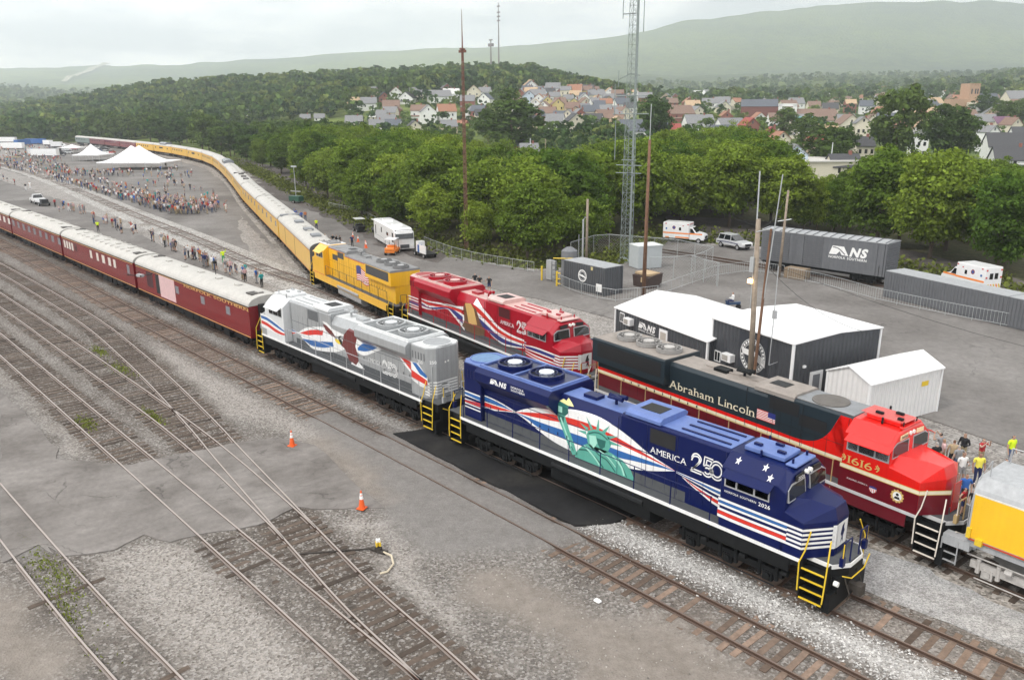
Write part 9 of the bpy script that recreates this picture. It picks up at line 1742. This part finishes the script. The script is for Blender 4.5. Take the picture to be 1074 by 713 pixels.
def ambulance(label, X, Y, ang, side):
    r = empty('ambulance', (X, Y, -.2), ang, label, 'ambulance', 'ambulances parked by the trees'); M_ = MB(); M_.box(-3.3, .85, -1.2, 1.2, .62, 3.0); bev(M_.build('patient_box', WPAINT, r), .06, 2)
    M_ = MB(); shell(M_, [(.85,.5),(.85,2.35),(1.25,2.4),(1.95,1.62),(3.1,1.35),(3.25,1.1),(3.25,.5)], 1.0); bev(fix(M_.build('cab', WPAINT, r)), .08, 2)
    M_ = MB(); M_.loft([[(1.32,-.85,2.3),(1.32,.85,2.3),(1.93,.92,1.68),(1.93,-.92,1.68)], [(1.38,-.85,2.36),(1.38,.85,2.36),(2.0,.92,1.73),(2.0,-.92,1.73)]]); fix(M_.build('windshield', GLASS, r)); M_ = MB()
    for s in (-1, 1): M_.loft([[(.98, s*1.0, 1.55), (1.75, s*1.0, 1.55), (1.3, s*1.0, 2.2), (.98, s*1.0, 2.2)], [(.98, s*1.015, 1.55), (1.75, s*1.015, 1.55), (1.3, s*1.015, 2.2), (.98, s*1.015, 2.2)]])
    fix(M_.build('side_window', GLASS, r)); k = Mark(lambda x, z: ((x, side*(1.2 if x < .85 else 1.0), z), (0, side, 0)), (.85,)); d = 1 if side < 0 else -1
    k.rect(-3.25, 2.9, 1.32, 1.52); k.rect(-2.9, -2.3, .7, .85); k.rect(-1.3, .9, .72, .9); k.mi = 1; k.disc(-1.55, 2.25, .27); k.rect(-2.2, -1.2, 1.36, 1.46) if False else None; k.mi = 2; k.disc(-2.75, 2.05, .14); k.disc(-1.55, 2.25, .15)
    k.mi = 3; k.rect(-.75, -.4, 1.85, 2.3); k.mi = 4
    for x in (.55, -2.95): k.rect(x, x+.22, 2.72, 2.86)
    k.rect(-.2, .0, 2.5, 2.62); k.build('side_markings', [ORS, mat('maltese emblem', (.25,.04,.06), rough=.5), LBLUE, GLASS, TAIL], r, eps=.008)
    for s in (-1, 1): MB().box(-3.34, -3.3, s*.35-.22, s*.35+.22, 1.7, 2.35).build('rear_window', GLASS, r)
    M_ = MB()
    for y in (-1.0, 1.0):
        for z in (2.6, 1.8): M_.box(-3.34, -3.3, y-.1, y+.1, z, z+.16)
    M_.build('tail_light', TAIL, r); k = Mark(lambda y, z: ((-3.31, y, z), (-1, 0, 0)))
    for i in range(6): k.mi = i % 2; k.poly([(-1.1+i*.37,.75),(-.9+i*.37,.75),(-.72+i*.37,1.15),(-.92+i*.37,1.15)])
    k.build('rear_chevrons', [YEL, ORS], r, eps=.008); M_ = MB()
    for i in range(4): M_.box(.82, .88, -.9+i*.5, -.65+i*.5, 2.72, 2.86)
    M_.build('warning_light', TAIL, r); M_ = MB(); M_.box(-3.6, -3.3, -1.0, 1.0, .5, .6); M_.box(3.2, 3.32, -.95, .95, .5, .72); M_.box(3.2,3.28,-.6,.6,.8,1.1); M_.build('bumper', BLK, r); wheels(r, (-2.0, 2.35), .95, .4); return r
ambulance('white ambulance with orange stripe facing right beside the patrol car', -31.05, 65.6, math.radians(18), -1).scale = (.88, .9, .9)
ambulance('white ambulance with orange stripe and chevron rear facing left beyond the long container', 6.2, 61.5, math.radians(153), 1).scale = (.86, .88, .9)
# motorcoach
bh = math.atan2(-4.1, 11.0); br = empty('motorcoach', (-57.3, 35.4, -.2), bh, 'white motorcoach with black windshield parked beyond the yellow engine', 'bus'); br.scale = (.98, 1, .88)
M_ = MB(); rings = []
for x, t, b_ in ((-5.9, 3.25, .5), (-5.75, 3.45, .38), (5.3, 3.45, .38), (5.8, 3.1, .42), (5.95, 2.0, .45), (5.95, .9, .45)):
    rings.append([(x,-1.27,b_),(x,1.27,b_),(x,1.27,t-.25),(x,1.05,t),(x,-1.05,t),(x,-1.27,t-.25)])
M_.loft(rings); bev(fix(M_.build('body', WPAINT, br)), .05, 2)
M_ = MB(); M_.loft([[(5.55,-1.18,3.2),(5.55,1.18,3.2),(5.98,1.2,1.95),(5.98,-1.2,1.95)], [(5.7,-1.18,3.24),(5.7,1.18,3.24),(6.06,1.2,1.95),(6.06,-1.2,1.95)]]); fix(M_.build('windshield', GLASS, br))
for x0, x1, z0, z1 in ((4.4,5.2,1.3,2.7),(-5.0,-4.6,1.2,2.6),(-1.6,-1.1,1.9,2.7),(1.4,2.4,1.9,2.4)): MB().box(x0, x1, -1.29, -1.26, z0, z1).build('side_window', GLASS, br)
k = Mark(lambda x, z: ((x, -1.27, z), (0, -1, 0))); k.line([(-5.5,1.0),(-2,1.15),(2,.9),(5,1.05)], .08); k.build('side_stripe', mat('bus grey line', (.4,.42,.45), rough=.5), br, eps=.01)
M_ = MB(); M_.box(-3.5,-2.2,-.6,.6,3.45,3.65); M_.box(1.5,2.8,-.6,.6,3.45,3.65); M_.build('roof_unit', WPAINT, br); M_ = MB()
for y in (-.95, .95): M_.box(5.94, 6.0, y-.15, y+.15, .75, 1.0)
M_.build('headlight', LAMP, br); MB().box(5.94, 5.99, -.6, .6, .55, 1.1).build('grille', GREYW, br); wheels(br, (-3.9, -2.7, 4.2), 1.1, .5)
# utility carts and a flatbed in front of the coach
def cart(label, X, Y, ang, m_):
    r = empty('utility_cart', (X, Y, -.2), ang, label, 'cart'); M_ = MB(); M_.box(-1.4,1.2,-.65,.65,.35,.75); M_.box(.8,1.3,-.6,.6,.7,1.0); M_.box(-.3,.3,-.55,.55,.75,1.2); bev(M_.build('body', m_, r), .05, 1); MB().box(-.9,.9,-.7,.7,1.95,2.03).build('canopy', WPAINT, r); M_ = MB()
    for x in (-.85,.85):
        for y in (-.6,.6): M_.tube([(x,y,.7),(x,y,1.96)], .03)
    M_.build('canopy_post', BLK, r); wheels(r, (-.95, .9), .58, .27); return r
cart('dark utility cart with canopy parked left of the motorcoach', -71.2, 38.9, -.3, BLK); cart('second dark utility cart with canopy behind the motorcoach tail', -68.2, 40.2, -.3, GREYW)
cart('orange loaded cart in front of the motorcoach', -51.6, 31.2, -.9, ORS)
fb_ = empty('flatbed_cart', (-47.4, 33.2, -.2), -.2, 'flatbed cart with white box panel in front of the motorcoach', 'cart'); MB().box(-1.9,1.9,-.8,.8,.45,.6).build('deck', BLK, fb_); M_ = MB(); M_.box(.2,1.9,-.82,-.7,.6,1.6); M_.box(-1.0,-.3,-.7,.2,.6,1.9); M_.build('white_panel', WPAINT, fb_); MB().box(-.5,-.05,-.75,-.3,.6,1.5).build('blue_bin', LBLUE, fb_); wheels(fb_, (-1.3,1.3), .7, .3)
lt = empty('light_tower', (-112.3, 50.8, -.2), .3, 'green trailer light tower with tall thin mast by the dark cinder ground', 'light tower'); MB().box(-1.3,1.3,-.7,.7,.4,1.4).build('trailer_body', mat('dark green trailer', (.03,.10,.07), rough=.5), lt); M_ = MB(); M_.tube([(0,0,1.4),(0,0,7.2)], [.09,.05]); M_.box(-.7,.7,-.1,.1,6.9,7.2); M_.box(-1.3,1.3,-.05,.05,2.2,2.4); M_.build('mast', GALV, lt); wheels(lt, (0,), .8, .32)
car('white pickup truck between the spectators and the maroon coaches', -149.6, 14.2, math.radians(178), 'pickup', WPAINT)
tl = empty('utility_trailer', (-144.6, 13.9, -.2), math.radians(178), 'small flat trailer behind the white pickup truck', 'trailer'); MB().box(-2.2,1.6,-.9,.9,.5,.62).build('deck', GREYW, tl); MB().box(-2.0,-.4,-.6,.6,.62,1.3).build('engine_box', BLK, tl); MB().box(.2,1.4,-.8,.8,.62,.8).build('load_board', WPAINT, tl); wheels(tl, (-.9,), .85, .32)
fv = [(-402.46, 64.33, 'trailer', 'white', 'white semi trailer at the far left of the crowd'), (-444.62, 77.69, 'trailer', 'blue', 'blue semi trailer far behind the low canopy'), (-451.78, 85.48, 'trailer', 'blue', 'second blue semi trailer beyond the crowd'), (-433.34, 87.17, 'box', 'white', 'white box truck left of the grey green coach'), (-406.19, 84.54, 'box', 'white', 'white box truck in front of the maroon coaches'), (-334.01, 55.89, 'box', 'white', 'white box truck with dark side behind the canopy'), (-322.22, 58.07, 'trailer', 'white', 'white semi trailer among the crowd'), (-333.43, 64.98, 'box', 'black', 'black box truck with red panel in the crowd'), (-372.72, 78.97, 'suv', 'white', 'white car near the grey green coach'), (-379.55, 83.99, 'suv', 'red', 'red car left of the row of parked cars'), (-345.49, 82.13, 'suv', 'red', 'red car parked behind the small tent'), (-342.89, 84.4, 'suv', 'blue', 'blue car parked behind the small tent'), (-332.83, 83.6, 'suv', 'white', 'white car parked behind the marquee'), (-330.93, 85.26, 'suv', 'red', 'second red car behind the marquee'), (-492.97, 81.04, 'trailer', 'white', 'white trailer at the far left edge'), (-345.57, 72.46, 'suv', 'silver', 'silver car left of the small tent'), (-323.25, 49.18, 'pickup', 'tan', 'tan pickup truck beside the low canopy'), (-419.76, 98.58, 'suv', 'black', 'black car below the grey green coach'), (-380.89, 94.21, 'suv', 'silver', 'silver car behind the small tent'), (-368.25, 93.69, 'suv', 'black', 'black car behind the small tent')]
fc = {'white': WPAINT, 'blue': paint('blue truck paint', (.03,.12,.35)), 'black': paint('black truck paint', (.02,.02,.025)), 'red': paint('red car paint', (.45,.02,.02)), 'silver': SILC, 'tan': paint('tan car paint', (.4,.33,.2))}
for i, (X, Y, k_, c_, l_) in enumerate(fv): car(l_, X, Y, (.75 if k_ == 'trailer' else .4+.5*(i % 3))+(1.6 if i % 4 == 1 else 0), k_, fc[c_]).scale = (.8, .85, .85)
# ------------------------------------------------------------------ small things in the foreground
CON = mat('cone orange', (.80,.12,.02), rough=.5, var=.05)
def cone(X, Y, lab, lean=0., z=-.04, h=.9):
    r = empty('traffic_cone', (X, Y, z), .4, lab, 'cone'); r.rotation_euler = (lean, 0, .4); M_ = MB(); M_.box(-.19,.19,-.19,.19,0,.04); M_.cyl((0,0,.04), .15, h-.04, 16, r2=.03); M_.build('body', CON, r); MB().cyl((0,0,.04+.52*(h-.04)), .097, .17, 16, r2=.072).build('white_band', WHITE, r); MB().cyl((0,0,.04+.76*(h-.04)), .067, .09, 16, r2=.054).build('upper_band', WHITE, r)
cone(-5.35, -7.74, 'orange cone standing farther up the gravel near the crossing'); cone(3.41, -8.91, 'orange cone standing at the edge of the asphalt crossing')
for i, (x, y) in enumerate(((-63.0,33.4),(-58.8,31.9),(-57.9,31.4),(-53.4,31.6),(-66.2,34.6))): cone(x, y, ('orange cone farthest left beside the motorcoach', 'orange cone beside the motorcoach door', 'orange cone below the motorcoach front wheel', 'orange cone in front of the loaded cart', 'orange cone by the parked utility carts')[i], z=-.18)
sw = empty('switch_stand', (6.9, -10.35, -.16), .3, 'small switch stand with yellow and white targets beside the rails', 'switch stand'); sw.scale = (.8,.8,.62); M_ = MB(); M_.box(-.5,.5,-.15,.15,0,.12); M_.cyl((0,0,.1), .06, .5, 8); M_.box(-.16,.16,-.12,.12,.12,.32); M_.build('stand_base', GREASE, sw); M_ = MB(); M_.box(-.17,.17,-.03,.03,.42,.72); M_.box(-.03,.03,-.17,.17,.42,.72); M_.build('yellow_target', YEL, sw); M_ = MB(); M_.box(-.13,.13,-.035,.035,.72,.92); M_.box(-.035,.035,-.13,.13,.72,.9); M_.build('white_target', WHITE, sw)
M_ = MB(); M_.tube([(7.2,-10.3,-.1),(7.7,-10.25,-.06),(8.2,-10.5,-.12),(8.5,-11.0,-.12),(8.4,-11.3,-.13)], .045, 6); tag(M_.build('hose', mat('pale hose', (.55,.48,.36), rough=.8)), 'pale hose curling away from the switch stand', 'hose')
M_ = MB(); M_.tube([(6.6,-10.5,-.1),(4.9,-12.9,-.1)], .035, 6); M_.box(4.7,6.9,-12.2,-12.0,-.14,-.08) if False else None; tag(M_.build('switch_rod', GREASE), 'dark rod running from the switch stand under the rails', 'rod')
o = MB().box(-.16,.14,-.1,.11,0,.1).build('paper_scrap', WHITE); bev(o, .04, 1); o.location = (15.6, -6.35, -.2); tag(o, 'crumpled white scrap lying on the dirt beside the near track', 'litter')
# overhead drone hovering over the maroon cars
dr_ = empty('hovering_drone', (-10.26, -12.89, 9.50), .4, 'small grey drone hovering before the maroon cars', 'drone')
M_ = MB(); M_.box(-.22,.22,-.12,.12,-.06,.08); bev(M_.build('body', mat('drone grey', (.4,.4,.41), rough=.5), dr_), .04, 2); M_ = MB()
for x, y in ((.45,.35),(.45,-.35),(-.45,.35),(-.45,-.35)): M_.tube([(0,0,0),(x,y,.06)], .025); M_.cyl((x,y,.04), .035, .07, 8)
M_.build('arm', BLK, dr_)
for x, y in ((.45,.35),(.45,-.35),(-.45,.35),(-.45,-.35)): MB().box(x-.26,x+.26,y-.022,y+.022,.11,.118).build('rotor_blade', BLK, dr_)
# wires
def wire(a, b, lb, sag=.8):
    M_ = MB(); M_.tube([tuple(Vector(a).lerp(Vector(b), t)-Vector((0, 0, sag*4*t*(1-t)))) for t in [i/8 for i in range(9)]], .014, 3); tag(M_.build('overhead_wire', BLK), 'thin black wire from '+lb, 'wire')
for a, b, lb in (((7.65,16.99,10.6),(-9.9,53.1,9.0),'the lamp pole to the pole before the boxcar'), ((7.6,17.0,9.2),(12.6,22.5,4.1),'the lamp pole to the tall shed roof'), ((7.6,17.0,10.8),(-14.8,35.4,13.2),'the lamp pole to the tall brown pole'), ((-14.8,35.4,13.0),(-30.3,44.4,7.2),'the tall brown pole to the pole by the storage tank'), ((8.0,17.0,8.8),(26,41,.0),'the lamp pole slanting down to the asphalt')): wire(a, b, lb)
# brush and weeds under the edge of the trees
UND = leafmat('undergrowth leaves', (.06,.085,.02), (.15,.17,.04), .5)
C_, N__, S_ = [], [], []; rr = np.random.RandomState(9)
fr = [w2c(*p) for p in YARDEDGE]
ed = resample([tuple(p) for p in YARDEDGE], 1.0)
for p in ed:
    x, y = w2c(*p)
    if y > 260: nn = 10
    else: nn = 60
    gx, gy = _G_.x, _G_.y
    for _ in range(nn):
        t = rr.uniform(-.6, 9); h = rr.uniform(0, .7+.12*t)*rr.uniform(.3, 1); C_.append((p[0]+gx*t+rr.normal()*.7, p[1]+gy*t+rr.normal()*.7, -.35+h)); q = rr.normal(size=3); q[2] = abs(q[2])+.3; N__.append(q/np.linalg.norm(q)); S_.append(rr.uniform(.14, .36))
me = leaves('undergrowth', np.array(C_), np.array(N__), np.array(S_), mats=[UND]); o = bpy.data.objects.new('undergrowth', me); COL.objects.link(o); tag(o, 'brush and weeds along the foot of the trees', kind='stuff')

# names of their own for things that would otherwise share one
def last_names():
    bl_ = {}
    for o in bpy.data.objects:
        if o.parent is None and o.get('label') and o.get('category') in ('tree', 'house', 'person'): bl_.setdefault(o['label'], []).append(o)
    NUM = 'first second third fourth fifth sixth seventh eighth ninth tenth eleventh twelfth thirteenth fourteenth fifteenth sixteenth seventeenth eighteenth nineteenth twentieth'.split(); NUM += [t+'-'+n for t in ('twenty', 'thirty', 'forty') for n in NUM[:9]]
    def uu(o):
        x, y = w2c(o.location.x, o.location.y); return x/max(y, 1)
    for lb, os_ in bl_.items():
        if len(os_) > 1:
            for i, o in enumerate(sorted(os_, key=uu)):
                if i < 47: o['label'] = '%s, %s from left' % (lb, NUM[i])
last_names()
